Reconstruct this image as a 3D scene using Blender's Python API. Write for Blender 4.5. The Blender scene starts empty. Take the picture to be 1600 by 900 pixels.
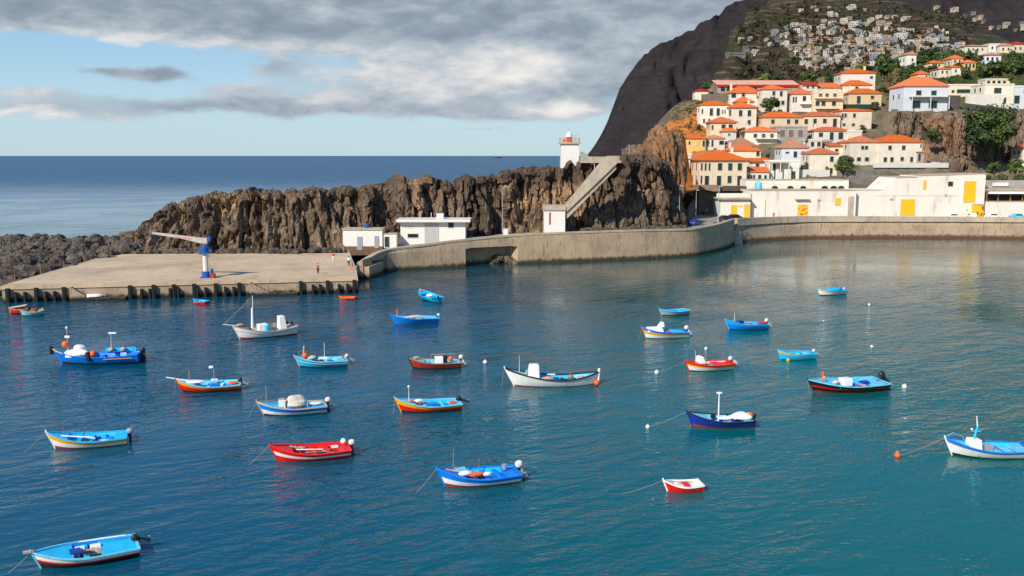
import bpy, bmesh, math, random
from mathutils import Vector, Matrix, noise, Euler
sc = bpy.context.scene
COL = sc.collection
PI = math.pi
F, CAMZ = 1500.0, 22.0
PITCH = math.atan(207 / 1500)
CP, SP = math.cos(PITCH), math.sin(PITCH)
rnd = random.Random(7)

def ray(px, py):
    u, v = (px - 800) / F, (450 - py) / F
    return Vector((u, CP + v * SP, -SP + v * CP))
def PY(px, py, Y):
    d = ray(px, py); t = Y / d.y
    return Vector((d.x * t, Y, CAMZ + d.z * t))
def PZ(px, py, z=0.0):
    d = ray(px, py); t = (z - CAMZ) / d.z
    return Vector((d.x * t, d.y * t, z))
def lerp(a, b, t): return a + (b - a) * t
def sstep(a, b, x):
    t = min(1, max(0, (x - a) / (b - a))); return t * t * (3 - 2 * t)
def interp(pts, x):
    if x <= pts[0][0]: return pts[0][1]
    for (a, va), (b, vb) in zip(pts, pts[1:]):
        if x <= b: return va + (vb - va) * (x - a) / (b - a)
    return pts[-1][1]
def nz(x, y, z=0.0): return noise.noise(Vector((x, y, z)))
def fbm(x, y, z=0.0, o=4):
    s, a, f = 0, 1, 1
    for _ in range(o):
        s += a * noise.noise(Vector((x * f, y * f, z * f))); a *= .5; f *= 2.1
    return s

# ---------------------------------------------------------------- mesh builder
class MB:
    def __init__(s): s.v = []; s.f = []; s.m = []; s.T = Matrix.Identity(4)
    def add(s, vs, fs, m=0):
        o = len(s.v)
        s.v += [s.T @ Vector(v) for v in vs]
        for f in fs: s.f.append([i + o for i in f]); s.m.append(m)
    def box(s, c, d, m=0, rz=0.0, tilt=None):
        x, y, z = d[0] / 2, d[1] / 2, d[2] / 2
        R = Matrix.Rotation(rz, 3, 'Z')
        if tilt is not None: R = R @ tilt
        c = Vector(c)
        vs = [c + R @ Vector((a * x, b * y, e * z)) for e in (-1, 1) for a, b in ((-1, -1), (1, -1), (1, 1), (-1, 1))]
        s.add(vs, [(3, 2, 1, 0), (4, 5, 6, 7), (0, 1, 5, 4), (1, 2, 6, 5), (2, 3, 7, 6), (3, 0, 4, 7)], m)
    def wedge(s, c, d, topsx, topsy=1.0, offx=0.0, m=0):
        """box whose top face is scaled and shifted along x"""
        x, y, z = d[0] / 2, d[1] / 2, d[2]
        b = [(c[0] + a * x, c[1] + e * y, c[2]) for a, e in ((-1, -1), (1, -1), (1, 1), (-1, 1))]
        t = [(c[0] + offx + a * x * topsx, c[1] + e * y * topsy, c[2] + z) for a, e in ((-1, -1), (1, -1), (1, 1), (-1, 1))]
        s.add(b + t, [(3, 2, 1, 0), (4, 5, 6, 7), (0, 1, 5, 4), (1, 2, 6, 5), (2, 3, 7, 6), (3, 0, 4, 7)], m)
    def prism(s, poly, z0, z1, m=0):
        n = len(poly)
        g = (lambda z, p: z(p) if callable(z) else z)
        vs = [(p[0], p[1], g(z0, p)) for p in poly] + [(p[0], p[1], g(z1, p)) for p in poly]
        s.add(vs, [tuple(range(n - 1, -1, -1)), tuple(range(n, 2 * n))] + [(i, (i + 1) % n, n + (i + 1) % n, n + i) for i in range(n)], m)
    def yprism(s, poly, y0, y1, m=0):
        """polygon in xz (counter-clockwise seen from -y) extruded along y"""
        n = len(poly)
        vs = [(p[0], y0, p[1]) for p in poly] + [(p[0], y1, p[1]) for p in poly]
        s.add(vs, [tuple(range(n)), tuple(range(2 * n - 1, n - 1, -1))] + [(i, n + i, n + (i + 1) % n, (i + 1) % n) for i in range(n)], m)
    def tube(s, pts, r, m=0, n=8, cap=True):
        pts = [Vector(p) for p in pts]; k = len(pts)
        rs = r if isinstance(r, (list, tuple)) else [r] * k
        vs, fs = [], []
        for i, p in enumerate(pts):
            t = (pts[min(i + 1, k - 1)] - pts[max(i - 1, 0)]).normalized()
            a = t.cross(Vector((0, 0, 1)))
            if a.length < 1e-3: a = t.cross(Vector((0, 1, 0)))
            a.normalize(); b = t.cross(a)
            for j in range(n):
                q = 2 * PI * j / n
                vs.append(p + (a * math.cos(q) + b * math.sin(q)) * rs[i])
        for i in range(k - 1):
            for j in range(n):
                fs.append((i * n + j, i * n + (j + 1) % n, (i + 1) * n + (j + 1) % n, (i + 1) * n + j))
        if cap:
            fs.append(tuple(range(n - 1, -1, -1))); fs.append(tuple((k - 1) * n + j for j in range(n)))
        s.add(vs, fs, m)
    def lathe(s, prof, c=(0, 0, 0), m=0, n=14):
        vs, fs = [], []
        for r, z in prof:
            for j in range(n):
                q = 2 * PI * j / n
                vs.append((c[0] + r * math.cos(q), c[1] + r * math.sin(q), c[2] + z))
        for i in range(len(prof) - 1):
            for j in range(n):
                fs.append((i * n + j, i * n + (j + 1) % n, (i + 1) * n + (j + 1) % n, (i + 1) * n + j))
        fs.append(tuple(range(n - 1, -1, -1))); fs.append(tuple((len(prof) - 1) * n + j for j in range(n)))
        s.add(vs, fs, m)
    def blob(s, c, r, m=0, n=10, k=6, amp=0.0, seed=0.0, fr=1.0):
        """ellipsoid, optionally lumpy"""
        r = (r, r, r) if not isinstance(r, (list, tuple)) else r
        vs, fs = [], []
        for i in range(k + 1):
            a = PI * i / k
            for j in range(n):
                b = 2 * PI * j / n
                d = Vector((math.sin(a) * math.cos(b), math.sin(a) * math.sin(b), math.cos(a)))
                e = 1 + amp * nz(d.x * fr + seed, d.y * fr - seed * .7, d.z * fr + seed * 1.3) if amp else 1
                vs.append((c[0] + d.x * r[0] * e, c[1] + d.y * r[1] * e, c[2] + d.z * r[2] * e))
        for i in range(k):
            for j in range(n):
                fs.append((i * n + j, (i + 1) * n + j, (i + 1) * n + (j + 1) % n, i * n + (j + 1) % n))
        s.add(vs, fs, m)
    def grid(s, rows, m=0, flip=False, mfun=None):
        w = len(rows[0]); vs = [p for r in rows for p in r]; o = len(s.v)
        s.v += [s.T @ Vector(p) for p in vs]
        for i in range(len(rows) - 1):
            for j in range(w - 1):
                a, b, c, d = o + i * w + j, o + i * w + j + 1, o + (i + 1) * w + j + 1, o + (i + 1) * w + j
                s.f.append([d, c, b, a] if flip else [a, b, c, d]); s.m.append(mfun(i, j) if mfun else m)
    def mesh(s, name, mats, smooth=False):
        me = bpy.data.meshes.new(name)
        me.from_pydata([tuple(v) for v in s.v], [], s.f)
        for mt in (mats if isinstance(mats, (list, tuple)) else [mats]): me.materials.append(mt)
        me.polygons.foreach_set('material_index', s.m)
        if smooth: me.polygons.foreach_set('use_smooth', [True] * len(s.f))
        me.validate(); me.update()
        return me
    def build(s, name, mats, parent=None, smooth=False, auto=None, bevel=None):
        o = bpy.data.objects.new(name, s.mesh(name, mats, smooth or auto is not None))
        COL.objects.link(o)
        if parent is not None: o.parent = parent
        if bevel:
            b = o.modifiers.new('Bevel', 'BEVEL'); b.width = bevel; b.segments = 2; b.limit_method = 'ANGLE'
        if auto is not None: o.data.set_sharp_from_angle(angle=math.radians(auto))
        return o

def tag(o, label=None, cat=None, group=None, kind=None):
    if label: o['label'] = label
    if cat: o['category'] = cat
    if group: o['group'] = group
    if kind: o['kind'] = kind
    return o
def empty(name, loc, rz=0.0, label=None, cat=None, group=None):
    o = bpy.data.objects.new(name, None); COL.objects.link(o)
    o.location = loc; o.rotation_euler = (0, 0, rz); o.empty_display_size = .5
    return tag(o, label, cat, group)
def link_copy(src, name, parent=None):
    o = src.copy(); o.name = name; COL.objects.link(o); o.parent = parent
    return o

# ---------------------------------------------------------------- materials
class NT:
    """small helper to write node trees as expressions"""
    def __init__(s, tree): s.t = tree; s.n = tree.nodes; s.l = tree.links
    def node(s, typ, **kw):
        n = s.n.new(typ)
        for k, v in kw.items(): setattr(n, k, v)
        return n
    def put(s, sock, v):
        if isinstance(v, bpy.types.NodeSocket): s.l.new(v, sock)
        elif v is not None:
            if hasattr(sock.default_value, '__len__') and isinstance(v, (int, float)): v = [v] * len(sock.default_value)
            if hasattr(sock.default_value, '__len__') and len(sock.default_value) == 4 and len(v) == 3: v = (*v, 1)
            sock.default_value = v
    def m(s, op, a, b=None, c=None, clamp=False):
        n = s.node('ShaderNodeMath', operation=op, use_clamp=clamp)
        for i, v in enumerate((a, b, c)):
            if v is not None: s.put(n.inputs[i], v)
        return n.outputs[0]
    def vm(s, op, a, b=None):
        n = s.node('ShaderNodeVectorMath', operation=op); s.put(n.inputs[0], a)
        if b is not None: s.put(n.inputs[1], b)
        return n.outputs[0]
    def comb(s, x, y, z):
        n = s.node('ShaderNodeCombineXYZ')
        for i, v in enumerate((x, y, z)): s.put(n.inputs[i], v)
        return n.outputs[0]
    def noise(s, vec, scale, detail=4, rough=.55, dist=0.0):
        n = s.node('ShaderNodeTexNoise'); s.put(n.inputs['Vector'], vec); s.put(n.inputs['Scale'], scale)
        n.inputs['Detail'].default_value = detail; n.inputs['Roughness'].default_value = rough; n.inputs['Distortion'].default_value = dist
        return n.outputs['Fac']
    def ramp(s, fac, stops, interp='LINEAR'):
        n = s.node('ShaderNodeValToRGB'); cr = n.color_ramp; cr.interpolation = interp
        while len(cr.elements) < len(stops): cr.elements.new(.5)
        for e, (p, c) in zip(cr.elements, stops):
            e.position = p; e.color = (*c, 1) if not isinstance(c, (int, float)) else (c, c, c, 1)
        s.put(n.inputs[0], fac); return n.outputs[0]
    def mix(s, fac, a, b, blend='MIX'):
        n = s.node('ShaderNodeMix', data_type='RGBA', blend_type=blend)
        s.put(n.inputs[0], fac); s.put(n.inputs[6], a); s.put(n.inputs[7], b); return n.outputs[2]
    def mapr(s, v, a, b, c=0.0, d=1.0, kind='SMOOTHSTEP'):
        n = s.node('ShaderNodeMapRange', interpolation_type=kind)
        for i, x in enumerate((v, a, b, c, d)): s.put(n.inputs[i], x)
        return n.outputs[0]
    def bump(s, h, strength=.5, dist=.1, normal=None):
        n = s.node('ShaderNodeBump'); s.put(n.inputs['Height'], h)
        n.inputs['Strength'].default_value = strength; n.inputs['Distance'].default_value = dist
        if normal is not None: s.put(n.inputs['Normal'], normal)
        return n.outputs[0]
def newmat(name):
    m = bpy.data.materials.new(name); m.use_nodes = True
    nt = NT(m.node_tree); b = m.node_tree.nodes['Principled BSDF']
    return m, nt, b
def objco(nt): return nt.node('ShaderNodeTexCoord').outputs['Object']
def geopos(nt): return nt.node('ShaderNodeNewGeometry').outputs['Position']
_mats = {}
def paint(name, c, rough=.5, vary=.14, scale=2.5, bump=0.0, dirt=None, spec=.4, rand=0.0):
    """painted / plain surface: the colour with uneven wear"""
    if name in _mats: return _mats[name]
    m, nt, b = newmat(name); co = objco(nt)
    n = nt.noise(co, scale, 5, .6)
    lo = tuple(max(0, x * (1 - vary * 1.6)) for x in c); hi = tuple(min(1, x * (1 + vary)) for x in c)
    col = nt.ramp(n, [(.3, lo), (.55, c), (.75, hi)])
    if dirt:
        st = nt.noise(nt.vm('MULTIPLY', co, (1, 1, .22)), scale * 1.7, 5, .65)
        col = nt.mix(nt.mapr(st, .53, .72, 0, dirt[1]), col, dirt[0])
    if rand:
        oi = nt.node('ShaderNodeObjectInfo').outputs['Random']; hs = nt.node('ShaderNodeHueSaturation'); nt.put(hs.inputs['Color'], col)
        nt.put(hs.inputs['Saturation'], nt.mapr(nt.m('FRACT', nt.m('MULTIPLY', oi, 7.3)), 0, 1, .85, 1.35, 'LINEAR')); nt.put(hs.inputs['Value'], nt.mapr(oi, 0, 1, 1 - rand, 1 + rand * .35, 'LINEAR')); col = hs.outputs[0]
    nt.put(b.inputs['Base Color'], col)
    b.inputs['Roughness'].default_value = rough
    b.inputs['Specular IOR Level'].default_value = spec
    if bump: nt.put(b.inputs['Normal'], nt.bump(nt.noise(co, scale * 8, 4), bump, .03))
    _mats[name] = m; return m

WALL_DIRT = (.30, .25, .19)
M = {}
M['white'] = paint('painted_white', (.74, .71, .66), .55, .06, dirt=((.42, .36, .28), .35))
M['boat_white'] = paint('boat_white', (.87, .86, .83), .35, .07, 2.0, dirt=((.42, .36, .27), .45))
M['cream'] = paint('cream_plaster', (.76, .62, .44), .85, .07, .5, dirt=((.42, .33, .22), .35), rand=.16)
M['pale'] = paint('pale_plaster', (.78, .70, .57), .85, .07, .5, dirt=((.42, .35, .26), .35), rand=.16)
M['wall_white'] = paint('white_plaster', (.74, .70, .63), .85, .06, .5, dirt=((.46, .40, .32), .35), rand=.16)
M['wall_blue'] = paint('bluish_plaster', (.66, .69, .72), .85, .06, .5, dirt=((.4, .4, .4), .3), rand=.16)
M['yellow_wall'] = paint('ochre_plaster', (.72, .50, .24), .85, .08, .5, dirt=(WALL_DIRT, .35), rand=.16)
M['ware'] = paint('warehouse_plaster', (.76, .70, .61), .8, .05, .22, dirt=((.46, .36, .26), .6))
M['grey_wall'] = paint('weathered_concrete_wall', (.36, .33, .29), .9, .2, .6, .25)
M['yellow_door'] = paint('yellow_door_paint', (.82, .48, .01), .5, .06, 1.2, dirt=((.6, .3, .05), .3))
M['glass'] = paint('dark_window_glass', (.012, .030, .030), .12, .3, 1.0, spec=.5)
M['shutter'] = paint('green_shutter', (.016, .050, .044), .5, .25, 3.0)
M['frame'] = paint('window_surround', (.55, .48, .38), .7, .1, 3.0)
M['red'] = paint('boat_red', (.80, .012, .006), .35, .10, 1.6, dirt=((.45, .06, .04), .35))
M['dull_red'] = paint('worn_red', (.38, .035, .022), .5, .2, 2.0, dirt=((.2, .05, .03), .4))
M['boot_red'] = paint('antifouling_red', (.40, .05, .03), .6, .25, 2.4, dirt=((.08, .05, .03), .6))
M['yellow'] = paint('boat_yellow', (.88, .42, .003), .38, .08, 1.6, dirt=((.5, .25, .04), .3))
M['blue'] = paint('boat_blue', (.004, .22, .80), .38, .14, 1.6, dirt=((.01, .08, .28), .4))
M['navy'] = paint('boat_navy', (.010, .040, .32), .38, .16, 1.6, dirt=((.02, .03, .12), .4))
M['sky'] = paint('boat_light_blue', (.012, .50, .82), .42, .12, 1.6, dirt=((.05, .36, .60), .4))
M['pale_blue'] = paint('boat_pale_blue', (.16, .58, .78), .5, .15, 2.2, dirt=((.45, .55, .6), .5))
M['black'] = paint('boat_black', (.016, .018, .02), .45, .25, 2.0)
M['dark_bottom'] = paint('dark_bottom_paint', (.020, .018, .016), .7, .3, 3.0, dirt=((.06, .05, .02), .5))
M['wood'] = paint('varnished_wood', (.36, .20, .09), .55, .2, 6.0)
M['tan'] = paint('bleached_wood', (.52, .38, .24), .65, .2, 6.0)
M['orange'] = paint('float_orange', (.82, .13, .02), .45, .12, 5.0)
M['tarp'] = paint('beige_tarpaulin', (.60, .53, .43), .8, .14, 5.0, .4)
M['net'] = paint('fishing_net', (.10, .09, .07), .95, .4, 9.0, .8)
M['rubber'] = paint('black_rubber', (.013, .012, .012), .8, .3, 3.0)
M['cowl_white'] = paint('outboard_white', (.72, .71, .69), .35, .06, 6.0, dirt=((.3, .3, .3), .3))
M['cowl_grey'] = paint('outboard_grey', (.30, .33, .38), .35, .10, 6.0)
M['cowl_black'] = paint('outboard_black', (.022, .024, .028), .35, .2, 6.0)
M['metal'] = paint('galvanised_metal', (.45, .45, .44), .45, .15, 6.0)
M['rope'] = paint('rope_fibre', (.34, .30, .23), .9, .15, 20.0)
M['skin'] = paint('skin', (.48, .27, .18), .6, .06, 6.0)
M['hair'] = paint('dark_hair', (.025, .018, .012), .7, .2, 8.0)
M['cloth_red'] = paint('red_cloth', (.62, .03, .025), .85, .1, 8.0)
M['cloth_white'] = paint('white_cloth', (.78, .77, .75), .85, .06, 8.0)
M['cloth_dark'] = paint('dark_cloth', (.03, .032, .045), .85, .2, 8.0)
M['cloth_blue'] = paint('blue_cloth', (.06, .18, .42), .85, .15, 8.0)
M['cloth_orange'] = paint('orange_cloth', (.75, .18, .05), .85, .1, 8.0)
M['crane_blue'] = paint('crane_blue', (.01, .10, .40), .45, .14, 3.0, dirt=((.15, .09, .05), .3))
M['crane_jib'] = paint('weathered_crane_jib', (.50, .46, .40), .6, .12, 2.0, dirt=((.30, .20, .12), .5))
M['crane_white'] = paint('crane_white', (.68, .66, .60), .5, .08, 2.0, dirt=((.38, .22, .10), .5))

def tile_mat(name, c, vary=.25):
    m, nt, b = newmat(name); co = objco(nt)
    n = nt.noise(co, .6, 5, .6); n2 = nt.noise(co, 5.0, 3, .6)
    f = nt.m('ADD', nt.m('MULTIPLY', n, .55), nt.m('MULTIPLY', n2, .45))
    col = nt.ramp(f, [(.28, tuple(x * .55 for x in c)), (.45, tuple(x * .9 for x in c)), (.6, c), (.8, tuple(min(1, x * 1.25 + .03) for x in c))])
    w = nt.node('ShaderNodeTexWave', wave_type='BANDS', bands_direction='X'); nt.put(w.inputs['Vector'], co)
    w.inputs['Scale'].default_value = 1.4; w.inputs['Distortion'].default_value = .4
    w2 = nt.node('ShaderNodeTexWave', wave_type='BANDS', bands_direction='Z', wave_profile='SAW'); nt.put(w2.inputs['Vector'], co)
    w2.inputs['Scale'].default_value = 1.1
    h = nt.m('ADD', w.outputs['Fac'], nt.m('MULTIPLY', w2.outputs['Fac'], .6))
    oi = nt.node('ShaderNodeObjectInfo').outputs['Random']; hs = nt.node('ShaderNodeHueSaturation'); nt.put(hs.inputs['Color'], col); nt.put(hs.inputs['Value'], nt.mapr(oi, 0, 1, .78, 1.10, 'LINEAR')); nt.put(hs.inputs['Saturation'], nt.mapr(nt.m('FRACT', nt.m('MULTIPLY', oi, 5.7)), 0, 1, .93, 1.05, 'LINEAR')); col = hs.outputs[0]
    nt.put(b.inputs['Base Color'], col); b.inputs['Roughness'].default_value = .85
    nt.put(b.inputs['Normal'], nt.bump(h, .45, .08)); return m
M['tile'] = tile_mat('orange_roof_tiles', (.74, .150, .018))
M['tile_old'] = tile_mat('faded_roof_tiles', (.50, .22, .12))
M['tile_red'] = tile_mat('red_roof_tiles', (.50, .03, .018))
M['salmon'] = tile_mat('salmon_roof', (.72, .34, .22))

def rock_mat(name, dark, mid, light, ochre, vs=.16, bump=.9, zred=None, och=(.56, .72)):
    m, nt, b = newmat(name); p = geopos(nt)
    st = nt.vm('MULTIPLY', p, (1, 1, .35))
    n1 = nt.noise(st, vs, 7, .62, .6); n2 = nt.noise(st, vs * 6, 5, .6); n3 = nt.noise(p, vs * .45, 3, .5)
    f = nt.m('ADD', nt.m('MULTIPLY', n1, .6), nt.m('MULTIPLY', n2, .4))
    col = nt.ramp(f, [(.30, dark), (.47, mid), (.62, light), (.8, tuple(min(1, x * 1.3) for x in light))])
    col = nt.mix(nt.mapr(nt.m('ADD', nt.m('MULTIPLY', n3, .7), nt.m('MULTIPLY', n2, .3)), och[0], och[1], 0, .8), col, ochre)
    if zred:
        sx = nt.node('ShaderNodeSeparateXYZ'); nt.put(sx.inputs[0], p)
        k = nt.m('ADD', sx.outputs[2], nt.m('MULTIPLY', nt.m('SUBTRACT', n1, .5), 14))
        col = nt.mix(nt.mapr(k, zred[0], zred[1], 0, .75), col, zred[2])
    nt.put(b.inputs['Base Color'], col); b.inputs['Roughness'].default_value = .95; b.inputs['Specular IOR Level'].default_value = .2
    vo = nt.node('ShaderNodeTexVoronoi', feature='DISTANCE_TO_EDGE'); nt.put(vo.inputs['Vector'], nt.vm('MULTIPLY', nt.vm('ADD', p, nt.vm('MULTIPLY', nt.node('ShaderNodeTexNoise').outputs['Color'], (2, 2, 2))), (1, 1, .4))); vo.inputs['Scale'].default_value = vs * 4
    h = nt.m('ADD', nt.m('MULTIPLY', n2, 1.0), nt.m('MULTIPLY', nt.m('MINIMUM', vo.outputs['Distance'], .12), 4))
    nt.put(b.inputs['Normal'], nt.bump(h, bump, .55)); return m
M['rock'] = rock_mat('basalt_cliff', (.018, .013, .010), (.100, .070, .047), (.265, .190, .128), (.46, .28, .145), .17, 1.0, (13.0, 19, (.075, .047, .034)), (.54, .66))
M['rock_warm'] = rock_mat('warm_cliff_rock', (.05, .036, .027), (.155, .105, .072), (.26, .20, .155), (.30, .155, .085), .16, .9, None, (.54, .68))
M['rock_grey'] = rock_mat('grey_armour_rock', (.022, .018, .015), (.085, .068, .054), (.18, .15, .12), (.20, .145, .095), .3, .7)
M['rock_orange'] = rock_mat('orange_earth_rock', (.07, .04, .025), (.22, .115, .058), (.33, .19, .105), (.42, .17, .05), .22, .8, None, (.5, .66))

def concrete_mat(name, c, sc_=.25, stain=(.16, .12, .085), waterline=None, joints=None):
    m, nt, b = newmat(name); p = geopos(nt)
    n1 = nt.noise(p, sc_, 7, .65, .3); n2 = nt.noise(nt.vm('MULTIPLY', p, (1, 1, .25)), sc_ * 6, 5, .65)
    f = nt.m('ADD', nt.m('MULTIPLY', n1, .6), nt.m('MULTIPLY', n2, .4))
    col = nt.ramp(f, [(.3, tuple(x * .50 for x in c)), (.5, c), (.72, tuple(min(1, x * 1.32) for x in c))])
    col = nt.mix(nt.mapr(n2, .52, .68, 0, .7), col, stain)
    if waterline:
        sx = nt.node('ShaderNodeSeparateXYZ'); nt.put(sx.inputs[0], p)
        k = nt.m('ADD', sx.outputs[2], nt.m('MULTIPLY', nt.m('SUBTRACT', n2, .5), 1.6))
        col = nt.mix(nt.mapr(k, waterline[0], waterline[1], 1, 0), col, waterline[2])
    h = nt.noise(p, 3.0, 5)
    if joints:
        sx = nt.node('ShaderNodeSeparateXYZ'); nt.put(sx.inputs[0], p)
        fx = nt.m('ABSOLUTE', nt.m('SUBTRACT', nt.m('FRACT', nt.m('DIVIDE', nt.m('ADD', sx.outputs[0], nt.m('MULTIPLY', nt.noise(p, .3, 2), .5)), joints)), .5))
        j = nt.mapr(fx, .0, .012, 1, 0)
        col = nt.mix(nt.m('MULTIPLY', j, .6), col, tuple(x * .35 for x in c))
    nt.put(b.inputs['Base Color'], col); b.inputs['Roughness'].default_value = .9; b.inputs['Specular IOR Level'].default_value = .25
    nt.put(b.inputs['Normal'], nt.bump(h, .4, .08)); return m
M['deck'] = concrete_mat('sandy_concrete_deck', (.56, .415, .265), .11, (.36, .265, .175))
M['quay_wall'] = concrete_mat('quay_wall_concrete', (.40, .30, .21), .3, (.17, .12, .08), (.3, 1.0, (.025, .021, .014)), 6.0)
M['harbour_wall'] = concrete_mat('harbour_wall_concrete', (.43, .315, .205), .22, (.19, .135, .09), (.3, 1.1, (.055, .044, .022)), 9.0)
M['harbour_wall2'] = concrete_mat('far_wall_concrete', (.43, .32, .22), .22, (.17, .105, .065), (.4, 1.2, (.13, .065, .030)), 11.0)
M['pave'] = concrete_mat('road_concrete', (.33, .28, .225), .2)
M['coping'] = concrete_mat('coping_concrete', (.50, .40, .285), .3, (.22, .17, .12), None, 7.0)
M['stair'] = concrete_mat('stair_concrete', (.46, .38, .29), .3, (.25, .19, .14))

def stone_mat(name, c):
    m, nt, b = newmat(name); p = geopos(nt)
    vo = nt.node('ShaderNodeTexVoronoi'); nt.put(vo.inputs['Vector'], p); vo.inputs['Scale'].default_value = 1.6
    n = nt.noise(p, .5, 5)
    f = nt.m('ADD', nt.m('MULTIPLY', n, .6), nt.m('MULTIPLY', nt.node('ShaderNodeSeparateColor').outputs[0] if False else nt.m('FRACT', nt.m('MULTIPLY', vo.outputs['Distance'], 3.1)), .4))
    nt.put(b.inputs['Base Color'], nt.ramp(f, [(.2, tuple(x * .5 for x in c)), (.5, c), (.8, tuple(min(1, x * 1.4) for x in c))]))
    b.inputs['Roughness'].default_value = .95
    nt.put(b.inputs['Normal'], nt.bump(vo.outputs['Distance'], .6, .2)); return m
M['stone'] = stone_mat('rubble_stone_wall', (.17, .135, .105))
M['stone_brown'] = stone_mat('brown_stone_wall', (.24, .17, .115))
M['stone_dark'] = stone_mat('dark_stone_wall', (.085, .07, .058))
M['stone_grey'] = stone_mat('grey_stone_wall', (.19, .175, .15))
def leaf_mat(name, c, v=.5):
    m, nt, b = newmat(name); p = geopos(nt)
    n = nt.noise(p, .8, 3); n2 = nt.noise(p, 4.0, 2)
    f = nt.m('ADD', nt.m('MULTIPLY', n, .5), nt.m('MULTIPLY', n2, .5))
    nt.put(b.inputs['Base Color'], nt.ramp(f, [(.3, tuple(x * (1 - v) for x in c)), (.5, c), (.72, tuple(x * (1 + v) for x in c))]))
    b.inputs['Roughness'].default_value = .65; b.inputs['Specular IOR Level'].default_value = .3
    return m
M['leaf'] = leaf_mat('green_leaves', (.075, .110, .022))
M['leaf_dark'] = leaf_mat('dark_green_leaves', (.034, .058, .016))
M['leaf_light'] = leaf_mat('light_green_leaves', (.135, .165, .030))
M['leaf_dry'] = leaf_mat('dry_brown_leaves', (.17, .11, .055))
M['bark'] = paint('tree_bark', (.11, .08, .055), .95, .3, 5.0)
# ---------------------------------------------------------------- camera, sky, sun
cam = bpy.data.cameras.new('camera'); cam.lens = F * 36 / 1600; cam.sensor_width = 36
cam.clip_start = .5; cam.clip_end = 90000
co_ = bpy.data.objects.new('camera', cam); COL.objects.link(co_)
co_.location = (0, 0, CAMZ); co_.rotation_euler = (PI / 2 - PITCH, 0, 0); sc.camera = co_
sc.view_settings.view_transform = 'Standard'; sc.view_settings.look = 'None'
sc.view_settings.exposure = .08; sc.view_settings.gamma = 1.0; sc.view_settings.use_curve_mapping = False

SUN_AZ, SUN_EL = math.radians(-143), math.radians(35)     # azimuth from +Y towards +X
sd = Vector((math.sin(SUN_AZ) * math.cos(SUN_EL), math.cos(SUN_AZ) * math.cos(SUN_EL), math.sin(SUN_EL)))
sl = bpy.data.lights.new('sun', 'SUN'); sl.energy = 4.9; sl.angle = math.radians(.53); sl.color = (1, .93, .82)
so = bpy.data.objects.new('sun', sl); COL.objects.link(so)
so.rotation_euler = sd.to_track_quat('Z', 'Y').to_euler(); so.location = (-200, -200, 300)

wd = bpy.data.worlds.new('World'); sc.world = wd; wd.use_nodes = True
wt = NT(wd.node_tree)
bg = wd.node_tree.nodes['Background']; bg.inputs['Strength'].default_value = .1
skt = wt.node('ShaderNodeTexSky', sky_type='NISHITA', sun_disc=False)
skt.sun_elevation = SUN_EL; skt.sun_rotation = SUN_AZ % (2 * PI); skt.air_density = 1.0; skt.dust_density = .6; skt.ozone_density = 1.5
dv = wt.node('ShaderNodeTexCoord').outputs['Generated']
sx = wt.node('ShaderNodeSeparateXYZ'); wt.put(sx.inputs[0], wt.vm('NORMALIZE', dv))
DX, DY, DZ = sx.outputs
az0 = wt.m('MULTIPLY', wt.m('ARCTAN2', DX, DY), 180 / PI)
el0 = wt.m('MULTIPLY', wt.m('ARCSINE', DZ), 180 / PI)
cv = wt.comb(wt.m('MULTIPLY', az0, .080), wt.m('MULTIPLY', el0, .21), 0)
w1 = wt.node('ShaderNodeTexNoise'); wt.put(w1.inputs['Vector'], cv); w1.inputs['Scale'].default_value = 3.2; w1.inputs['Detail'].default_value = 5; w1.inputs['Roughness'].default_value = .55
sw = wt.node('ShaderNodeSeparateColor'); wt.put(sw.inputs[0], w1.outputs['Color'])
az = wt.m('ADD', az0, wt.m('MULTIPLY', wt.m('SUBTRACT', sw.outputs[0], .5), 5.0))
el = wt.m('ADD', el0, wt.m('MULTIPLY', wt.m('SUBTRACT', sw.outputs[1], .5), 1.5))
def ell(px, py, rx, ry, w):
    a = math.degrees(math.atan((px - 800) / F)); e = math.degrees(math.atan((243 - py) / F))
    k = 180 / PI / F
    u = wt.m('MULTIPLY', wt.m('SUBTRACT', az, a), 1 / (rx * k)); v = wt.m('MULTIPLY', wt.m('SUBTRACT', el, e), 1 / (ry * k))
    d = wt.m('ADD', wt.m('MULTIPLY', u, u), wt.m('MULTIPLY', v, v))
    return wt.m('MULTIPLY', wt.m('POWER', 2.718, wt.m('MULTIPLY', d, -1)), w)
def total(items):
    s = items[0]
    for i in items[1:]: s = wt.m('ADD', s, i)
    return s
fine = wt.noise(cv, 5.0, 9, .58, .25); big = wt.noise(cv, 1.5, 5, .55)
cover = total([
    wt.mapr(el, 5.7, 6.9, 0, .85), wt.mapr(el, .6, 1.9, -.5, 0), wt.mapr(el0, 9.8, 16, 0, -.80),
    ell(1010, 95, 240, 66, .9), ell(700, 62, 300, 40, .6), ell(640, 128, 190, 44, .62), ell(800, 120, 130, 48, .5),
    ell(870, 172, 50, 13, .6), ell(470, 168, 310, 15, .72), ell(720, 175, 130, 14, .5), ell(60, 187, 130, 13, .62), ell(60, 158, 70, 10, .3),
    ell(258, 121, 56, 14, .85), ell(160, 122, 38, 9, .62), ell(440, 112, 40, 20, .4), ell(380, 145, 50, 7, .45), ell(740, 207, 70, 4, .48),
    ell(230, 108, 260, 18, -.25), ell(20, 105, 140, 25, -.3),
    wt.m('MULTIPLY', wt.m('SUBTRACT', fine, .5), .85), wt.m('MULTIPLY', wt.m('SUBTRACT', big, .5), .3)])
alpha = wt.mapr(cover, .12, .58)
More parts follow.
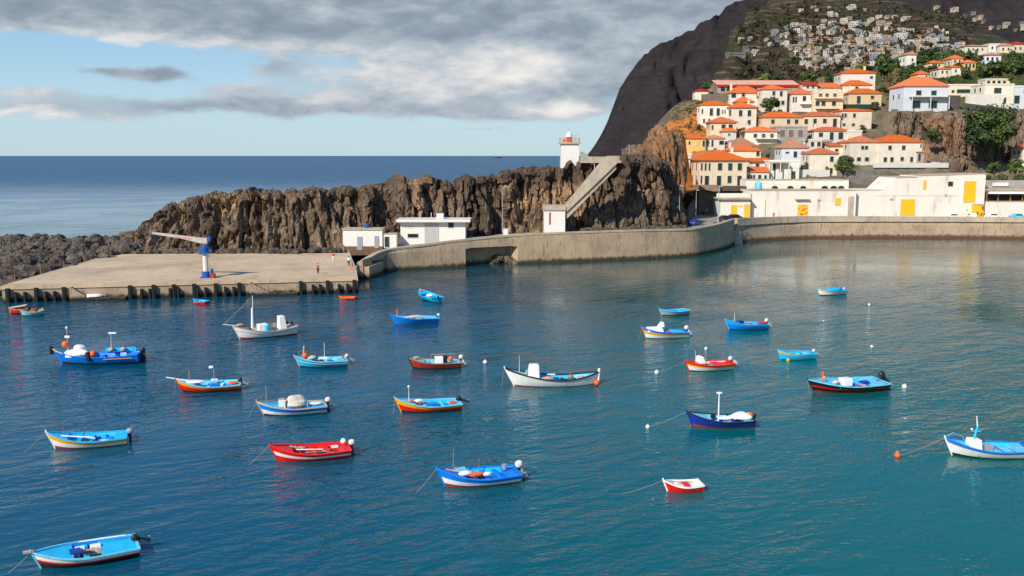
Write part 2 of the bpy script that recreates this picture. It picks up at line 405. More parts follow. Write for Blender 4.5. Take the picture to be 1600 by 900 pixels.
shade = total([
    wt.m('MULTIPLY', wt.m('SUBTRACT', fine, .5), .85), wt.m('MULTIPLY', wt.m('SUBTRACT', big, .5), .65), wt.mapr(el, 5.6, 7.4, .56, .36), wt.mapr(el0, 11, 24, 0, .42),
    ell(815, 112, 85, 26, .22), ell(640, 122, 210, 34, .20), ell(560, 110, 60, 14, .10), ell(870, 172, 48, 11, .42), ell(55, 190, 120, 9, .34),
    ell(200, 76, 380, 12, .16), ell(960, 48, 70, 22, .16),
    ell(258, 123, 62, 16, -.30), ell(160, 122, 44, 10, -.2), ell(440, 112, 44, 22, -.16), ell(470, 172, 310, 13, -.16),
    ell(890, 140, 70, 22, -.20), ell(985, 118, 90, 40, -.10), ell(480, 62, 130, 14, -.10)])
ccol = wt.ramp(shade, [(.05, (.19, .235, .30)), (.34, (.285, .345, .42)), (.60, (.47, .525, .58)), (.95, (.86, .83, .79))])
ccol = wt.mix(1.0, ccol, (10, 10, 10), 'MULTIPLY')
clear = wt.ramp(wt.mapr(el0, -1, 60, 0, 1, 'LINEAR'), [(0, (.54, .71, .77)), (.06, (.46, .68, .82)), (.12, (.33, .58, .82)), (.18, (.25, .50, .78)), (.3, (.13, .33, .66)), (1, (.07, .20, .50))])
clear = wt.mix(1.0, clear, (10, 10, 10), 'MULTIPLY')
blue = wt.mix(.8, skt.outputs[0], clear)
wt.put(bg.inputs['Color'], wt.mix(alpha, blue, ccol))

# ---------------------------------------------------------------- water
def total_(it, nt):
    q = it[0]
    for i in it[1:]: q = nt.m('ADD', q, i)
    return q
def water_mat():
    m, nt, b = newmat('sea_water'); p = geopos(nt)
    s = nt.node('ShaderNodeSeparateXYZ'); nt.put(s.inputs[0], p); x, y = s.outputs[0], s.outputs[1]
    deep = nt.mapr(y, 200, 420)                            # outside the harbour
    big = nt.noise(p, .018, 4, .5)
    lr = nt.mapr(nt.m('ADD', nt.m('SUBTRACT', x, nt.m('MULTIPLY', y, .10)), nt.m('MULTIPLY', nt.m('SUBTRACT', big, .5), 40)), -34, 26)
    inner = nt.mix(lr, (.0012, .068, .120), (.0010, .108, .110))
    inner = nt.mix(nt.mapr(y, 100, 200, 0, .6), inner, (.006, .042, .050))
    col = nt.mix(deep, inner, (.020, .086, .165))
    nt.put(b.inputs['Base Color'], col)
    b.inputs['IOR'].default_value = 1.34; nt.put(b.inputs['Roughness'], nt.mapr(y, 280, 900, .05, .34)); pass
    def crest(ang, k):                                     # coordinates stretched along the wave crests
        c, q = math.cos(math.radians(ang)), math.sin(math.radians(ang))
        u = nt.m('ADD', nt.m('MULTIPLY', x, c), nt.m('MULTIPLY', y, q)); v = nt.m('SUBTRACT', nt.m('MULTIPLY', y, c), nt.m('MULTIPLY', x, q))
        return nt.comb(nt.m('MULTIPLY', u, k), v, 0)
    n1 = nt.noise(crest(34, .38), .62, 3, .5, .5)
    n4 = nt.noise(crest(8, .5), 1.25, 3, .5, .4)
    n2 = nt.noise(crest(-15, .6), 3.2, 2, .5, .3)
    n3 = nt.noise(crest(40, .5), .16, 3, .5, .3)
    patch = nt.mapr(nt.noise(p, .028, 4, .55, .6), .36, .64, .28, 1.3)      # cat's-paws of wind
    calm = nt.m('MULTIPLY', nt.mapr(y, 110, 185), nt.m('MULTIPLY', nt.mapr(x, -40, 40), nt.mapr(y, 270, 300, 1, 0)))
    nt.put(b.inputs['Specular IOR Level'], nt.m('ADD', nt.mapr(y, 220, 1200, .5, .16), nt.m('MULTIPLY', calm, .35)))
    h = total_([nt.m('MULTIPLY', n1, .42), nt.m('MULTIPLY', n4, .24), nt.m('MULTIPLY', n2, .075), nt.m('MULTIPLY', n3, .8)], nt)
    bm = nt.node('ShaderNodeBump'); nt.put(bm.inputs['Height'], h); bm.inputs['Distance'].default_value = 1.0
    nt.put(bm.inputs['Strength'], nt.m('MULTIPLY', nt.m('MULTIPLY', patch, .62), nt.mapr(calm, 0, 1, 1, .30, 'LINEAR')))
    nt.put(b.inputs['Normal'], bm.outputs[0]); return m
M['water'] = water_mat()
w = MB()
ys = [-60, 0, 30, 60, 100, 150, 210, 300, 450, 700, 1100, 2000, 4000, 8000, 16000, 60000]
w.grid([[(k * max(260, y * 1.1), y, 0) for k in (-1, -.5, 0, .5, 1)] for y in ys])
tag(w.build('water', M['water']), kind='structure')

# ---------------------------------------------------------------- far mountain (headland)
RIDGE = [(905, 246), (912, 243), (922, 238), (935, 215), (948, 190), (958, 160), (966, 140), (975, 125), (1000, 92), (1030, 72), (1060, 60), (1100, 38),
         (1130, 20), (1165, 0), (1210, -30), (1300, -70), (1400, -105), (1500, -130), (1620, -160), (1900, -190), (2300, -150)]
RP = [((px - 800) / F * 2800, max(0, 22 + (243 - py) / F * 2800) if py < 243 else 0.0) for px, py in RIDGE]
def ridge_z(X): return interp(RP, X) * (1 + .012 * fbm(X * .011, 3.3, 0, 4) * sstep(250, 420, X)) + 12 * fbm(X * .03, 1.1) * sstep(260, 500, X) + 5 * fbm(X * .11, 7.1) * sstep(300, 420, X)
def mount_pt(X, t):
    zr = ridge_z(X)
    wide = lerp(420, 1150, sstep(600, 1500, X))
    gul = fbm(X * .006, t * .9, 5, 5)
    Y = 2800 - wide * (1 - t) ** 1.25 + gul * 110 * math.sin(PI * min(1, t * 1.02)) + 20 * (1 - 2.2 * abs(nz(X * .022, t * 1.3, 2))) * (1 - t * .8) + 16 * fbm(X * .06, t * 6, 2, 4)
    Z = zr * t ** lerp(.85, 1.05, sstep(700, 1500, X)) + 9 * fbm(X * .02, t * 9, 9, 4) * math.sin(PI * t)
    return (X + 12 * fbm(X * .01, t * 6, 4, 3) * math.sin(PI * t), Y, Z if t > 0 else -5)
def ridge_jag(X): return 0
mb = MB()
XS = [lerp(RP[0][0], RP[-1][0], i / 300) for i in range(301)]
rows = [[mount_pt(X, t / 70) for X in XS] for t in range(71)]
rows += [[(X, 2800 + 120 * k, ridge_z(X) * (1 - .22 * k) - 1) for X in XS] for k in (1, 2, 3, 4.6)]
mb.grid(rows)
def veg_mat(name, dark, mid, light, sc1, sc2, strata=None, terr=None):
    m, nt, b = newmat(name); p = geopos(nt)
    n = nt.noise(nt.vm('MULTIPLY', p, (1, 1, .6)), sc1, 7, .65, .4); n2 = nt.noise(p, sc2, 4, .6)
    f = nt.m('ADD', nt.m('MULTIPLY', n, .6), nt.m('MULTIPLY', n2, .4))
    if strata: f = nt.m('ADD', nt.m('MULTIPLY', f, .6), nt.m('MULTIPLY', nt.noise(nt.vm('MULTIPLY', p, (.25, .25, 2.6)), strata, 5, .65, .5), .4))
    col = nt.ramp(f, [(.3, dark), (.5, mid), (.7, light)])
    if terr:
        sx = nt.node('ShaderNodeSeparateXYZ'); nt.put(sx.inputs[0], p)
        fr = nt.m('FRACT', nt.m('DIVIDE', nt.m('ADD', sx.outputs[2], nt.m('MULTIPLY', n, 14)), 7.5))
        k = nt.m('MULTIPLY', nt.mapr(fr, .70, .80, 0, 1), nt.mapr(n2, .42, .6, 0, .75))
        col = nt.mix(k, col, terr)
        gk = nt.mapr(nt.noise(p, .03, 4, .6), .52, .62, 0, .7); col = nt.mix(gk, col, (.030, .038, .014))
    nt.put(b.inputs['Base Color'], col)
    b.inputs['Roughness'].default_value = 1.0; b.inputs['Specular IOR Level'].default_value = .1
    nt.put(b.inputs['Normal'], nt.bump(f, .7, 8.0)); return m
M['mount'] = veg_mat('cloud_shaded_headland_rock', (.012, .010, .011), (.027, .022, .023), (.048, .039, .037), .010, .06, .022)  # dark rock; cloud shadow over the headland is put into this low colour
M['hill'] = veg_mat('scrub_hillside', (.024, .018, .013), (.046, .034, .024), (.074, .055, .036), .016, .09, None, (.15, .125, .095))
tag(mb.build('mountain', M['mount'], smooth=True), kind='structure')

# ---------------------------------------------------------------- terrain by control points
import numpy as np
class Terrain:
    def __init__(s, pts, x0, x1, y0, y1, step, power=4.0, soft=1.0, rough=(0, .1)):
        s.x0, s.y0, s.st = x0, y0, step
        s.nx, s.ny = int((x1 - x0) / step) + 1, int((y1 - y0) / step) + 1
        P = np.array(pts, float)
        gx = x0 + np.arange(s.nx) * step; gy = y0 + np.arange(s.ny) * step
        Z = np.zeros((s.ny, s.nx))
        for j, yy in enumerate(gy):
            d2 = (gx[:, None] - P[None, :, 0]) ** 2 + (yy - P[None, :, 1]) ** 2 + soft
            wgt = d2 ** (-power / 2); Z[j] = (wgt * P[None, :, 2]).sum(1) / wgt.sum(1)
        for j in range(s.ny):
            for i in range(s.nx):
                Z[j, i] += rough[0] * fbm(gx[i] * rough[1], gy[j] * rough[1], 2.2, 4)
        s.Z = Z
    def z(s, x, y):
        i = min(max((x - s.x0) / s.st, 0), s.nx - 1.001); j = min(max((y - s.y0) / s.st, 0), s.ny - 1.001)
        a, b = int(i), int(j); u, v = i - a, j - b; Z = s.Z
        return float((Z[b, a] * (1 - u) + Z[b, a + 1] * u) * (1 - v) + (Z[b + 1, a] * (1 - u) + Z[b + 1, a + 1] * u) * v)
    def hit(s, px, py, ymax=None):
        d = ray(px, py); Y = s.y0; yend = s.y0 + s.st * (s.ny - 1)
        while Y < yend:
            t = Y / d.y; x, z = d.x * t, CAMZ + d.z * t
            if z < s.z(x, Y): return Vector((x, Y, s.z(x, Y)))
            Y += s.st * .5
        return None
    def mb(s):
        m = MB()
        m.grid([[(s.x0 + i * s.st, s.y0 + j * s.st, s.Z[j, i]) for i in range(s.nx)] for j in range(s.ny)])
        return m

# the built-up hillside behind the town
HP = []
def hp(px, py, Y): p = PY(px, py, Y); HP.append((p.x, p.y, p.z))
for px, py, Y in [(1128, 130, 900), (1128, 100, 1010), (1135, 70, 1120), (1160, 40, 1260), (1185, 15, 1420), (1230, -8, 1600), (1320, -12, 1640), (1380, 5, 1560),
                  (1200, 130, 880), (1200, 100, 990), (1210, 70, 1120), (1230, 40, 1260), (1260, 15, 1420),
                  (1300, 128, 870), (1300, 95, 980), (1300, 65, 1110), (1300, 35, 1270), (1310, 10, 1450),
                  (1380, 128, 860), (1380, 95, 970), (1380, 65, 1090), (1390, 38, 1230), (1420, 22, 1380),
                  (1440, 125, 860), (1450, 95, 960), (1460, 75, 1060), (1465, 55, 1200), (1500, 100, 930), (1520, 85, 1000), (1540, 80, 1080),
                  (1600, 110, 900), (1600, 85, 1050), (1700, 100, 1000)]: hp(px, py, Y)
for Y_ in range(680, 1900, 90): HP += [(Y_ * .200, Y_, -60), (Y_ * .185, Y_, -80), (Y_ * .16, Y_, -80)]
HP += [(60, 900, -60), (80, 1100, -60), (120, 1400, -80), (180, 1750, -60), (150, 700, -40), (300, 650, -20), (520, 650, -10), (700, 700, 0), (500, 1900, 150), (800, 1800, 120), (700, 1500, 110)]
HILL = Terrain(HP, 120, 760, 660, 1900, 8, 4.0, 100, (5, .02))
tag(HILL.mb().build('hillside', M['hill'], smooth=True), kind='structure')
# ---------------------------------------------------------------- promontory cliff
def resample(pts, step):
    out = []; pts = [Vector(p) for p in pts]; acc = 0
    for a, b in zip(pts, pts[1:]):
        L = (b.xy - a.xy).length; n = max(1, int(L / step))
        for i in range(n):
            out.append((a.lerp(b, i / n), acc + L * i / n))
        acc += L
    out.append((pts[-1], acc)); return out
def smooth_line(L, k=6):
    ps = [p.copy() for p, _ in L]
    for _ in range(k):
        q = [p.copy() for p in ps]
        for i in range(1, len(ps) - 1): ps[i] = (q[i - 1] + q[i] * 2 + q[i + 1]) / 4
    return [(p, u) for p, (_, u) in zip(ps, L)]
def cliff_mesh(line, lean, depth, step=.4, M=84, amp=1.0, zlow=-1.5, crest=1.0, seed=0.0, back=True, colw=1.0):
    """line: (x, y, z_base, z_top) along the foot; the rock rises on the left-hand (far) side"""
    pts = resample([Vector((a, b, c, d)) for a, b, c, d in line], step) if False else None
    L = []; acc = 0
    for a, b in zip(line, line[1:]):
        d = math.hypot(b[0] - a[0], b[1] - a[1]); n = max(1, int(d / step))
        for i in range(n):
            t = i / n; L.append(([lerp(a[k], b[k], t) for k in range(4)], acc + d * t))
        acc += d
    L.append((list(line[-1]), acc))
    N = len(L); xs = [l[0] for l in L]
    for _ in range(14):
        q = [list(x) for x in xs]
        for i in range(1, N - 1): xs[i] = [(q[i - 1][k] + 2 * q[i][k] + q[i + 1][k]) / 4 for k in range(3)] + [(q[i - 1][3] + 6 * q[i][3] + q[i + 1][3]) / 8]
    nrm = []
    for i in range(N):
        a, b = xs[max(0, i - 12)], xs[min(N - 1, i + 12)]
        t = Vector((b[0] - a[0], b[1] - a[1])).normalized(); nrm.append(Vector((-t.y, t.x)))
    rows = []
    for j in range(M + 1):
        t = j / M; r = []
        for i in range(N):
            x, y, z0, H = xs[i]; u = L[i][1] + seed; n = nrm[i]
            top = H + crest * (.9 * nz(u * .22, 1.7, seed) + .9 * noise.cell(noise.voronoi(Vector((u * .42, 1.7, seed)))[1][0] * 7.1) + .7 * noise.cell(noise.voronoi(Vector((u * 1.0, 5.7, seed)))[1][0] * 7.1) - .5)
            z = lerp(z0 + zlow, top, t)
            warp = 1.6 * nz(u * .12, z * .12, seed + 3)
            b1 = 1 - abs(nz((u + warp) * .115 * colw, z * .022, seed)) * 2.2
            blk = fbm(u * .42, z * .42, seed + 11, 4)
            q1 = noise.voronoi(Vector(((u + warp) * .40 * colw, z * .075, seed))); c1 = noise.cell(q1[1][0] * 13.7); k1 = min(1, (q1[0][1] - q1[0][0]) * 2.6)
            q2 = noise.voronoi(Vector(((u + warp * .6) * .95 * colw, z * .24, seed + 5))); c2 = noise.cell(q2[1][0] * 9.3); k2 = min(1, (q2[0][1] - q2[0][0]) * 3)
            d = amp * (1.9 * b1 + 1.5 * c1 + 1.5 * k1 + .7 * c2 + .7 * k2 + .7 * blk) - 1.0
            fade = min(1, (1 - t) * 5 + .35) * min(1, t * 8 + .45)
            off = lean * t ** 1.15 - (d - 1.9) * fade - 1.3 * (1 - t) ** 3
            r.append((x + n.x * off, y + n.y * off, z + .35 * amp * fbm(u * .7, z * .7, seed + 2, 3) * fade))
        rows.append(r)
    for k, (o, dz) in enumerate([(.18, .2), (.4, .1), (.65, -.4), (.85, -1.2)]):
        r = []
        for i in range(N):
            x, y, z0, H = xs[i]; u = L[i][1] + seed; n = nrm[i]
            top = H + crest * (.9 * nz(u * .22, 1.7, seed) + .9 * noise.cell(noise.voronoi(Vector((u * .42, 1.7, seed)))[1][0] * 7.1) + .7 * noise.cell(noise.voronoi(Vector((u * 1.0, 5.7, seed)))[1][0] * 7.1) - .5)
            off = lean + depth * o
            r.append((x + n.x * off, y + n.y * off, top + dz + crest * .9 * nz(u * .3, o * 9, seed + 6) + crest * .5 * nz(u * .9, o * 15, seed)))
        rows.append(r)
    if back:
        rows.append([(xs[i][0] + nrm[i].x * (lean + depth * 1.1), xs[i][1] + nrm[i].y * (lean + depth * 1.1), lerp(xs[i][3], 0, .45)) for i in range(N)])
        rows.append([(xs[i][0] + nrm[i].x * (lean + depth * 1.35), xs[i][1] + nrm[i].y * (lean + depth * 1.35), -2) for i in range(N)])
    m = MB(); m.grid(rows)
    # close the two ends
    for e in (0, N - 1):
        ids = [k * N + e for k in range(len(rows))]
        m.f.append(ids if e else ids[::-1]); m.m.append(0)
    return m
line = [(-92, 206, 0, 3.8), (-84, 199, 1.0, 6.0), (-79, 195.5, 1.8, 8.6), (-75, 194, 2.2, 10.4), (-70, 193, 2.3, 11.6), (-64, 193, 2.4, 13.4), (-56, 193, 2.4, 14.2), (-45, 193.5, 2.4, 14.2), (-36, 197, 2.4, 14.8),
        (-27, 202, 3.4, 15.2), (-19, 206, 4.5, 17.0), (-13.5, 207, 4.9, 15.4), (-8, 208, 5.0, 16.6), (0, 210, 5.1, 17.9), (9, 211.5, 5.1, 19.2), (14, 212.5, 5.1, 20.2),
        (22, 214, 5.1, 20.6), (29, 216, 5.1, 22.0), (36, 219, 5.1, 21.6), (40, 223, 5.2, 20.8), (42, 231, 5.4, 20.6), (42.5, 242, 6.2, 19.5), (42, 256, 8, 20), (41, 270, 9, 21)]
cm = cliff_mesh(line, 5.0, 15, amp=1.0, seed=2.0)
tag(cm.build('cliff', M['rock'], auto=50), kind='structure')

# crest outcrop of warm bare rock above the staircase, towards the town
def heap(name, mat, c, r, amp, seed, n=70, k=44, fr=1.6, **kw):
    m = MB(); vs, fs = [], []
    for i in range(k + 1):
        a = PI * i / k
        for j in range(n):
            b = 2 * PI * j / n
            d = Vector((math.sin(a) * math.cos(b), math.sin(a) * math.sin(b), math.cos(a)))
            e = 1 + amp * (fbm(d.x * fr + seed, d.y * fr, d.z * fr * .6, 5) * .6 - abs(nz(d.x * fr * 2.6, d.y * fr * 2.6 + seed, d.z * .8)) * .5)
            vs.append((c[0] + d.x * r[0] * e, c[1] + d.y * r[1] * e, c[2] + d.z * r[2] * e))
    for i in range(k):
        for j in range(n): fs.append((i * n + j, (i + 1) * n + j, (i + 1) * n + (j + 1) % n, i * n + (j + 1) % n))
    m.add(vs, fs)
    return tag(m.build(name, mat, auto=55), **kw)
pc = PY(1032, 235, 256)
heap('outcrop', M['rock_orange'], (pc.x + .5, 258, 18), (6.6, 9, 11.2), .42, 4.0, fr=2.2, kind='structure')
heap('outcrop', M['rock_warm'], (33, 247, 14), (8, 10, 10), .42, 9.0, fr=2.2, kind='structure')
bo_ = MB(); Rb = random.Random(3)
for i in range(190):                                                  # loose blocks along the crest
    q = Rb.uniform(0, 1); x = lerp(-72, 34, q); H = interp([(l[0], l[3]) for l in line[:17]], x); y = interp([(l[0], l[1]) for l in line[:17]], x) + Rb.uniform(5.2, 12)
    if 8 < x < 27: continue
    s = Rb.uniform(.5, 1.5) if Rb.random() < .75 else Rb.uniform(1.3, 2.1)
    bo_.T = Matrix.Translation((x, y, H - s * .25 - .2)) @ Euler((Rb.uniform(-.5, .5), Rb.uniform(-.5, .5), Rb.uniform(0, 6))).to_matrix().to_4x4()
    bo_.blob((0, 0, 0), (s * 1.1, s * .9, s * .85), n=9, k=6, amp=.6, seed=i * 1.7, fr=1.4)
tag(bo_.build('crest_rocks', M['rock'], None), 'loose dark boulders along the crest of the cliff', 'rocks', kind='stuff')

# ---------------------------------------------------------------- rock armour of the breakwater
base = MB()
def mound_z(x, y):
    if x > -76: return interp([(150, -1), (190, 1.0), (194, 2.0), (215, -2)], y)
    return min(interp([(140, -1.5), (150, .6), (172, 1.6), (184, 1.9), (194, 3.0), (203, 3.9), (208, 3.8), (222, -2)], y), 4.2) + .25 * nz(x * .2, y * .2)
base.grid([[(x, y, mound_z(x, y) - .4) for x in range(-150, -74, 3)] for y in range(140, 226, 3)])
tag(base.build('breakwater', M['rock_grey'], smooth=True), kind='structure')
ar = MB()
for i in range(1500):
    x = rnd.uniform(-112, -74); y = rnd.uniform(183, 218)
    if x > -77.5 and y < 192: continue
    if i > 1250: x, y = rnd.uniform(-100, -79), rnd.uniform(150, 186)
    z = mound_z(x, y) - .25; s = .4 + 1.5 * rnd.random() ** 2.6
    ar.T = Matrix.Translation((x, y, z + s * .15)) @ Euler((rnd.uniform(-.6, .6), rnd.uniform(-.6, .6), rnd.uniform(0, 6))).to_matrix().to_4x4()
    ar.blob((0, 0, 0), (s * rnd.uniform(.8, 1.3), s * rnd.uniform(.7, 1), s * rnd.uniform(.55, .8)), n=8, k=5, amp=.55, seed=rnd.uniform(0, 99), fr=1.3)
for i in range(420):                                                  # fallen rock at the cliff foot
    if i < 250: x = rnd.uniform(-79, -32); y = interp([(-79, 193), (-45, 191.5), (-36, 195), (-32, 197)], x) + rnd.uniform(-.6, 2.2); z = 2.5
    else: x = rnd.uniform(11, 40); y = interp([(11, 211), (22, 212.5), (36, 217), (40, 221)], x) + rnd.uniform(-1.0, 1.5); z = 5.2
    s = rnd.uniform(.25, .95)
    ar.T = Matrix.Translation((x, y, z + s * .3)) @ Euler((rnd.uniform(-.6, .6), rnd.uniform(-.6, .6), rnd.uniform(0, 6))).to_matrix().to_4x4()
    ar.blob((0, 0, 0), (s * 1.1, s * .9, s * .8), n=8, k=5, amp=.55, seed=rnd.uniform(0, 99), fr=1.3)
tag(ar.build('rock_armour', M['rock_grey']), 'grey rock armour heaped along the breakwater and the cliff foot', 'rocks', kind='stuff')

# ---------------------------------------------------------------- quay
QZ = 2.5
def qfront(px):                                                       # front edge under a photo column
    u = (px - 800) / F
    x0, y0, x1, y1 = -77, 143.5, -24.9, 154.0
    t = (u * y0 - x0) / ((x1 - x0) - u * (y1 - y0)); return Vector((lerp(x0, x1, t), lerp(y0, y1, t), 0))
QD = Vector((52.1, 10.5, 0)).normalized(); QN = Vector((QD.y, -QD.x, 0)); QA = math.atan2(QD.y, QD.x)
q = empty('quay', (-50, 165, 0), 0, 'broad sandy concrete quay with dark timber fender piles along its face', 'quay')
QO = Vector((50, -165, 0))
def qT(): return Matrix.Translation(QO)
m = MB(); m.T = qT()
P4 = [(-77, 143.5), (-24.9, 154), (-32.8, 193.5), (-58, 194.5), (-76, 196), (-80, 191)]
m.prism(P4, -2, QZ - .25); m.build('quay_body', M['quay_wall'], q)
m = MB(); m.T = qT()
rows = []
for j in range(13):
    t = j / 12; a = Vector((-77, 143.5)).lerp(Vector((-80, 191)), t) - Vector((QD.x, QD.y)) * .15; b = Vector((-24.9, 154)).lerp(Vector((-32.8, 193.5)), t)
    rows.append([(lerp(a.x, b.x, i / 24), lerp(a.y, b.y, i / 24) - (.18 if j == 0 else 0), QZ + .10 * fbm(i * .35, j * .45, 3, 3)) for i in range(25)])
m.grid(rows)
o = len(m.v)
for i in range(24):                                                   # lip down the front
    a, b = rows[0][i], rows[0][i + 1]
    m.add([a, b, (b[0], b[1], QZ - .55), (a[0], a[1], QZ - .55)], [(3, 2, 1, 0)])
m.add([rows[0][24], rows[12][24], (*rows[12][24][:2], QZ - .5), (*rows[0][24][:2], QZ - .5)], [(3, 2, 1, 0)])
m.build('deck', M['deck'], q, smooth=False)
# low landings and their steps
def along(px, d=0, z=0): p = qfront(px) + QN * d; return (p.x, p.y, z)
for a, b in ((132, 192), (420, 462)):
    pa, pb = qfront(a), qfront(b); c = (pa + pb) / 2 + QN * .7
    m = MB(); m.T = qT(); m.box((c.x, c.y, -.35), ((pb - pa).length, 1.5, 1.6), 0, QA); m.build('landing', M['quay_wall'], q)
for a, b in ((104, 134), (386, 421)):
    m = MB(); m.T = qT(); pa, pb = qfront(a), qfront(b); n = 9
    for i in range(n):
        c = pa.lerp(pb, (i + .5) / n) + QN * .55; zt = QZ - .1 - (QZ - .6) * (i + 1) / n
        m.box((c.x, c.y, zt / 2 - .5), ((pb - pa).length / n + .002, .9, zt + 1.0), 0, QA)
    m.build('steps', M['quay_wall'], q)
for px, tall in [(5, 1), (18, 0), (32, 0), (50, 1), (65, 0), (79, 0), (94, 1), (198, 1), (216, 0), (229, 0), (235, 1), (261, 0), (267, 1), (274, 0), (299, 1), (304, 0),
                 (317, 0), (333, 1), (348, 0), (361, 0), (370, 1), (467, 1), (486, 0), (497, 0), (509, 1), (527, 0), (540, 0), (551, 1)]:
    m = MB(); m.T = qT(); p = qfront(px) + QN * .38; h = 2.15 if tall else 1.55
    m.box((p.x, p.y, h / 2 - .75), (.50 if tall else .36, .5, h + 1.5), 0, QA + rnd.uniform(-.05, .05))
    m.box((p.x + QN.x * .27, p.y + QN.y * .27, h / 2 - .7), (.24, .05, h + .8), 1, QA)
    m.build('fender_pile', [M['rubber'], M['black']], q)
for k in range(9):                                                    # railing on the landward edge
    m = MB(); m.T = qT(); t = .12 + k * .1; p = Vector((-77, 143.5, 0)).lerp(Vector((-80, 191, 0)), t)
    m.tube([(p.x - .5, p.y, 1.4), (p.x - .5, p.y, QZ + 1.05)], .07, n=6); m.build('rail_post', M['rubber'] if k % 2 else M['wood'], q)
m = MB(); m.T = qT()
a, b = Vector((-77.5, 149, QZ + .95)), Vector((-80.3, 188, QZ + .95)); m.tube([a, b], .035, n=5); m.build('rail', M['wood'], q)
m = MB(); m.T = qT()
for i in range(2):
    a, b = Vector((-25.4, 156, QZ + .5 + i * .5)), Vector((-32.6, 190, QZ + .5 + i * .5)); m.tube([a, b], .04, n=5)
for k in range(8):
    p = Vector((-25.4, 156, 0)).lerp(Vector((-32.6, 190, 0)), k / 7); m.tube([(p.x, p.y, QZ - .1), (p.x, p.y, QZ + 1.05)], .05, n=5)
m.build('handrail', M['metal'], q)
# small upturned dinghy left on the lower landing
p = qfront(143) + QN * .7
t = empty('dinghy', (p.x, p.y, .62), QA + .25, 'small white dinghy lying on the low landing of the quay', 'boat')
m = MB(); m.T = Matrix.Scale(1, 4)
rows = [[(x * 1.15, math.cos(a) * .5 * (1 - max(0, x) ** 2.2 * .9) * (1 if x > -.95 else .8), max(0, math.sin(a)) * .42 * (1 - max(0, x) ** 3 * .5)) for a in [PI * k / 8 for k in range(9)]] for x in [-1 + i / 6 for i in range(13)]]
m.grid(rows); m.add([rows[0][k] for k in range(9)], [tuple(range(9))]); m.build('hull', M['boat_white'], t, smooth=True)
m = MB(); m.tube([(-1.1, 0, .44), (0, 0, .45), (1.0, 0, .30)], .035, n=5); m.build('keel', M['tan'], t)

# ---------------------------------------------------------------- crane
p = PZ(322, 434, QZ); K = empty('jib_crane', (p.x, p.y, QZ + .02), 0, 'blue and white column crane with long jib on the quay', 'crane')
m = MB(); m.box((0, 0, .06), (1.5, 1.5, .16)); m.lathe([(.62, .14), (.62, .95), (.5, 1.05)], n=16); m.build('base', M['crane_blue'], K, auto=40)
m = MB(); m.lathe([(.43, 1.05), (.40, 4.0)], n=18); m.build('column', M['crane_white'], K, auto=40)
m = MB(); m.lathe([(.55, 4.0), (1.05, 4.02), (1.05, 4.14), (.56, 4.16), (.56, 5.15), (.42, 5.25)], n=18)
m.build('slewing_head', M['crane_blue'], K, auto=40)
m = MB()
for k in range(10):
    a = 2 * PI * k / 10; m.tube([(1.0 * math.cos(a), 1.0 * math.sin(a), 4.14), (1.0 * math.cos(a), 1.0 * math.sin(a), 4.95)], .03, n=5)
m.tube([(math.cos(2 * PI * k / 20), math.sin(2 * PI * k / 20), 4.95) for k in range(21)], .03, n=5); m.build('guard_rail', M['crane_blue'], K)
j = MB()
j.yprism([(.5, 5.5), (.5, 6.4), (-.6, 6.45), (-8.2, 7.35), (-8.3, 7.15), (-8.2, 7.05), (-3.5, 6.3), (-.6, 5.55)], -.3, .3)
jib = j.build('jib', M['crane_jib'], K, bevel=.03)
m = MB(); m.box((.72, 0, 6.25), (.5, .55, .75)); m.build('winch', M['crane_blue'], jib, bevel=.05)
m = MB()                                                              # faded red letters on the jib
lx = -4.3
for gl in ([(0, 0, .08, .3)], [(0, .0, .08, .3), (.12, .1, .08, .1)], None, [(0, 0, .08, .3), (.12, .13, .14, .07), (.2, 0, .07, .14)], [(0, 0, .07, .3)], [(0, 0, .18, .07), (0, .12, .14, .07), (.0, 0, .07, .3)], [(0, 0, .08, .24)]):
    if gl:
        for (gx, gz, gw, gh) in gl:
            x = lx + gx; zc = lerp(6.98, 6.12, (x + 8.2) / 7.6) - .12 + gz
            m.box((x + gw / 2, -.312, zc + gh / 2), (gw, .01, gh))
    lx += .36
m.build('lettering', M['red'], jib)
m = MB(); m.tube([(-8.0, 0, 7.1), (-8.0, 0, 6.25)], .03, n=5); m.box((-8.0, 0, 6.1), (.34, .3, .45)); m.tube([(-8, 0, 5.9), (-8.0, 0, 5.7), (-7.88, 0, 5.6), (-7.8, 0, 5.72)], .05, n=6); m.build('hook_block', M['cowl_black'], K)
m = MB(); m.tube([(.62, -.1, .2), (.62, -.1, 4.0)], .06, n=5); m.build('pipe', M['orange'] if False else M['tan'], K)
m = MB(); m.box((1.15, -.2, .35), (.75, .8, .75)); m.build('motor', M['dull_red'], K, bevel=.05)
m = MB(); m.lathe([(.22, 0), (.26, .1), (.26, .65), (.12, .75)], (1.0, -.1, .72), n=12); m.build('motor_cap', M['crane_blue'], K, auto=40)

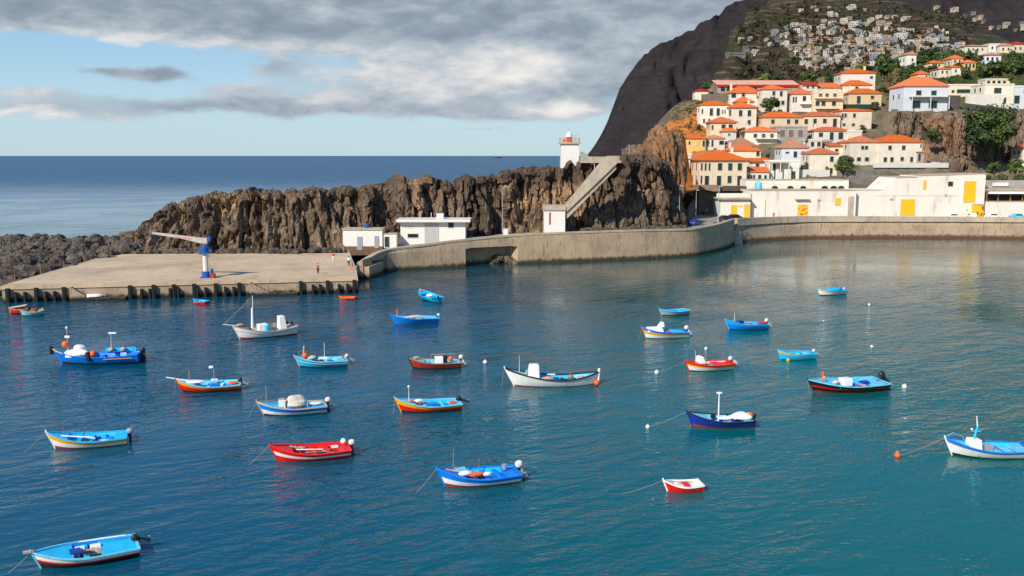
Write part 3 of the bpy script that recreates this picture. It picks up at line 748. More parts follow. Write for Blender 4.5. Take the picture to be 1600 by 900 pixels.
# ---------------------------------------------------------------- sea walls
def wall_line(pts, step=1.2, k=10):
    L = []
    for (ax, ay, at), (bx, by, bt) in zip(pts, pts[1:]):
        A, B = PZ(ax, ay), PZ(bx, by); n = max(2, int((B - A).length / step))
        for i in range(n):
            f = i / n; L.append([A.x + (B.x - A.x) * f, A.y + (B.y - A.y) * f, lerp(at, bt, f)])
    p = PZ(pts[-1][0], pts[-1][1]); L.append([p.x, p.y, pts[-1][2]])
    for _ in range(k):
        q = [list(x) for x in L]
        for i in range(1, len(L) - 1): L[i] = [(q[i - 1][c] + 2 * q[i][c] + q[i + 1][c]) / 4 for c in range(3)]
    return L
def sea_wall(L, name, mats, recess=(), parapet=.9, lip=.14, lipz=.4, ledge=None, bulge=0.0):
    """L: x, y, z_top ; recess: (x_start, x_end, z, depth) hollowed under the parapet"""
    N = len(L); cols = []
    for i in range(N):
        a, b = L[max(0, i - 2)], L[min(N - 1, i + 2)]
        t = Vector((b[0] - a[0], b[1] - a[1])).normalized(); out = Vector((t.y, -t.x))
        x, y, zt = L[i]
        def P(o, z): return (x + out.x * o, y + out.y * o, z)
        dep, rz = 0, 3.5
        for (xa, xb, z_, d_) in recess:
            if xa < x < xb: dep, rz = d_, z_
        wob = .12 * fbm(x * .15, y * .15, 1, 3)
        zl = ledge if ledge else zt - lipz
        cols.append([P(.35 + wob - dep, -2), P(.18 + wob - dep, rz), P(.15 + wob, rz + .02), P(.05 + wob, zl - .3), P(.02, zl), P(lip, zl + .02), P(lip, zt), P(-parapet, zt), P(-parapet, zt - 1.3)])
    m = MB(); R = [[cols[i][j] for i in range(N)] for j in range(9)]
    m.grid(R, mfun=lambda i, j: 1 if i >= 5 else 0)
    for e in (0, N - 1):
        ids = [k * N + e for k in range(9)]; m.f.append(ids); m.m.append(0)
    return m
WL = wall_line([(566, 436, 3.0), (590, 427, 3.9), (600, 424, 4.3), (735, 416, 5.6), (808, 412, 6.1), (900, 409, 6.3), (1000, 405, 6.35), (1085, 400, 6.05), (1118, 393, 6.2), (1137, 386, 6.35), (1146, 381, 6.3)])
m = sea_wall(WL, 'w', None, recess=[(PZ(735, 416).x, PZ(808, 412).x, 3.7, 3.0), (PZ(586, 427).x, PZ(603, 424).x, 2.6, 2.4)])
wl = m.build('sea_wall', [M['harbour_wall'], M['coping']], None)
tag(wl, 'tall tan concrete sea wall rising from the quay beside the ramp', 'sea wall')
m = MB(); a, b = PZ(563, 437), PZ(586, 428); m.box(((a.x + b.x) / 2, (a.y + b.y) / 2 + 1.2, .2), ((b - a).length, 3.0, 4.0), 0, math.atan2(b.y - a.y, b.x - a.x))
m.build('low_block', M['harbour_wall'], wl)
m = MB()
for i in range(16):
    px = rnd.uniform(738, 805); p = PZ(px, 414); s = rnd.uniform(.5, 1.3)
    m.blob((p.x, p.y + rnd.uniform(2.6, 3.4), rnd.uniform(-.4, 1.3)), (s * 1.1, s * .7, s * .7), n=8, k=5, amp=.5, seed=i * 3.1, fr=1.3)
m.build('fallen_rock', M['rock'], wl)
WR = wall_line([(1149, 380, 6.25), (1165, 378, 6.2), (1200, 375, 6.05), (1260, 371.8, 5.9), (1400, 371.5, 5.75), (1520, 372, 5.7), (1700, 374, 5.5), (2050, 376, 5.4)])
m = sea_wall(WR, 'w', None, ledge=4.35, lip=.45)
wr = m.build('sea_wall', [M['harbour_wall2'], M['coping']], None)
tag(wr, 'long stained sea wall with a pale parapet in front of the yellow door warehouses', 'sea wall')
pb = PZ(1150, 380.5)
m = MB(); m.lathe([(1.7, -2), (1.5, .8), (1.15, 1.9), (1.2, 2.6), (.8, 3.2), (.2, 3.5)], (pb.x, pb.y - .2, 0), n=20)
ob = m.build('mooring_block', M['stair'], None, auto=60); tag(ob, 'pale rounded concrete pillar where the two sea walls meet', 'pillar')
# road behind the walls
rd = MB()
def back_of(L, d):
    out = []
    for i, (x, y, z) in enumerate(L):
        a, b = L[max(0, i - 2)], L[min(len(L) - 1, i + 2)]; t = Vector((b[0] - a[0], b[1] - a[1])).normalized()
        out.append((x - t.y * d * 1.0, y + t.x * d, z - 1.05))
    return out
far = []
for (x, y, z) in WL:
    yb = interp([(-40, 194), (-27, 203), (-8, 209), (9, 213), (29, 217), (40, 224), (60, 250)], x); far.append((x - 1.5, max(yb, y + 5), z - 1.05))
rd.grid([back_of(WL, .5), far])
A, B = back_of(WR, .3), [(x, 285, z - 1.15) for x, y, z in WR]
rd.grid([A, B])
p0, p1 = back_of(WL, .5)[-1], A[2]
rd.add([(36, 224, 5.2), (43, 225, 5.2), (48, 235, 5.2), (52, 245, 5.15), (60, 257, 5.1), (62, 278, 5.0), (46, 278, 5.1)], [(0, 1, 2, 3, 4, 5, 6)])
tag(rd.build('road', M['pave']), kind='structure')

# ---------------------------------------------------------------- small buildings on the ramp
def flat_block(px0, px1, yt, yb, Y, depth, base_extra=0.0):
    a, b = PY(px0, yb, Y), PY(px1, yb, Y); zt = PY(px0, yt, Y).z
    return a.x, b.x, a.z - base_extra, zt, depth
def rect(mb, x0, x1, z0, z1, y, d=.05, m=0): mb.box(((x0 + x1) / 2, y, (z0 + z1) / 2), (x1 - x0, d, z1 - z0), m)
def child_win(par, x0, x1, z0, z1, y, name='window', pane='glass', fr='frame', fw=.08):
    """a framed opening: the surround with its pane as a sub-part (front faces -y)"""
    f = MB()
    f.box(((x0 + x1) / 2, y, z0 - fw / 2), (x1 - x0 + 2 * fw, .12, fw)); f.box(((x0 + x1) / 2, y, z1 + fw / 2), (x1 - x0 + 2 * fw, .10, fw))
    f.box((x0 - fw / 2, y, (z0 + z1) / 2), (fw, .10, z1 - z0)); f.box((x1 + fw / 2, y, (z0 + z1) / 2), (fw, .10, z1 - z0))
    fo = f.build(name, M[fr], par)
    g = MB(); g.box(((x0 + x1) / 2, y - .012, (z0 + z1) / 2), (x1 - x0, .03, z1 - z0)); g.build('pane' if name == 'window' else 'leaf', M[pane], fo)
    return fo
Yh = 195.5
h = empty('hut', PY(566, 388, Yh), 0, 'low white flat roofed hut with two grey doors and a brown base', 'hut')
hx, hy, hz_ = h.location
k = F / Yh
def HX(px): return (px - 800) / k - hx
def HZ(py): return CAMZ - (py - 243) / k - hz_
m = MB(); m.box(((HX(535) + HX(597)) / 2, 2.0, (HZ(358) + HZ(384)) / 2), (HX(597) - HX(535), 4, HZ(358) - HZ(384))); m.build('wall', M['white'], h)
m = MB(); m.box(((HX(533.5) + HX(597.5)) / 2, 2.0, (HZ(384) + HZ(398)) / 2), (HX(597.5) - HX(533.5), 4.2, HZ(384) - HZ(398))); m.build('plinth', M['dull_red'] if False else paint('brown_plinth', (.17, .10, .06), .9, .2, 2.0), h)
m = MB(); m.box(((HX(534) + HX(598)) / 2, 2.0, HZ(357.2)), (HX(598) - HX(534), 4.5, .22)); m.build('roof', M['coping'], h)
for a, b, t_, bt in ((558, 564.5, 369, 389), (585, 590.5, 368, 386)): child_win(h, HX(a), HX(b), HZ(bt), HZ(t_), -.14, 'door', 'cowl_grey', 'frame', .06)
ps = PY(573, 355.5, Yh + 2)
m = MB(); m.lathe([(.05, 0), (.42, .02), (.46, .45), (.42, .85), (.1, .95)], n=14); o = m.build('water_drum', M['crane_blue'], None, auto=50); o.location = (ps.x, ps.y, h.location.z + HZ(357.2) + .11); tag(o, 'round blue drum on the flat roof of the low hut', 'drum')
Yh = 195.8; k = F / Yh
h = empty('shed', PY(608, 384, Yh), 0, 'tiny white shed with a dark blue door between hut and kiosk', 'shed'); hx, hy, hz_ = h.location
m = MB(); m.box(((HX(599) + HX(619)) / 2, 1.4, (HZ(365) + HZ(387)) / 2), (HX(619) - HX(599), 2.8, HZ(365) - HZ(387))); m.build('wall', M['white'], h)
m = MB(); m.box(((HX(598) + HX(619.5)) / 2, 1.4, HZ(364.6)), (HX(619.5) - HX(598), 3.0, .16)); m.build('roof', M['coping'], h)
child_win(h, HX(600.5), HX(607.5), HZ(385), HZ(369), -.06, 'door', 'cloth_dark', 'frame', .05)
Yh = 199.5; k = F / Yh
h = empty('kiosk', PY(676, 376, Yh), 0, 'white kiosk with wide overhanging flat roof and grey roller door', 'kiosk'); hx, hy, hz_ = h.location
m = MB(); m.box(((HX(625.5) + HX(727)) / 2, 2.6, (HZ(345) + HZ(382)) / 2), (HX(727) - HX(625.5), 5.2, HZ(345) - HZ(382))); m.build('wall', M['white'], h)
m = MB(); m.box(((HX(620) + HX(735)) / 2, 2.3, HZ(343.5)), (HX(735) - HX(620), 7.2, HZ(341.5) - HZ(345.5))); m.build('roof', M['white'], h)
m = MB(); m.box(((HX(681) + HX(692)) / 2, 2.5, (HZ(333.5) + HZ(341.4)) / 2), (HX(692) - HX(681), 1.5, HZ(333.5) - HZ(341.4))); m.build('roof_tank', M['white'], h)
m = MB(); m.tube([(HX(673), 1.5, HZ(341)), (HX(673), 1.5, HZ(332))], .07, n=6); m.build('vent_pipe', M['white'], h)
f = child_win(h, HX(664), HX(684.5), HZ(378), HZ(348.5), -.04, 'roller_door', 'metal', 'frame', .1)
child_win(h, HX(637), HX(653), HZ(370), HZ(364.5), -.06); child_win(h, HX(700.5), HX(708.5), HZ(354.5), HZ(346.8), -.06)
m = MB()                                                              # faint grey painted letters
for a, b in ((633.0, .9), (636.4, 2.6), (640.2, 2.6), (644.4, .9)):
    if b < 1: rect(m, HX(a), HX(a + b), HZ(356.5), HZ(351), -.006, .012)
    else:
        for s in (-1, 1): m.box((HX(a + 1.3) + s * .085, -.006, (HZ(356.5) + HZ(351)) / 2), (.09, .012, .72), 0, 0, Matrix.Rotation(s * .24, 3, 'Y'))
m.build('lettering', M['metal'], h)
p = PY(790, 366, 205)
m = MB(); m.box((0, 0, .55), (1.0, .6, 1.3)); m.box((0, 0, 1.24), (1.12, .72, .1)); m.box((0, -.305, .55), (.8, .02, 1.0), 1); o = m.build('utility_cabinet', [M['white'], M['boat_white']]); o.location = p; o.location.z -= .1
tag(o, 'small white utility cabinet at the cliff foot beside a lamp post', 'cabinet')
def lamp_post(px, ytop, ybase, Y, label, arm=0.7, r=.055, mat='metal'):
    a, b = PY(px, ybase, Y), PY(px, ytop, Y); t = empty('street_lamp', a, 0, label, 'lamp post', 'lamp posts of the harbour'); H = b.z - a.z
    m = MB(); m.tube([(0, 0, -.3), (0, 0, H * .6), (0, 0, H - .5), (arm * .35, -.1, H - .08), (arm, -.25, H)], [r * 1.4, r, r * .8, r * .7, r * .7], n=7); m.build('pole', M[mat], t)
    m = MB(); m.wedge((arm + .15, -.28, H - .08), (.75, .3, .16), .8, .7); m.build('lamp_head', M['metal'], t)
lamp_post(785, 291, 361, 205.5, 'tall thin lamp post against the cliff beside the white cabinet')
lamp_post(1122, 291, 349, 232, 'tall pale lamp post in front of the brown alley wall', .2, .10)
lamp_post(1087, 297, 345, 242, 'thin lamp post at the left end of the brown alley wall', .1, .07)
lamp_post(1061, 290, 350, 226, 'thin lamp post right at the end of the rock face', .1, .06)

# ---------------------------------------------------------------- staircase up to the lighthouse
Ys = 207.0; k = F / Ys
h = empty('staircase', PY(866, 362, Ys), 0, 'long straight concrete staircase climbing the cliff to the lighthouse', 'staircase'); hx, hy, hz_ = h.location
m = MB(); m.box(((HX(850) + HX(883)) / 2, 3.2, (HZ(327) + HZ(366)) / 2), (HX(883) - HX(850), 6.4, HZ(327) - HZ(366))); m.build('lower_room', M['white'], h)
m = MB(); m.box(((HX(849) + HX(884)) / 2, 3.0, HZ(324.2)), (HX(884) - HX(849), 6.6, HZ(320.8) - HZ(327.6))); m.build('landing', M['stair'], h)
m = MB()
poly = [(HX(884), HZ(330.5)), (HX(890), HZ(325.5)), (HX(966), HZ(252)), (HX(967), HZ(244)), (HX(950), HZ(243.5)), (HX(944), HZ(247)), (HX(884), HZ(319))]
poly = poly[:]
T = Matrix.Identity(4)
m.yprism(poly, 0.0, .45); st = m.build('parapet', M['stair'], h)
m = MB(); n = 46
for i in range(n):
    f = (i + .5) / n; x = lerp(HX(886), HX(962), f); z = lerp(HZ(327), HZ(250), f)
    m.box((x, 1.75, z - .9), ((HX(962) - HX(886)) / n + .002, 2.6, 2.0))
m.build('flight', M['stair'], h)
m = MB(); m.yprism([(p_[0], p_[1]) for p_ in poly], 3.05, 3.4); m.build('parapet', M['stair'], h)
m = MB(); rect(m, HX(858), HX(860.6), HZ(350), HZ(331), -.02, .04)
m.build('red_sign', M['dull_red'], h)
h2 = None
m = MB(); Yc = 219.0; k = F / Yc; hx, hz_ = 0, 0
a, b = HX(905), HX(968)
m.box(((a + b) / 2, Yc, HZ(252.5)), (b - a, 4.0, .5)); wk = m.build('walkway', M['stair']); tag(wk, 'concrete walkway from the staircase top to the lighthouse', 'walkway')
m = MB(); m.box(((HX(916) + HX(950)) / 2, Yc - 1.9, HZ(248)), (HX(950) - HX(916), .25, HZ(244) - HZ(250.8))); m.build('parapet', M['stair'], wk)
m = MB(); m.yprism([(HX(905), HZ(250.5)), (HX(917), HZ(250.5)), (HX(917), HZ(243)), (HX(910), HZ(238)), (HX(905), HZ(237))], Yc - 1.95, Yc - 1.65); m.build('side_wall', M['grey_wall'], wk)
m = MB(); m.tube([(HX(927), Yc - 1.7, HZ(252)), (HX(927), Yc - 1.7, HZ(268))], .1, n=6); m.build('post', M['metal'], wk)

# ---------------------------------------------------------------- lighthouse
YL = 221.0; k = F / YL
L0 = PY(890.5, 252, YL); h = empty('lighthouse', (L0.x, L0.y, L0.z), math.radians(0), 'squat white square lighthouse with a red lantern on the cliff', 'lighthouse'); hx, hy, hz_ = h.location
wd_ = (HX(903) - HX(878)) * 1.08
m = MB(); m.wedge((0, 2.0, -2.5), (wd_ + .25, 4.0, HZ(225) + 2.5), .95, .95); m.build('tower', M['white'], h)
zt = HZ(225)
m = MB(); m.box((0, 2.0, zt + .12), (wd_ + .9, 4.7, .26)); m.box((0, 2.0, zt + .32), (wd_ + .55, 4.3, .16)); m.build('gallery', M['stair'], h)
m = MB()
gx, gy = wd_ / 2 + .25, 2.15
for i in range(7):
    for (xx, yy) in ((lerp(-gx, gx, i / 6), 2 - gy), (lerp(-gx, gx, i / 6), 2 + gy), (-gx, lerp(2 - gy, 2 + gy, i / 6)), (gx, lerp(2 - gy, 2 + gy, i / 6))):
        m.tube([(xx, yy, zt + .35), (xx, yy, zt + 1.35)], .03, n=5)
for zz in (.8, 1.3): m.tube([(-gx, 2 - gy, zt + zz), (gx, 2 - gy, zt + zz), (gx, 2 + gy, zt + zz), (-gx, 2 + gy, zt + zz), (-gx, 2 - gy, zt + zz)], .03, n=5)
for c in ((gx * .75, 1.2), (gx * .4, 2.2)): m.tube([(c[0] + .5 * math.cos(a), c[1] + .1, zt + 1.6 + .5 * math.sin(a)) for a in [2 * PI * i / 14 for i in range(15)]], .04, n=5)
m.build('railing', M['tan'], h)
m = MB(); m.lathe([(.72, 0), (.72, .25), (.64, .3), (.64, 1.15)], (-.15, 2, zt + .4), n=18); ln = m.build('lantern', M['cloth_red'], h, auto=40)
m = MB(); m.lathe([(.8, 1.15), (.78, 1.45), (.62, 1.9), (.34, 2.25), (.12, 2.38)], (-.15, 2, zt + .4), n=18); m.build('dome', M['white'], ln, auto=60)
m = MB(); m.tube([(-.15, 2, zt + 2.75), (-.15, 2, zt + 3.7)], .05, n=6); m.blob((-.15, 2, zt + 3.25), .12); m.build('finial', M['metal'], ln)
m = MB(); m.box((-1.35, .45, zt + .75), (.5, .4, .6)); m.build('lamp_box', M['red'], h)
# antenna on the ridge right of the lighthouse
p = PY(983, 243, 226)
m = MB(); m.tube([(0, 0, -1), (0, 0, 2.6)], .05, n=5); m.tube([(-.6, 0, 2.1), (1.3, 0, 2.55)], .035, n=5)
for i in range(5): m.tube([(-.4 + i * .4, -.3, 2.2 + i * .08), (-.4 + i * .4, .3, 2.2 + i * .08)], .02, n=4)
o = m.build('antenna', M['metal']); o.location = p; tag(o, 'thin aerial mast on the cliff top right of the walkway', 'antenna')
# ---------------------------------------------------------------- town houses
def Yt(py): return 283 + (300 - py) * .55            # the terraces of the old town
def Yr(py): return 345 + (168 - py) * 1.6            # the green slope on the right
GH = 'orange roofed houses of the old town'
GU = 'houses among the gardens on the upper slope'
# x0, x1, eave, base, peak, roof, wall, windows [(ytop, ybottom, [x ...], width)], label, options
HOUSES = [
 (1092.5, 1166, 251, 291, 237, 'hip', 'cream', [(255.5, 266.5, [1095.5, 1101.5, 1107.5], 2.6), (255.5, 266.5, [1124, 1140, 1155], 6.5), (275, 287, [1095.5], 2.6), (275, 290, [1104, 1123, 1155], 6.5), (275, 286, [1139.5], 6)], 'large cream two storey house with broad orange hip roof nearest the cliff', dict(D=13, over=.7, side=[(255.5, 266.5), (275, 288)])),
 (1056, 1080, 243, 262, 240, 'flat', 'wall_white', [(249, 255, [1060, 1069], 3)], 'small white flat house squeezed between rock and large cream house', dict(dY=9, D=8)),
 (1070, 1127, 241.5, 258, 229, 'hip', 'cream', [], 'orange hip roof showing behind the large cream house', dict(dY=17, D=14)),
 (1063, 1102, 217, 232, 210.5, 'hip', 'yellow_wall', [(221, 226, [1070, 1077], 2.6), (220, 229, [1099], 3.4)], 'low ochre house with narrow windows above the cliff path', dict(D=7)),
 (1102, 1132, 217, 230, 212, 'hip', 'pale', [(219, 229, [1106, 1113], 2.8), (220, 226, [1127], 7)], 'low pale cottage with a dark open porch at its right end', dict(D=6, roofm='tile_old')),
 (1110, 1150, 192, 212, 184, 'hip', 'cream', [(195, 201, [1130, 1141], 6), (196, 203, [1113], 2.4)], 'cream cottage with dark red tile edge under the white double house', dict(D=8, over=.6)),
 (1128, 1150, 206, 216, 201, 'hip', 'wall_white', [(209, 212, [1139], 3)], 'little lean-to with orange roof below the cream cottage', dict(dY=-1.5, D=3)),
 (1094, 1139, 165, 193, 158, 'hip', 'pale', [(170, 181, [1111, 1121.5], 4.6), (171, 178, [1097], 2), (172, 178, [1128, 1132], 1.4), (186, 192, [1100, 1108], 2.4)], 'tall pale house with two arched windows at the left edge of town', dict(D=9)),
 (1139, 1181, 169, 197, 161, 'hip', 'pale', [(172, 181, [1140.5], 2.6), (173, 182, [1156.5, 1170], 5), (188, 195, [1170], 4.5)], 'pale house with long orange roof joined to the tall left edge house', dict(D=9, over=.6)),
 (1150, 1178, 160, 170, 152.5, 'hip', 'wall_white', [], 'small house with orange roof peeping over the long pale roof', dict(D=6)),
 (1141, 1190, 146, 162, 135, 'hip', 'wall_white', [(145.5, 151.5, [1161], 4.6), (145, 155, [1186], 3), (146, 153, [1146], 7)], 'white house with porch below the long red roofed terrace', dict(D=9)),
 (1190, 1229, 141, 173, 133.5, 'hip', 'pale', [(143.5, 149.5, [1208], 4.2), (143.5, 151, [1219.5], 4), (158, 164, [1210], 4), (158, 164, [1222.5], 4.4)], 'pale two storey house below the middle of the red terrace', dict(D=9)),
 (1122, 1246, 134, 145, 124.5, 'mono', 'grey_wall', [(136, 143, [1130, 1139, 1150, 1160], 7), (136, 142, [1180, 1196, 1212, 1226], 6)], 'very long terrace building with salmon roof and red fascia', dict(D=8, roofm='salmon', fascia='tile_red', dY=4)),
 (1255, 1277, 132, 140, 127.5, 'mono', 'pale', [(133, 138, [1262, 1270], 3)], 'small pale building with dark red roof right of the long terrace', dict(D=6, roofm='tile_red', fascia='tile_red')),
 (1086, 1106, 143, 155, 139.5, 'hip', 'pale', [], 'little pale house with dark red roof alone at the far left', dict(D=5, roofm='tile_red')),
 (1236, 1272, 148, 172, 139, 'hip', 'wall_white', [(151, 158, [1256], 5), (152, 160, [1239, 1243], 2)], 'white house with a railed balcony beside the tiered cream house', dict(D=9, balcony=(1249, 1270, 163))),
 (1271, 1316, 146, 178, 142, 'flat', 'cream', [(147.5, 152, [1281, 1291, 1303], 5), (159, 166, [1277, 1286, 1302], 6)], 'cream house of open tiered balconies with red flowers', dict(D=9, balcony=(1272, 1313, 154.5), balcony2=(1274, 1310, 170))),
 (1284, 1314, 138, 150, 128.5, 'mono', 'pale', [], 'steep plain orange roof behind the tiered cream house', dict(D=8)),
 (1315, 1366, 115.6, 140, 108, 'hip', 'wall_white', [(120, 123.5, [1360], 4)], 'white house standing highest at the top of the old town', dict(D=10)),
 (1317, 1361, 134, 152, 126, 'hip', 'pale', [(136, 141, [1338], 4.5)], 'pale house with orange roof just below the highest white house', dict(D=8)),
 (1326, 1376, 147, 165, 139, 'hip', 'cream', [(150.5, 162, [1341.5], 5.5), (150, 155, [1362], 5)], 'cream house with tall green door by the retaining wall', dict(D=8, chimney=1)),
 (1314, 1361, 174, 200, 170.5, 'hip', 'cream', [(178, 184, [1316.5, 1320, 1334], 4), (193, 197, [1318.5, 1333], 4.5)], 'cream block with shallow orange roof beside the rock face', dict(D=9)),
 (1191, 1254, 184, 202, 175.5, 'hip', 'cream', [(187, 193.5, [1207, 1231.5, 1244], 5)], 'long cream house with three square windows in the middle row', dict(D=9)),
 (1255, 1312, 182, 202, 175.5, 'hip', 'cream', [(186.5, 194, [1259.5], 5), (186, 198, [1273], 5), (186, 193, [1288], 5.4), (186, 198.5, [1303.5], 5.6)], 'long cream house with alternating doors and windows in the middle row', dict(D=9)),
 (1165, 1214, 206, 222, 199, 'hip', 'pale', [(209.5, 215, [1180, 1192.5, 1205.5], 5)], 'pale house with laundry on its terrace left of the stone columns', dict(D=8, balcony=(1180, 1216, 217))),
 (1213, 1261, 200, 221, 198, 'flat', 'grey_wall', [(203.5, 214.5, [1222, 1235.5, 1250], 8)], 'unplastered grey building with three large open bays', dict(D=8, pane='stone')),
 (1272, 1325, 205, 220, 199, 'hip', 'wall_white', [(207.5, 214, [1282.5], 6), (207, 219, [1299], 5.5), (207, 217.5, [1313], 7)], 'white house with wide dark green doors under an orange roof', dict(D=8)),
 (1324, 1346, 206, 222, 204.5, 'flat', 'pale', [], 'plain pale flat annex right of the green door house', dict(D=7)),
 (1264, 1284, 220, 234, 218.5, 'flat', 'wall_white', [(222, 229, [1269, 1279], 5)], 'narrow white block with two dark windows side by side', dict(D=6)),
 (1284, 1300, 221, 234, 219.5, 'flat', 'grey_wall', [(222, 227, [1291], 9)], 'grey recess with a dark opening right of the narrow white block', dict(D=6, dY=2)),
 (1297, 1326, 229.5, 246, 224, 'mono', 'pale', [(233, 237, [1307], 5)], 'small pale house with reddish lean-to roof left of the white pair', dict(D=6)),
 (1140, 1182, 229, 240, 215, 'hip', 'pale', [], 'faded pink hip roof behind the second orange roof', dict(D=9, roofm='tile_old')),
 (1138, 1188, 236, 255, 228, 'hip', 'pale', [(237, 244, [1183.5], 4.6)], 'pale windowless gable house right behind the large cream house', dict(D=8)),
 (1174, 1201, 253, 270, 248, 'mono', 'pale', [(256, 265, [1183], 5.4)], 'small house with orange awning roof over a dark doorway', dict(D=5, over=.8)),
 (1167, 1201, 269.5, 286, 262, 'mono', 'wall_white', [(273.5, 281, [1170, 1174, 1178], 2.8), (273.5, 280, [1186.5], 4.6), (274, 282, [1195.5], 3.6)], 'low white house with a row of slim windows above the warehouse', dict(D=5)),
 (1221, 1263, 232, 256, 220, 'hip', 'wall_blue', [(237.5, 240, [1229.5], 5), (237, 246, [1242, 1254], 5)], 'bluish white house with faded pink roof in the lower middle', dict(D=8, roofm='tile_old')),
 (1201, 1248, 253, 280, 251, 'flat', 'wall_white', [(256.5, 266, [1207.5], 8), (256.5, 268.5, [1219], 4.4), (268, 280, [1239.5], 5)], 'white flat terrace house with two dark doorways', dict(D=7, awning=(1202, 1230, 254.5))),
 (1264, 1309, 241, 273, 233, 'hip', 'pale', [(245, 253, [1298.5], 5.4), (263, 271, [1298], 5)], 'tall pale house with orange roof beside the round leafy tree', dict(D=8)),
 (1326, 1373, 223, 256, 214, 'hip', 'pale', [(228.5, 234, [1346.5, 1352.5], 4.6), (246, 252, [1341.5, 1354], 6)], 'left house of the pale pair above the white terrace wall', dict(D=10)),
 (1374, 1440, 223, 256, 212.5, 'hip', 'pale', [(228, 234.5, [1389, 1410.5], 5), (246, 253, [1382.5, 1393], 5), (245.5, 251.5, [1409], 5), (245.5, 253, [1424], 4.5), (226, 231, [1437.5], 2)], 'right house of the pale pair with a wide orange hip roof', dict(D=10, dY=-1)),
 (1432, 1443, 238.5, 256, 234.5, 'mono', 'grey_wall', [(240, 252, [1436], 4)], 'tiny dark porch at the right end of the pale pair', dict(D=4, dY=-1)),
 # plateau on the rock
 (1411, 1480, 136, 171, 120.5, 'hip', 'wall_blue', [(142.5, 149.5, [1434, 1457.5], 8), (158, 169, [1431, 1457], 13)], 'large white house with orange hip roof standing on the rock', dict(D=12, Yf='R', over=.5, awning=(1419, 1480, 152.5), side=[(147, 154)])),
 (1481, 1538, 134, 150, 132.5, 'flat', 'pale', [(140, 145.5, [1505], 20), (141, 145, [1489], 4)], 'long low pale flat house right of the large white house', dict(D=9, Yf='R', dY=3)),
 (1537, 1582, 134, 168, 132.5, 'flat', 'pale', [(138.5, 146.5, [1557], 11), (153, 162, [1569.5], 3)], 'pale two storey flat house with one wide dark window', dict(D=10, Yf='R')),
 (1540, 1577, 125, 135, 123.5, 'flat', 'pale', [(126.5, 131.5, [1536.5 + 8 * i for i in range(1, 5)], 4)], 'roof storey with a row of four dark openings', dict(D=7, Yf='R', dY=8)),
 (1583, 1606, 137, 168, 135.5, 'flat', 'wall_blue', [(150, 162, [1588], 8), (141, 146, [1600], 5)], 'bluish white house with a dark doorway at the right edge', dict(D=9, Yf='R')),
 (1597, 1640, 232, 258, 224, 'hip', 'pale', [], 'pale house with orange roof cut by the right edge above the street trees', dict(D=8, dY=12)),
 # gardens above
 (1434, 1451, 116.5, 126, 111, 'hip', 'pale', [(118, 123, [1447], 2.5)], 'small orange roofed cottage among trees behind the large white house', dict(Yf='R', D=7)),
 (1466, 1484, 108.5, 120, 106.5, 'hip', 'pale', [(111, 115, [1472, 1479], 2.4)], 'white cottage with a faint red roof among the garden trees', dict(Yf='R', D=8)),
 (1487, 1501, 106, 117, 103, 'hip', 'pale', [(109, 113, [1493], 2.6)], 'small pale cottage with orange roof right of the white garden cottage', dict(Yf='R', D=8)),
 (1452, 1474, 99, 106, 94.5, 'hip', 'cream', [(100.5, 104, [1458, 1467], 2.4)], 'low cream bungalow with orange roof in the green gardens', dict(Yf='R', D=10)),
 (1487, 1504, 92, 101, 86.5, 'hip', 'cream', [(94, 98, [1492, 1499], 2.6)], 'brownish bungalow with bright orange roof below the long white block', dict(Yf='R', D=10)),
 (1506, 1524, 98.5, 109, 94, 'hip', 'yellow_wall', [(100, 106, [1509.5, 1515, 1520.5], 3)], 'open pavilion with a bright orange pyramid roof', dict(Yf='R', D=10)),
 (1508, 1541, 73, 86, 69.5, 'hip', 'pale', [(76, 79, [1513, 1520, 1527, 1534], 2.2)], 'long plain pale block highest in the gardens', dict(Yf='R', D=12, roofm='tile_old')),
 (1545, 1562, 70, 82, 67, 'flat', 'wall_white', [(73, 77, [1550, 1557], 2.4)], 'white cube house right of the long plain block', dict(Yf='R', D=10)),
 (1562, 1581, 72, 84, 67.5, 'hip', 'cream', [(75, 79, [1567, 1575], 2.4)], 'cream house with pink roof near the top right corner', dict(Yf='R', D=10, roofm='tile_old')),
 (1581, 1604, 70, 84, 65.5, 'hip', 'cream', [(74, 78, [1586, 1594], 2.4)], 'cream house with red roof at the right edge of the gardens', dict(Yf='R', D=10, roofm='tile_red')),
 (1538, 1563, 87, 101, 83, 'hip', 'wall_blue', [(90, 95, [1543, 1550, 1557], 3), (96, 100, [1548], 4)], 'bluish white villa with small red roofs amid the upper gardens', dict(Yf='R', D=10, roofm='tile_old')),
 (1416, 1431, 86.5, 104, 82, 'hip', 'wall_white', [(92, 96, [1425], 2.4)], 'slim white tower house with pink roof beside dark cypresses', dict(Yf='R', D=9, roofm='tile_old')),
]
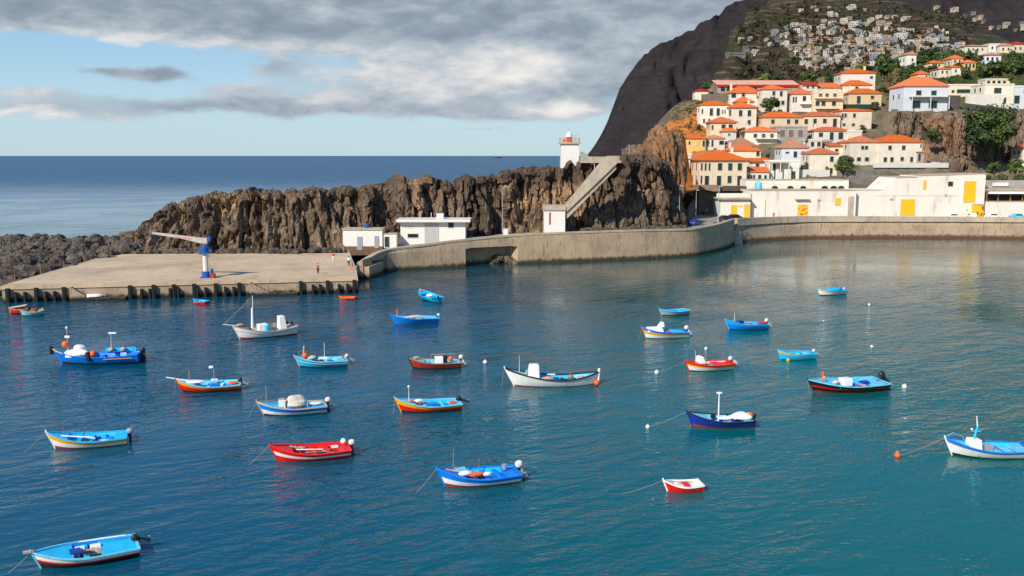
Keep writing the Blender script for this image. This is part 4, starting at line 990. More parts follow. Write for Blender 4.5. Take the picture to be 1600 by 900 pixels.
# terrain control points: each house stands on its own terrace
TP = []
def tp(px, py, Y, dz=0): p = PY(px, py, Y); TP.append((p.x, p.y, p.z + dz))
for H in HOUSES:
    x0, x1, ye, yb, yp, rf, wl_, wins, lab, op = H
    Y = (Yr(yb) if op.get('Yf') == 'R' else Yt(yb)) + op.get('dY', 0); op['Y'] = Y; D = op['D']
    z = PY(x0, yb, Y).z
    for x in (x0 + 2, (x0 + x1) / 2, x1 - 2):
        X = PY(x, yb, Y).x
        TP += [(X, Y - .8, z - .5), (X, Y + D * .5, z - .4), (X, Y + D, z - .3)]
for px, py, Y in [(1062, 200, 300), (1078, 175, 330), (1090, 156, 350), (1116, 131, 374), (1180, 133, 378), (1240, 133, 378), (1280, 128, 384), (1390, 128, 392), (1398, 150, 370),
                  (1120, 131, 396), (1180, 131, 398), (1240, 130, 400), (1300, 118, 410), (1380, 108, 430), (1420, 108, 440), (1385, 172, 352), (1500, 170, 344), (1560, 172, 344), (1620, 172, 346),
                  (1480, 152, 352), (1600, 125, 400), (1560, 110, 430), (1600, 100, 450), (1500, 118, 420), (1440, 125, 405), (1600, 78, 495), (1540, 72, 510), (1480, 80, 500), (1440, 92, 480), (1400, 108, 460), (1640, 70, 510), (1780, 172, 352), (1900, 180, 358), (1700, 120, 420), (1800, 110, 470)]: tp(px, py, Y, -.3)
for px, py, Y in [(1062, 200, 300), (1078, 175, 330), (1090, 156, 350), (1116, 131, 374), (1116, 131, 400)]:
    p = PY(px, py, Y); TP += [(p.x - 7, p.y + 3, p.z - 7), (p.x - 16, p.y + 8, p.z - 22), (p.x - 32, p.y + 14, -8)]
for Y_ in range(400, 545, 12): TP += [(Y_ * .17, Y_, -14), (Y_ * .14, Y_, -18), (36, Y_, -20)]
TP += [(52, 284, 12), (40, 300, -5), (44, 270, 6), (30, 420, -10), (60, 430, 10), (70, 470, 0), (100, 470, 5), (130, 480, 25), (180, 500, 50)]
for x in range(60, 96, 6): TP.append((x, 280, 11.8 if x < 76 else 9))
for x in range(95, 230, 8): TP += [(x, 279, 4.6), (x, 284, 4.6)]
for x in range(104, 134, 6): TP += [(x, 291, 9), (x, 300, 13.2)]
for x in range(120, 230, 8): TP += [(x, 293, 7.5), (x, 312, 12.0)]
for x in range(134, 230, 8): TP += [(x, 320, 14.5), (x, 329, 20)]
TOWN = Terrain(TP, 34, 300, 277, 540, 1.5, 4.0, 1.2, (.35, .25))
def town_mat():
    m, nt, b = newmat('dry_terraced_ground'); p = geopos(nt)
    s = nt.node('ShaderNodeSeparateXYZ'); nt.put(s.inputs[0], p)
    n = nt.noise(p, .12, 6, .65, .4); n2 = nt.noise(p, .9, 5, .65)
    f = nt.m('ADD', nt.m('MULTIPLY', n, .5), nt.m('MULTIPLY', n2, .5))
    col = nt.ramp(f, [(.28, (.035, .03, .018)), (.44, (.13, .10, .065)), (.6, (.24, .185, .125)), (.78, (.36, .28, .19))])
    gr = nt.ramp(f, [(.3, (.022, .034, .010)), (.5, (.058, .08, .02)), (.72, (.11, .125, .035))])
    col = nt.mix(nt.m('MULTIPLY', nt.mapr(s.outputs[1], 345, 385), nt.mapr(s.outputs[0], 120, 165)), col, gr)
    col = nt.mix(nt.mapr(n2, .52, .62, 0, .7), col, gr)
    org = nt.ramp(f, [(.3, (.20, .08, .03)), (.5, (.42, .155, .04)), (.66, (.50, .20, .05)), (.78, (.62, .38, .07))])
    edge = nt.m('SUBTRACT', s.outputs[0], nt.m('MULTIPLY', s.outputs[1], .192))
    col = nt.mix(nt.m('MULTIPLY', nt.mapr(edge, 2.5, 7.5, 1, 0), nt.mapr(s.outputs[1], 345, 362, 1, 0)), col, org)
    nt.put(b.inputs['Base Color'], col); b.inputs['Roughness'].default_value = 1; b.inputs['Specular IOR Level'].default_value = .1
    nt.put(b.inputs['Normal'], nt.bump(n2, .8, .6)); return m
M['town'] = town_mat()
tag(TOWN.mb().build('terraces', M['town'], smooth=True), kind='structure')

def hip_roof(mb, x0, x1, y0, y1, z, h, ov, m=0, th=.2):
    a, b, c, d = x0 - ov, x1 + ov, y0 - ov, y1 + ov
    w, dp = b - a, d - c; yc = (c + d) / 2
    if w >= dp: r0, r1 = (a + dp * .5 * .92, yc), (b - dp * .5 * .92, yc)
    else: r0, r1 = ((a + b) / 2, c + w * .46), ((a + b) / 2, d - w * .46)
    if w >= dp and r0[0] > r1[0]: r0 = r1 = ((a + b) / 2, yc)
    e = [(a, c, z), (b, c, z), (b, d, z), (a, d, z)]; l = [(p[0], p[1], z - th) for p in e]
    A, B = (*r0, z + h), (*r1, z + h)
    vs = e + l + [A, B]
    if w >= dp: fs = [(0, 1, 9, 8), (1, 2, 9), (2, 3, 8, 9), (3, 0, 8)]
    else: fs = [(0, 1, 8), (1, 2, 9, 8), (2, 3, 9), (3, 0, 8, 9)]
    fs += [(7, 6, 5, 4), (4, 5, 1, 0), (5, 6, 2, 1), (6, 7, 3, 2), (7, 4, 0, 3)]
    mb.add(vs, fs, m)
    return A, B
def build_house(H, idx):
    x0, x1, ye, yb, yp, rf, wallm, wins, lab, op = H
    Y, D = op['Y'], op['D']; k = F / Y
    g = GU if op.get('Yf') == 'R' else GH
    O = PY((x0 + x1) / 2, yb, Y)
    rz = math.radians(rnd.uniform(-3, 3))
    h = empty('house', O, rz, lab, 'house', g)
    px0 = (x0 + x1) / 2
    X = lambda px: (px - px0) / k
    Z = lambda py: (yb - py) / k * 1.0
    w2 = (x1 - x0) / 2 / k; zt = Z(ye)
    m = MB(); m.box((0, D / 2, (zt - 3.2) / 2), (2 * w2, D, zt + 3.2)); wall = m.build('wall', M[wallm], h)
    R = op.get('roofm', 'tile'); ov = op.get('over', .4); rh = max(.5, (Z(yp) - zt) * (1.0 if rf != 'hip' else 1.03))
    m = MB()
    if rf == 'hip':
        hip_roof(m, -w2, w2, 0, D, zt + .2, rh, ov, th=.22); ro = m.build('roof', M[R], h)
        cx, cz = rnd.choice((-.45, .4)) * w2 * 2 * .8, zt
        if (2 * w2 > 8 and idx % 2 == 0) or op.get('chimney'):
            c = MB(); c.box((cx, D * .62, zt + rh * .55 + .5), (.7, .7, rh * .9 + 1.2)); c.box((cx, D * .62, zt + rh + 1.15), (.95, .95, .16)); c.build('chimney', M['pale'], ro)
    elif rf == 'mono':
        m.add([(-w2 - ov, -ov, zt + .05), (w2 + ov, -ov, zt + .05), (w2 + ov, D, zt + rh), (-w2 - ov, D, zt + rh), (-w2 - ov, -ov, zt + .25), (w2 + ov, -ov, zt + .25), (w2 + ov, D, zt + rh + .2), (-w2 - ov, D, zt + rh + .2)],
              [(3, 2, 1, 0), (4, 5, 6, 7), (0, 1, 5, 4), (1, 2, 6, 5), (2, 3, 7, 6), (3, 0, 4, 7)])
        ro = m.build('roof', M[R], h)
        m2 = MB(); m2.yprism([(-w2 + .02, zt), (w2 - .02, zt), (w2 - .02, zt + rh - .1), (-w2 + .02, zt + rh - .1)], D - .3, D - .05); m2.build('gable', M[wallm], h)
        if op.get('fascia'):
            c = MB(); c.box((0, -ov - .06, zt - .1), (2 * w2 + 2 * ov + .1, .1, .75)); c.build('fascia', M[op['fascia']], ro)
    else:
        m.box((0, D / 2, zt + .1), (2 * w2 + .3, D + .3, .22)); 
        for s in (-1, 1): m.box((s * (w2 + .05), D / 2, zt + .36), (.18, D + .25, .3))
        m.box((0, -.05, zt + .36), (2 * w2 - .09, .18, .3)); m.box((0, D + .05, zt + .36), (2 * w2 - .09, .18, .3)); m.build('roof', M[wallm], h)
    for (yt, ybm, xs, ww) in wins:
        for x in xs:
            hh = (ybm - yt) / k; tall = ybm > yb - 3.2 and hh > 1.7
            zz0, zz1 = Z(ybm), Z(yt)
            if tall: zz0 = max(.05, zz0)
            a, b = X(x) - ww / 2 / k, X(x) + ww / 2 / k
            pane = op.get('pane') or rnd.choice(('glass', 'glass', 'shutter'))
            child_win(h, a, b, zz0, zz1, -.05, 'door' if tall else 'window', pane, 'frame', .14)
    for (yt, ybm) in op.get('side', [(ye + 3.5, min(ye + 9.5, yb - 2))] if zt > 2.4 and D > 5 else []):
        for fy in ((.3, .68) if D > 7 else (.5,)):
            z0, z1 = Z(ybm), Z(yt)
            if z1 - z0 < .7: continue
            f = MB(); f.box((-w2 - .03, D * fy, (z0 + z1) / 2), (.1, 1.15, z1 - z0 + .22)); fo = f.build('window', M['frame'], h)
            gl = MB(); gl.box((-w2 - .085, D * fy, (z0 + z1) / 2), (.03, .9, z1 - z0)); gl.build('pane', M['glass'], fo)
    for key in ('balcony', 'balcony2'):
        if key in op:
            a, b, yy = op[key]; z = Z(yy)
            c = MB(); c.box(((X(a) + X(b)) / 2, -.75, z), (X(b) - X(a), 1.5, .2)); bo = c.build('balcony', M[wallm], h)
            c = MB(); n = max(4, int((X(b) - X(a)) / .5)); xa, xb = X(a) + .06, X(b) - .06
            for i in range(n + 1): c.tube([(lerp(xa, xb, i / n), -1.42, z + .1), (lerp(xa, xb, i / n), -1.42, z + 1.0)], .03, n=4)
            c.tube([(xa, -1.42, z + 1.0), (xb, -1.42, z + 1.0)], .05, n=5); c.build('railing', M['metal'], bo)
    if 'awning' in op:
        a, b, yy = op['awning']; z = Z(yy)
        c = MB(); c.box(((X(a) + X(b)) / 2, -1.1, z), (X(b) - X(a), 2.1, .2))
        c.build('canopy', M['coping'], h)
        for f in (.03, .5, .97):
            c = MB(); c.box((lerp(X(a), X(b), f), -1.95, z / 2 - .05), (.28, .28, z - .1)); c.build('post', M[wallm], h)
    return h
for i, H in enumerate(HOUSES): build_house(H, i)

# ---------------------------------------------------------------- retaining walls and stone terraces
def stone_box(name, px0, px1, yt, yb, Y, depth, mat, label, slope=None, cat='wall', ext=1.5):
    a, b = PY(px0, yb, Y), PY(px1, yb, Y); zt = PY(px0, yt, Y).z; zt2 = PY(px1, slope if slope else yt, Y).z
    m = MB(); m.yprism([(a.x, a.z - ext), (b.x, a.z - ext), (b.x, zt2), (a.x, zt)], Y, Y + depth)
    o = m.build(name, M[mat]); tag(o, label, cat); return o
stone_box('retaining_wall', 1091, 1124, 290, 344, 279.5, 9, 'stone_brown', 'tall brown stone retaining wall of the alley below the large cream house')
o = MB(); a = PY(1091, 290, 279.5); b = PY(1062, 300, 245); a.z, b.z = 9.6, 6.6
o.add([(a.x, a.y, 4.5), (b.x + 2, b.y, 4.5), (b.x + 2, b.y, b.z), (a.x, a.y, a.z), (a.x - 1.2, a.y, 4.5), (b.x + .8, b.y, 4.5), (b.x + .8, b.y, b.z), (a.x - 1.2, a.y, a.z)], [(0, 1, 2, 3), (7, 6, 5, 4), (3, 2, 6, 7), (1, 5, 6, 2), (0, 3, 7, 4)])
tag(o.build('alley_wall', M['stone_dark']), 'dark sloping stone wall running from the rock to the alley', 'wall')
stone_box('retaining_wall', 1124, 1166, 291, 305, 281, 5, 'stone_dark', 'dark low stone wall right under the large cream house', ext=8)
stone_box('retaining_wall', 1096, 1140, 147, 163, 362, 3, 'stone', 'grey brown stone wall left of the long red terrace', 146)
stone_box('retaining_wall', 1345, 1482, 261, 280, 303, 4, 'stone_grey', 'grey stone wall carrying the white terrace rail', ext=4)
stone_box('terrace_rail', 1365, 1482, 254.5, 262, 302.5, .6, 'wall_white', 'long white terrace rail in front of the pale pair', ext=0)
stone_box('retaining_wall', 1308, 1372, 264, 296, 297, 4, 'stone_grey', 'sloping grey stone bank behind the warehouses', 274, ext=2)
stone_box('retaining_wall', 1395, 1500, 170.5, 177, 344, 1.5, 'stone', 'stone parapet along the top of the rock face below the large white house', 168)
stone_box('garden_wall', 1509, 1567, 148, 166, 343, .8, 'wall_white', 'white garden wall in front of the low pale flat house')
stone_box('garden_wall', 1481, 1500, 149, 170, 343.5, .8, 'stone_dark', 'dark stone garden wall between the white house and the pale flat house')
stone_box('garden_wall', 1508, 1565, 161, 170, 342, .8, 'stone_dark', 'low dark wall at the foot of the white garden wall', 168)
stone_box('garden_wall', 1553, 1584, 98, 106, 455, 1, 'stone', 'stone wall below the bluish villa in the upper gardens')
stone_box('garden_wall', 1248, 1296, 265, 284, 296.5, .8, 'wall_white', 'white garden wall with the clipped hedge behind it')
stone_box('garden_wall', 1312, 1364, 163, 173, 352, .8, 'shutter', 'green railed terrace below the cream house with tall door')

# ---------------------------------------------------------------- rock face under the plateau
P = lambda px, py, Y: PY(px, py, Y)
def cl(px, Y, yt, z0=12): p = PY(px, yt, Y); return (p.x, Y, z0, p.z)
line2 = [cl(1346, 346, 208, 18), cl(1368, 336, 178, 18), cl(1385, 331, 174, 16), cl(1420, 328, 175, 14), cl(1460, 326, 176, 11), cl(1480, 322, 178, 10), cl(1500, 320, 176, 9), cl(1530, 322, 174, 9), cl(1570, 324, 172, 9), cl(1625, 326, 168, 9), cl(1680, 330, 168, 9), cl(1780, 334, 172, 9), cl(1900, 340, 180, 9)]
tag(cliff_mesh(line2, 7.0, 9, amp=1.0, seed=31.0, crest=.35, back=False).build('cliff', M['rock_warm'], auto=50), kind='structure')
pz = PY(1484, 275, 308)
heap('outcrop', M['rock_warm'], (pz.x, 314, 11), (6.5, 6, 12), .32, 14.0, kind='structure')
pz = PY(1395, 240, 331)
heap('outcrop', M['rock_warm'], (pz.x + 12, 333, 20), (11, 8, 8), .32, 19.0, kind='structure')

# ---------------------------------------------------------------- warehouses on the harbour front
def block(name, label, px0, px1, yt, yb, Y, D, wallm='ware', topslope=None, poly=None, cat='warehouse', group='white warehouses on the harbour front', lip=True):
    k = F / Y; O = PY((px0 + px1) / 2, yb, Y); pc = (px0 + px1) / 2
    h = empty(name, O, 0, label, cat, group)
    X = lambda px: (px - pc) / k
    Z = lambda py: (yb - py) / k
    m = MB()
    pl = [(X(a), Z(b)) for a, b in poly] if poly else [(X(px0), 0), (X(px1), 0), (X(px1), Z(yt)), (X(px0), Z(yt))]
    pl = [(a, b if b > .01 else -1.5) for a, b in pl]
    m.yprism(pl, 0, D); m.build('wall', M[wallm], h)
    if lip:
        m = MB(); tops = [p for p in pl if p[1] > 0][::-1]
        for a, b in zip(tops, tops[1:]):
            L = math.hypot(b[0] - a[0], b[1] - a[1])
            if abs(b[0] - a[0]) < .3: continue
            m.box(((a[0] + b[0]) / 2, D / 2, (a[1] + b[1]) / 2 + .06), (L, D + .3, .16), 0, 0, Matrix.Rotation(-math.atan2(b[1] - a[1], b[0] - a[0]), 3, 'Y'))
        m.build('roof', M['coping'], h)
    return h, X, Z
def put(h, X, Z, x0, x1, yt, yb, kind='door', pane='yellow_door', fw=.1, y=-.05, fr='frame'): return child_win(h, X(x0), X(x1), Z(yb), Z(yt), y, kind, pane, fr, fw)
h, X, Z = block('warehouse', 'low white warehouse end with two yellow doors and grey roof slab', 1125, 1172, 312, 344, 266, 9)
put(h, X, Z, 1142, 1150.5, 321, 344); put(h, X, Z, 1162.5, 1170.5, 320, 339)
m = MB(); rect(m, X(1153), X(1160), Z(323.5), Z(321.2), -.02, .03); m.build('sign', M['yellow_door'], h)
m = MB(); m.box(((X(1122) + X(1172)) / 2, 4.2, Z(312) + .25), (X(1173) - X(1122), 10.2, .35)); m.build('canopy', M['stair'], h)
h, X, Z = block('warehouse', 'long white warehouse with one patched yellow door and a yellow hatch', 1171.8, 1336, 298, 342, 268, 12)
put(h, X, Z, 1246, 1261, 320, 337); put(h, X, Z, 1304, 1312, 310, 320.5, 'hatch')
m = MB(); m.box(((X(1241) + X(1263)) / 2, -.45, Z(311.5)), (X(1263) - X(1241), .9, .25)); m.build('canopy', M['grey_wall'], h)
m = MB()
for i in range(11): m.box((lerp(X(1247), X(1260), rnd.random()), -.09, lerp(Z(336), Z(321), rnd.random())), (.4, .02, .4))
m.build('patch', M['orange'], h)
m = MB(); m.add([(X(1324), -.02, Z(308)), (X(1345), -.02, Z(307)), (X(1342), -.02, Z(316)), (X(1336), -.02, Z(326)), (X(1334), -.02, Z(337)), (X(1325), -.02, Z(337))], [(0, 1, 2, 3, 4, 5)]) if False else m.box((X(1328), -.10, Z(322)), (X(1332) - X(1324), .2, Z(308) - Z(338))); m.build('buttress', M['stair'], h)
for x in (1277.5, 1292): pass
m = MB(); m.box((X(1277.5), -.2, Z(312)), (.7, .4, .5)); m.tube([(X(1277.5), -.1, Z(312)), (X(1277.5), -.1, Z(323))], .05, n=5); m.build('wall_lamp', M['metal'], h)
m = MB(); m.tube([(X(1172.5), -.12, Z(339)), (X(1172.5), -.12, Z(303))], .14, n=6); m.tube([(X(1195), -.1, Z(339)), (X(1195), -.1, Z(312))], .08, n=6); m.build('drainpipe', M['grey_wall'], h)
h, X, Z = block('warehouse', 'upper white building with a row of arched windows above the long warehouse', 1165, 1325, 281.5, 300, 281, 8)
for x, w_ in ((1186.5, 5), (1210.5, 9), (1234.5, 9), (1254.5, 8.5), (1288, 9.5), (1302, 9.5), (1313.5, 9.5)):
    f = MB(); z0, z1 = Z(297.5), Z(291.5); a, b = X(x - w_ / 2), X(x + w_ / 2); r = (b - a) / 2
    arc = [(a, z0), (b, z0)] + [((a + b) / 2 + r * math.cos(PI * i / 8), z1 - r * .35 + r * .55 * math.sin(PI * i / 8)) for i in range(9)]
    big = [((p_[0] - (a + b) / 2) * 1.14 + (a + b) / 2, (p_[1] - (z0 + z1) / 2) * 1.14 + (z0 + z1) / 2) for p_ in arc]
    f.yprism(big, -.06, .02); fo = f.build('window', M['frame'], h)
    g = MB(); g.yprism(arc, -.09, -.055); g.build('pane', M['glass'], fo)
p = PY(1175, 297.5, 279)
m = MB(); m.lathe([(.95, 0), (1.0, .2), (1.0, 1.6), (.7, 2.0), (.2, 2.2)], n=18); m.tube([(-1.0, -.9, 0), (-1.0, -.9, 2.3)], .08, n=5); o = m.build('water_tank', M['pale_blue'], auto=50); o.location = p; o.location.z = PY(1175, 298, 268).z + .3; o.location.y = 272
tag(o, 'light blue water tank on the roof of the low white warehouse', 'tank')
m = MB(); m.box((0, 0, .9), (9.5, .25, 1.8)); o = m.build('roof_wall', M['ware']); o.location = PY(1146, 312, 270); tag(o, 'plain white wall behind the roof slab of the low warehouse', 'wall')
h, X, Z = block('warehouse', 'largest white warehouse with a big yellow door and sloping top', 1334, 1536, 297, 342, 270, 14, lip=False)
put(h, X, Z, 1406.5, 1428, 312, 336); 
m = MB(); rect(m, X(1389), X(1393.5), Z(313.5), Z(310.5), -.03, .06); m.build('vent', M['grey_wall'], h)
m = MB(); m.box((X(1475), -.15, Z(304.5)), (.6, .3, .6)); m.build('wall_lamp', M['metal'], h)
m = MB(); rect(m, X(1334.5), X(1501), Z(297.6), Z(296.6), -.03, .1); m.build('string_course', M['coping'], h)
h2, X, Z = block('warehouse', 'upper sloping storey of the largest warehouse with tall yellow door', 1371, 1538, 272, 297.3, 269.9, 13, poly=[(1371, 297.3), (1533, 297.3), (1538, 272), (1434, 275), (1433, 277), (1400, 278)])
put(h2, X, Z, 1442.5, 1446.5, 282.5, 295.5, 'hatch'); put(h2, X, Z, 1480.5, 1488, 284, 291, 'window', 'glass'); pass
h3, X3, Z3 = block('warehouse', 'projecting white bay with the tall yellow loading door', 1501, 1536, 274, 342, 269.6, 2, lip=False)
put(h3, X3, Z3, 1503.5, 1521, 284, 316)
m = MB(); rect(m, X3(1509), X3(1511), Z3(330), Z3(327), -.03, .05); m.build('vent', M['grey_wall'], h3)
h, X, Z = block('yellow_booth', 'yellow kiosk booth at the corner of the largest warehouse', 1524, 1536, 320, 342, 267, 2.4, 'yellow_door', cat='booth', group='booths on the harbour front')
m = MB(); rect(m, X(1533), X(1535.5), Z(328), Z(322), -.03, .04); rect(m, X(1525.5), X(1528), Z(338), Z(331), -.03, .04); rect(m, X(1531.5), X(1534), Z(337), Z(333), -.03, .04); m.build('poster', M['dull_red'], h)
h, X, Z = block('restaurant', 'open sided harbour restaurant with a long flat grey roof', 1535, 1660, 315, 342, 271, 9, 'ware', cat='restaurant', group='eating places')
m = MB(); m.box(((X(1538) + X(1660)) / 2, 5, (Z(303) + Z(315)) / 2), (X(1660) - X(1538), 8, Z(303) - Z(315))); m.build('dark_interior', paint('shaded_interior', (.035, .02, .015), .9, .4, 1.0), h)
for x in (1540, 1558, 1577, 1596, 1615): 
    m = MB(); m.box((X(x), .3, (Z(302) + Z(315)) / 2), (.25, .3, Z(302) - Z(315))); m.build('post', M['wood'], h)
m = MB(); m.box(((X(1540) + X(1660)) / 2, -.6, Z(301)), (X(1660) - X(1540), 1.4, Z(299.3) - Z(303))); m.build('awning', M['boat_white'], h)
m = MB(); m.box(((X(1536) + X(1660)) / 2, 4.2, Z(296.5)), (X(1660) - X(1536), 10.5, .5)); m.build('roof', M['stair'], h)
m = MB(); m.box(((X(1538) + X(1660)) / 2, 6.5, (Z(283) + Z(295)) / 2), (X(1660) - X(1538), 4.5, Z(283) - Z(295))); m.build('upper_wall', M['grey_wall'], h)
m = MB(); m.box(((X(1558) + X(1583)) / 2, 4.0, Z(289)), (X(1583) - X(1558), .3, 1.0)); m.build('sign_board', M['ware'], h)
# ---------------------------------------------------------------- boats
class Hull:
    """shape of an open boat: bow at +x, transom at -x, waterline z = 0"""
    def __init__(s, L, B, fm, fb, fs, rake, tw=.80, dbl=False):
        s.L, s.B, s.fm, s.fb, s.fs, s.rake, s.tw, s.dbl = L, B, fm, fb, fs, rake, tw, dbl
    def gz(s, t):                                             # gunwale height, t: 0 stern .. 1 bow
        return s.fm + (s.fb - s.fm) * max(0, (t - .38) / .62) ** 1.9 + (s.fs - s.fm) * max(0, (.38 - t) / .38) ** 1.7
    def hb(s, t):
        if t < .45:
            if s.dbl: return s.B / 2 * (1 - ((.45 - t) / .45) ** 2.4 * .93)
            return s.B / 2 * (s.tw + (1 - s.tw) * math.sin(PI / 2 * t / .45))
        return s.B / 2 * max(.012, 1 - ((t - .45) / .55) ** 2.3)
    def zk(s, t): return -.38 + .30 * max(0, (t - .75) / .25) ** 2
    def pt(s, t, z, side, inset=0.0):
        zg, zk = s.gz(t), s.zk(t)
        f = min(1, max(0, (z - zk) / (zg - zk)))
        y = max(.004, s.hb(t) * f ** (.42 + .45 * t ** 3) - inset)
        x = -s.L / 2 + s.L * t - s.rake * (1 - f) * max(0, (t - .55) / .45) ** 2 + (.10 * s.L * (1 - f) * (1 - t / .2) * .6 if t < .2 and s.dbl else 0)
        return (x, side * y, z)
def build_boat(o, hull, bands, inner, rail, deck=None, floor='sky', fore=.70, aft=.16, thwarts=(.34, .52), rail_r=.045, rub=None, stem=None):
    """hull with painted bands, lining, gunwale, decks and thwarts"""
    if bands[0][1] in ('dark_bottom', 'boot_red') and bands[0][0] < .21: bands = [(bands[0][0] * 1.35, bands[0][1])] + bands[1:]
    N = 30; ts = [1 - (1 - i / N) ** 1.35 for i in range(N + 1)]
    ts[-1] = .996
    mats = [M[b[1]] for b in bands]
    m = MB()
    for side in (-1, 1):
        rows = []; mids = []
        levels = [('k', 0), ('z', -.12), ('z', -.0)]
        rows.append([hull.pt(t, hull.zk(t), side) for t in ts]); mids.append(0)
        rows.append([hull.pt(t, -.14, side) for t in ts]); mids.append(0)
        prev = 0.0
        for bi, (fr, _) in enumerate(bands):
            n = 2 if fr - prev > .3 else 1
            for q in range(n):
                f = prev + (fr - prev) * (q + 1) / n
                rows.append([hull.pt(t, -.02 + (hull.gz(t) + .02) * f, side) for t in ts]); mids.append(bi)
            prev = fr
        m.grid(rows, flip=side > 0, mfun=lambda i, j, mm=mids: mm[i + 1])
        if not hull.dbl:
            for r in range(len(rows) - 1):
                a, b = rows[r][0], rows[r + 1][0]
                m.add([a, b, (b[0], 0, b[2]), (a[0], 0, a[2])], [(0, 1, 2, 3) if side > 0 else (3, 2, 1, 0)], mids[r + 1])
    hl = m.build('hull', mats, o, auto=40)
    # lining
    m = MB(); zf = .40 * hull.fm; th = .07
    for side in (-1, 1):
        top = [hull.pt(t, hull.gz(t) - .01, side, th) for t in ts]; mid = [hull.pt(t, lerp(zf, hull.gz(t), .45), side, th) for t in ts]
        bot = [hull.pt(t, zf, side, th) for t in ts]; cen = [(p[0], 0, zf) for p in bot]
        m.grid([top, mid, bot, cen], flip=side > 0, mfun=lambda i, j: 1 if i == 2 else 0)
        m.add([top[0], mid[0], bot[0], cen[0], (top[0][0], 0, top[0][2])], [(0, 1, 2, 3, 4) if side < 0 else (4, 3, 2, 1, 0)])
        for i, (a, b) in enumerate(((top, None),)): pass
    xs = th
    m.build('lining', [M[inner], M[floor]], o, auto=40)
    # gunwale
    m = MB(); r = rail_r
    for side in (-1, 1):
        A = []
        for t in ts:
            p = hull.pt(t, hull.gz(t), side); y = abs(p[1])
            A.append([(p[0], side * (y + r * .7), p[2] - r), (p[0], side * (y + r * .7), p[2] + r * .7), (p[0], side * max(0, y - th - r), p[2] + r * .7), (p[0], side * max(0, y - th - r), p[2] - r)])
        for q in range(4):
            m.grid([[a[q] for a in A], [a[(q + 1) % 4] for a in A]], flip=side < 0)
    if not hull.dbl:
        a = hull.pt(0, hull.gz(0), 1); m.box((a[0] + th * .45, 0, a[2] + .005), (th + r * 1.6, 2 * a[1] + r * 1.2, r * 1.9))
    m.build('gunwale', M[rail], o)
    st = hull.pt(.996, hull.gz(1), 1)
    m = MB(); pts = [hull.pt(.996, z, 0.0) for z in (-.2, .1, .4 * hull.fb, .8 * hull.fb, hull.fb + .02)]
    m.tube([(p[0] + .03, 0, p[2]) for p in pts] + [(pts[-1][0] + .06, 0, hull.fb + .14)], [.06, .06, .06, .065, .07, .06], n=7); m.build('stem', M[stem or rail], o)
    if rub:
        m = MB()
        for side in (-1, 1):
            m.tube([tuple(Vector(hull.pt(t, hull.gz(t) * rub[1], side)) + Vector((0, side * .02, 0))) for t in ts[:-1]], .035, n=5)
        m.build('rubbing_strake', M[rub[0]], o)
    def plate(t0, t1, drop, name, mat, camber=.05, n=10):
        m = MB(); tt = [lerp(t0, t1, i / n) for i in range(n + 1)]; rows = []
        for t in tt:
            z = hull.gz(t) - drop; p = hull.pt(t, z, 1, th + .005); y = p[1]
            rows.append([(p[0], y * k / 4, z + camber * (1 - (k / 4) ** 2)) for k in range(-4, 5)])
        m.grid(rows)
        e = rows[0] if t0 > .4 else rows[-1]
        m.add(list(e) + [(q[0], q[1], q[2] - .22) for q in e[::-1]], [tuple(range(18))])
        return m.build(name, M[mat], o)
    if fore: plate(fore, .97, .06, 'foredeck', deck or inner)
    if aft: plate(.012, aft, .10, 'stern_deck', deck or inner, .02)
    for t in thwarts:
        z = hull.gz(t) * .72; y = hull.pt(t, z, 1, th)[1]
        m = MB(); m.box((-hull.L / 2 + hull.L * t, 0, z), (.28, 2 * y - .02, .06)); m.build('thwart', M[deck or inner], o)
def outboard(o, x, z, cowl='cowl_white', leg=None, tilt=0.0, y=0.0, s=1.0, turn=0.0):
    s *= .68
    """outboard motor clamped on the transom; tilt lifts the leg out astern"""
    leg = leg or 'cowl_black'
    R = Matrix.Translation((x, y, z)) @ Matrix.Rotation(turn, 4, 'Z') @ Matrix.Rotation(tilt, 4, 'Y') @ Matrix.Scale(s, 4)
    m = MB(); m.T = R; m.box((-.02, 0, -.05), (.18, .26, .34)); m.box((-.17, 0, -.02), (.16, .2, .22))
    mo = m.build('outboard_motor', M['cowl_black'], o)
    m = MB(); m.T = R
    prof = [(.0, .0), (.20, .02), (.26, .14), (.27, .36), (.22, .52), (.10, .60)]
    vs = []
    for r, zz in prof:
        for j in range(14):
            a = 2 * PI * j / 14; vs.append((-.26 + r * 1.35 * math.cos(a), r * .92 * math.sin(a), .08 + zz))
    fs = [(i * 14 + j, i * 14 + (j + 1) % 14, (i + 1) * 14 + (j + 1) % 14, (i + 1) * 14 + j) for i in range(5) for j in range(14)] + [tuple(70 + j for j in range(14))]
    m.add(vs, fs); m.build('cowl', M[cowl], mo, auto=60)
    m = MB(); m.T = R; m.wedge((-.26, 0, -.95), (.20, .10, 1.05), 1.5, 1.4); m.box((-.36, 0, -.62), (.44, .16, .03)); m.blob((-.30, 0, -.98), (.26, .075, .085), n=8, k=6)
    m.wedge((-.24, 0, -1.22), (.12, .03, .24), 1.7, 1); m.build('leg', M[leg], mo)
    m = MB(); m.T = R
    for k in range(3):
        a = 2 * PI * k / 3; m.box((-.57, .10 * math.cos(a), -.98 + .10 * math.sin(a)), (.03, .12, .10), 0, 0, Matrix.Rotation(a, 3, 'X') @ Matrix.Rotation(.5, 3, 'Y'))
    m.blob((-.58, 0, -.98), (.07, .05, .05), n=7, k=5); m.build('propeller', M['cowl_grey'], mo)
    m = MB(); m.T = R; m.tube([(.05, 0, .22), (.55, .05, .30)], .025, n=5); m.build('tiller', M['cowl_black'], mo)
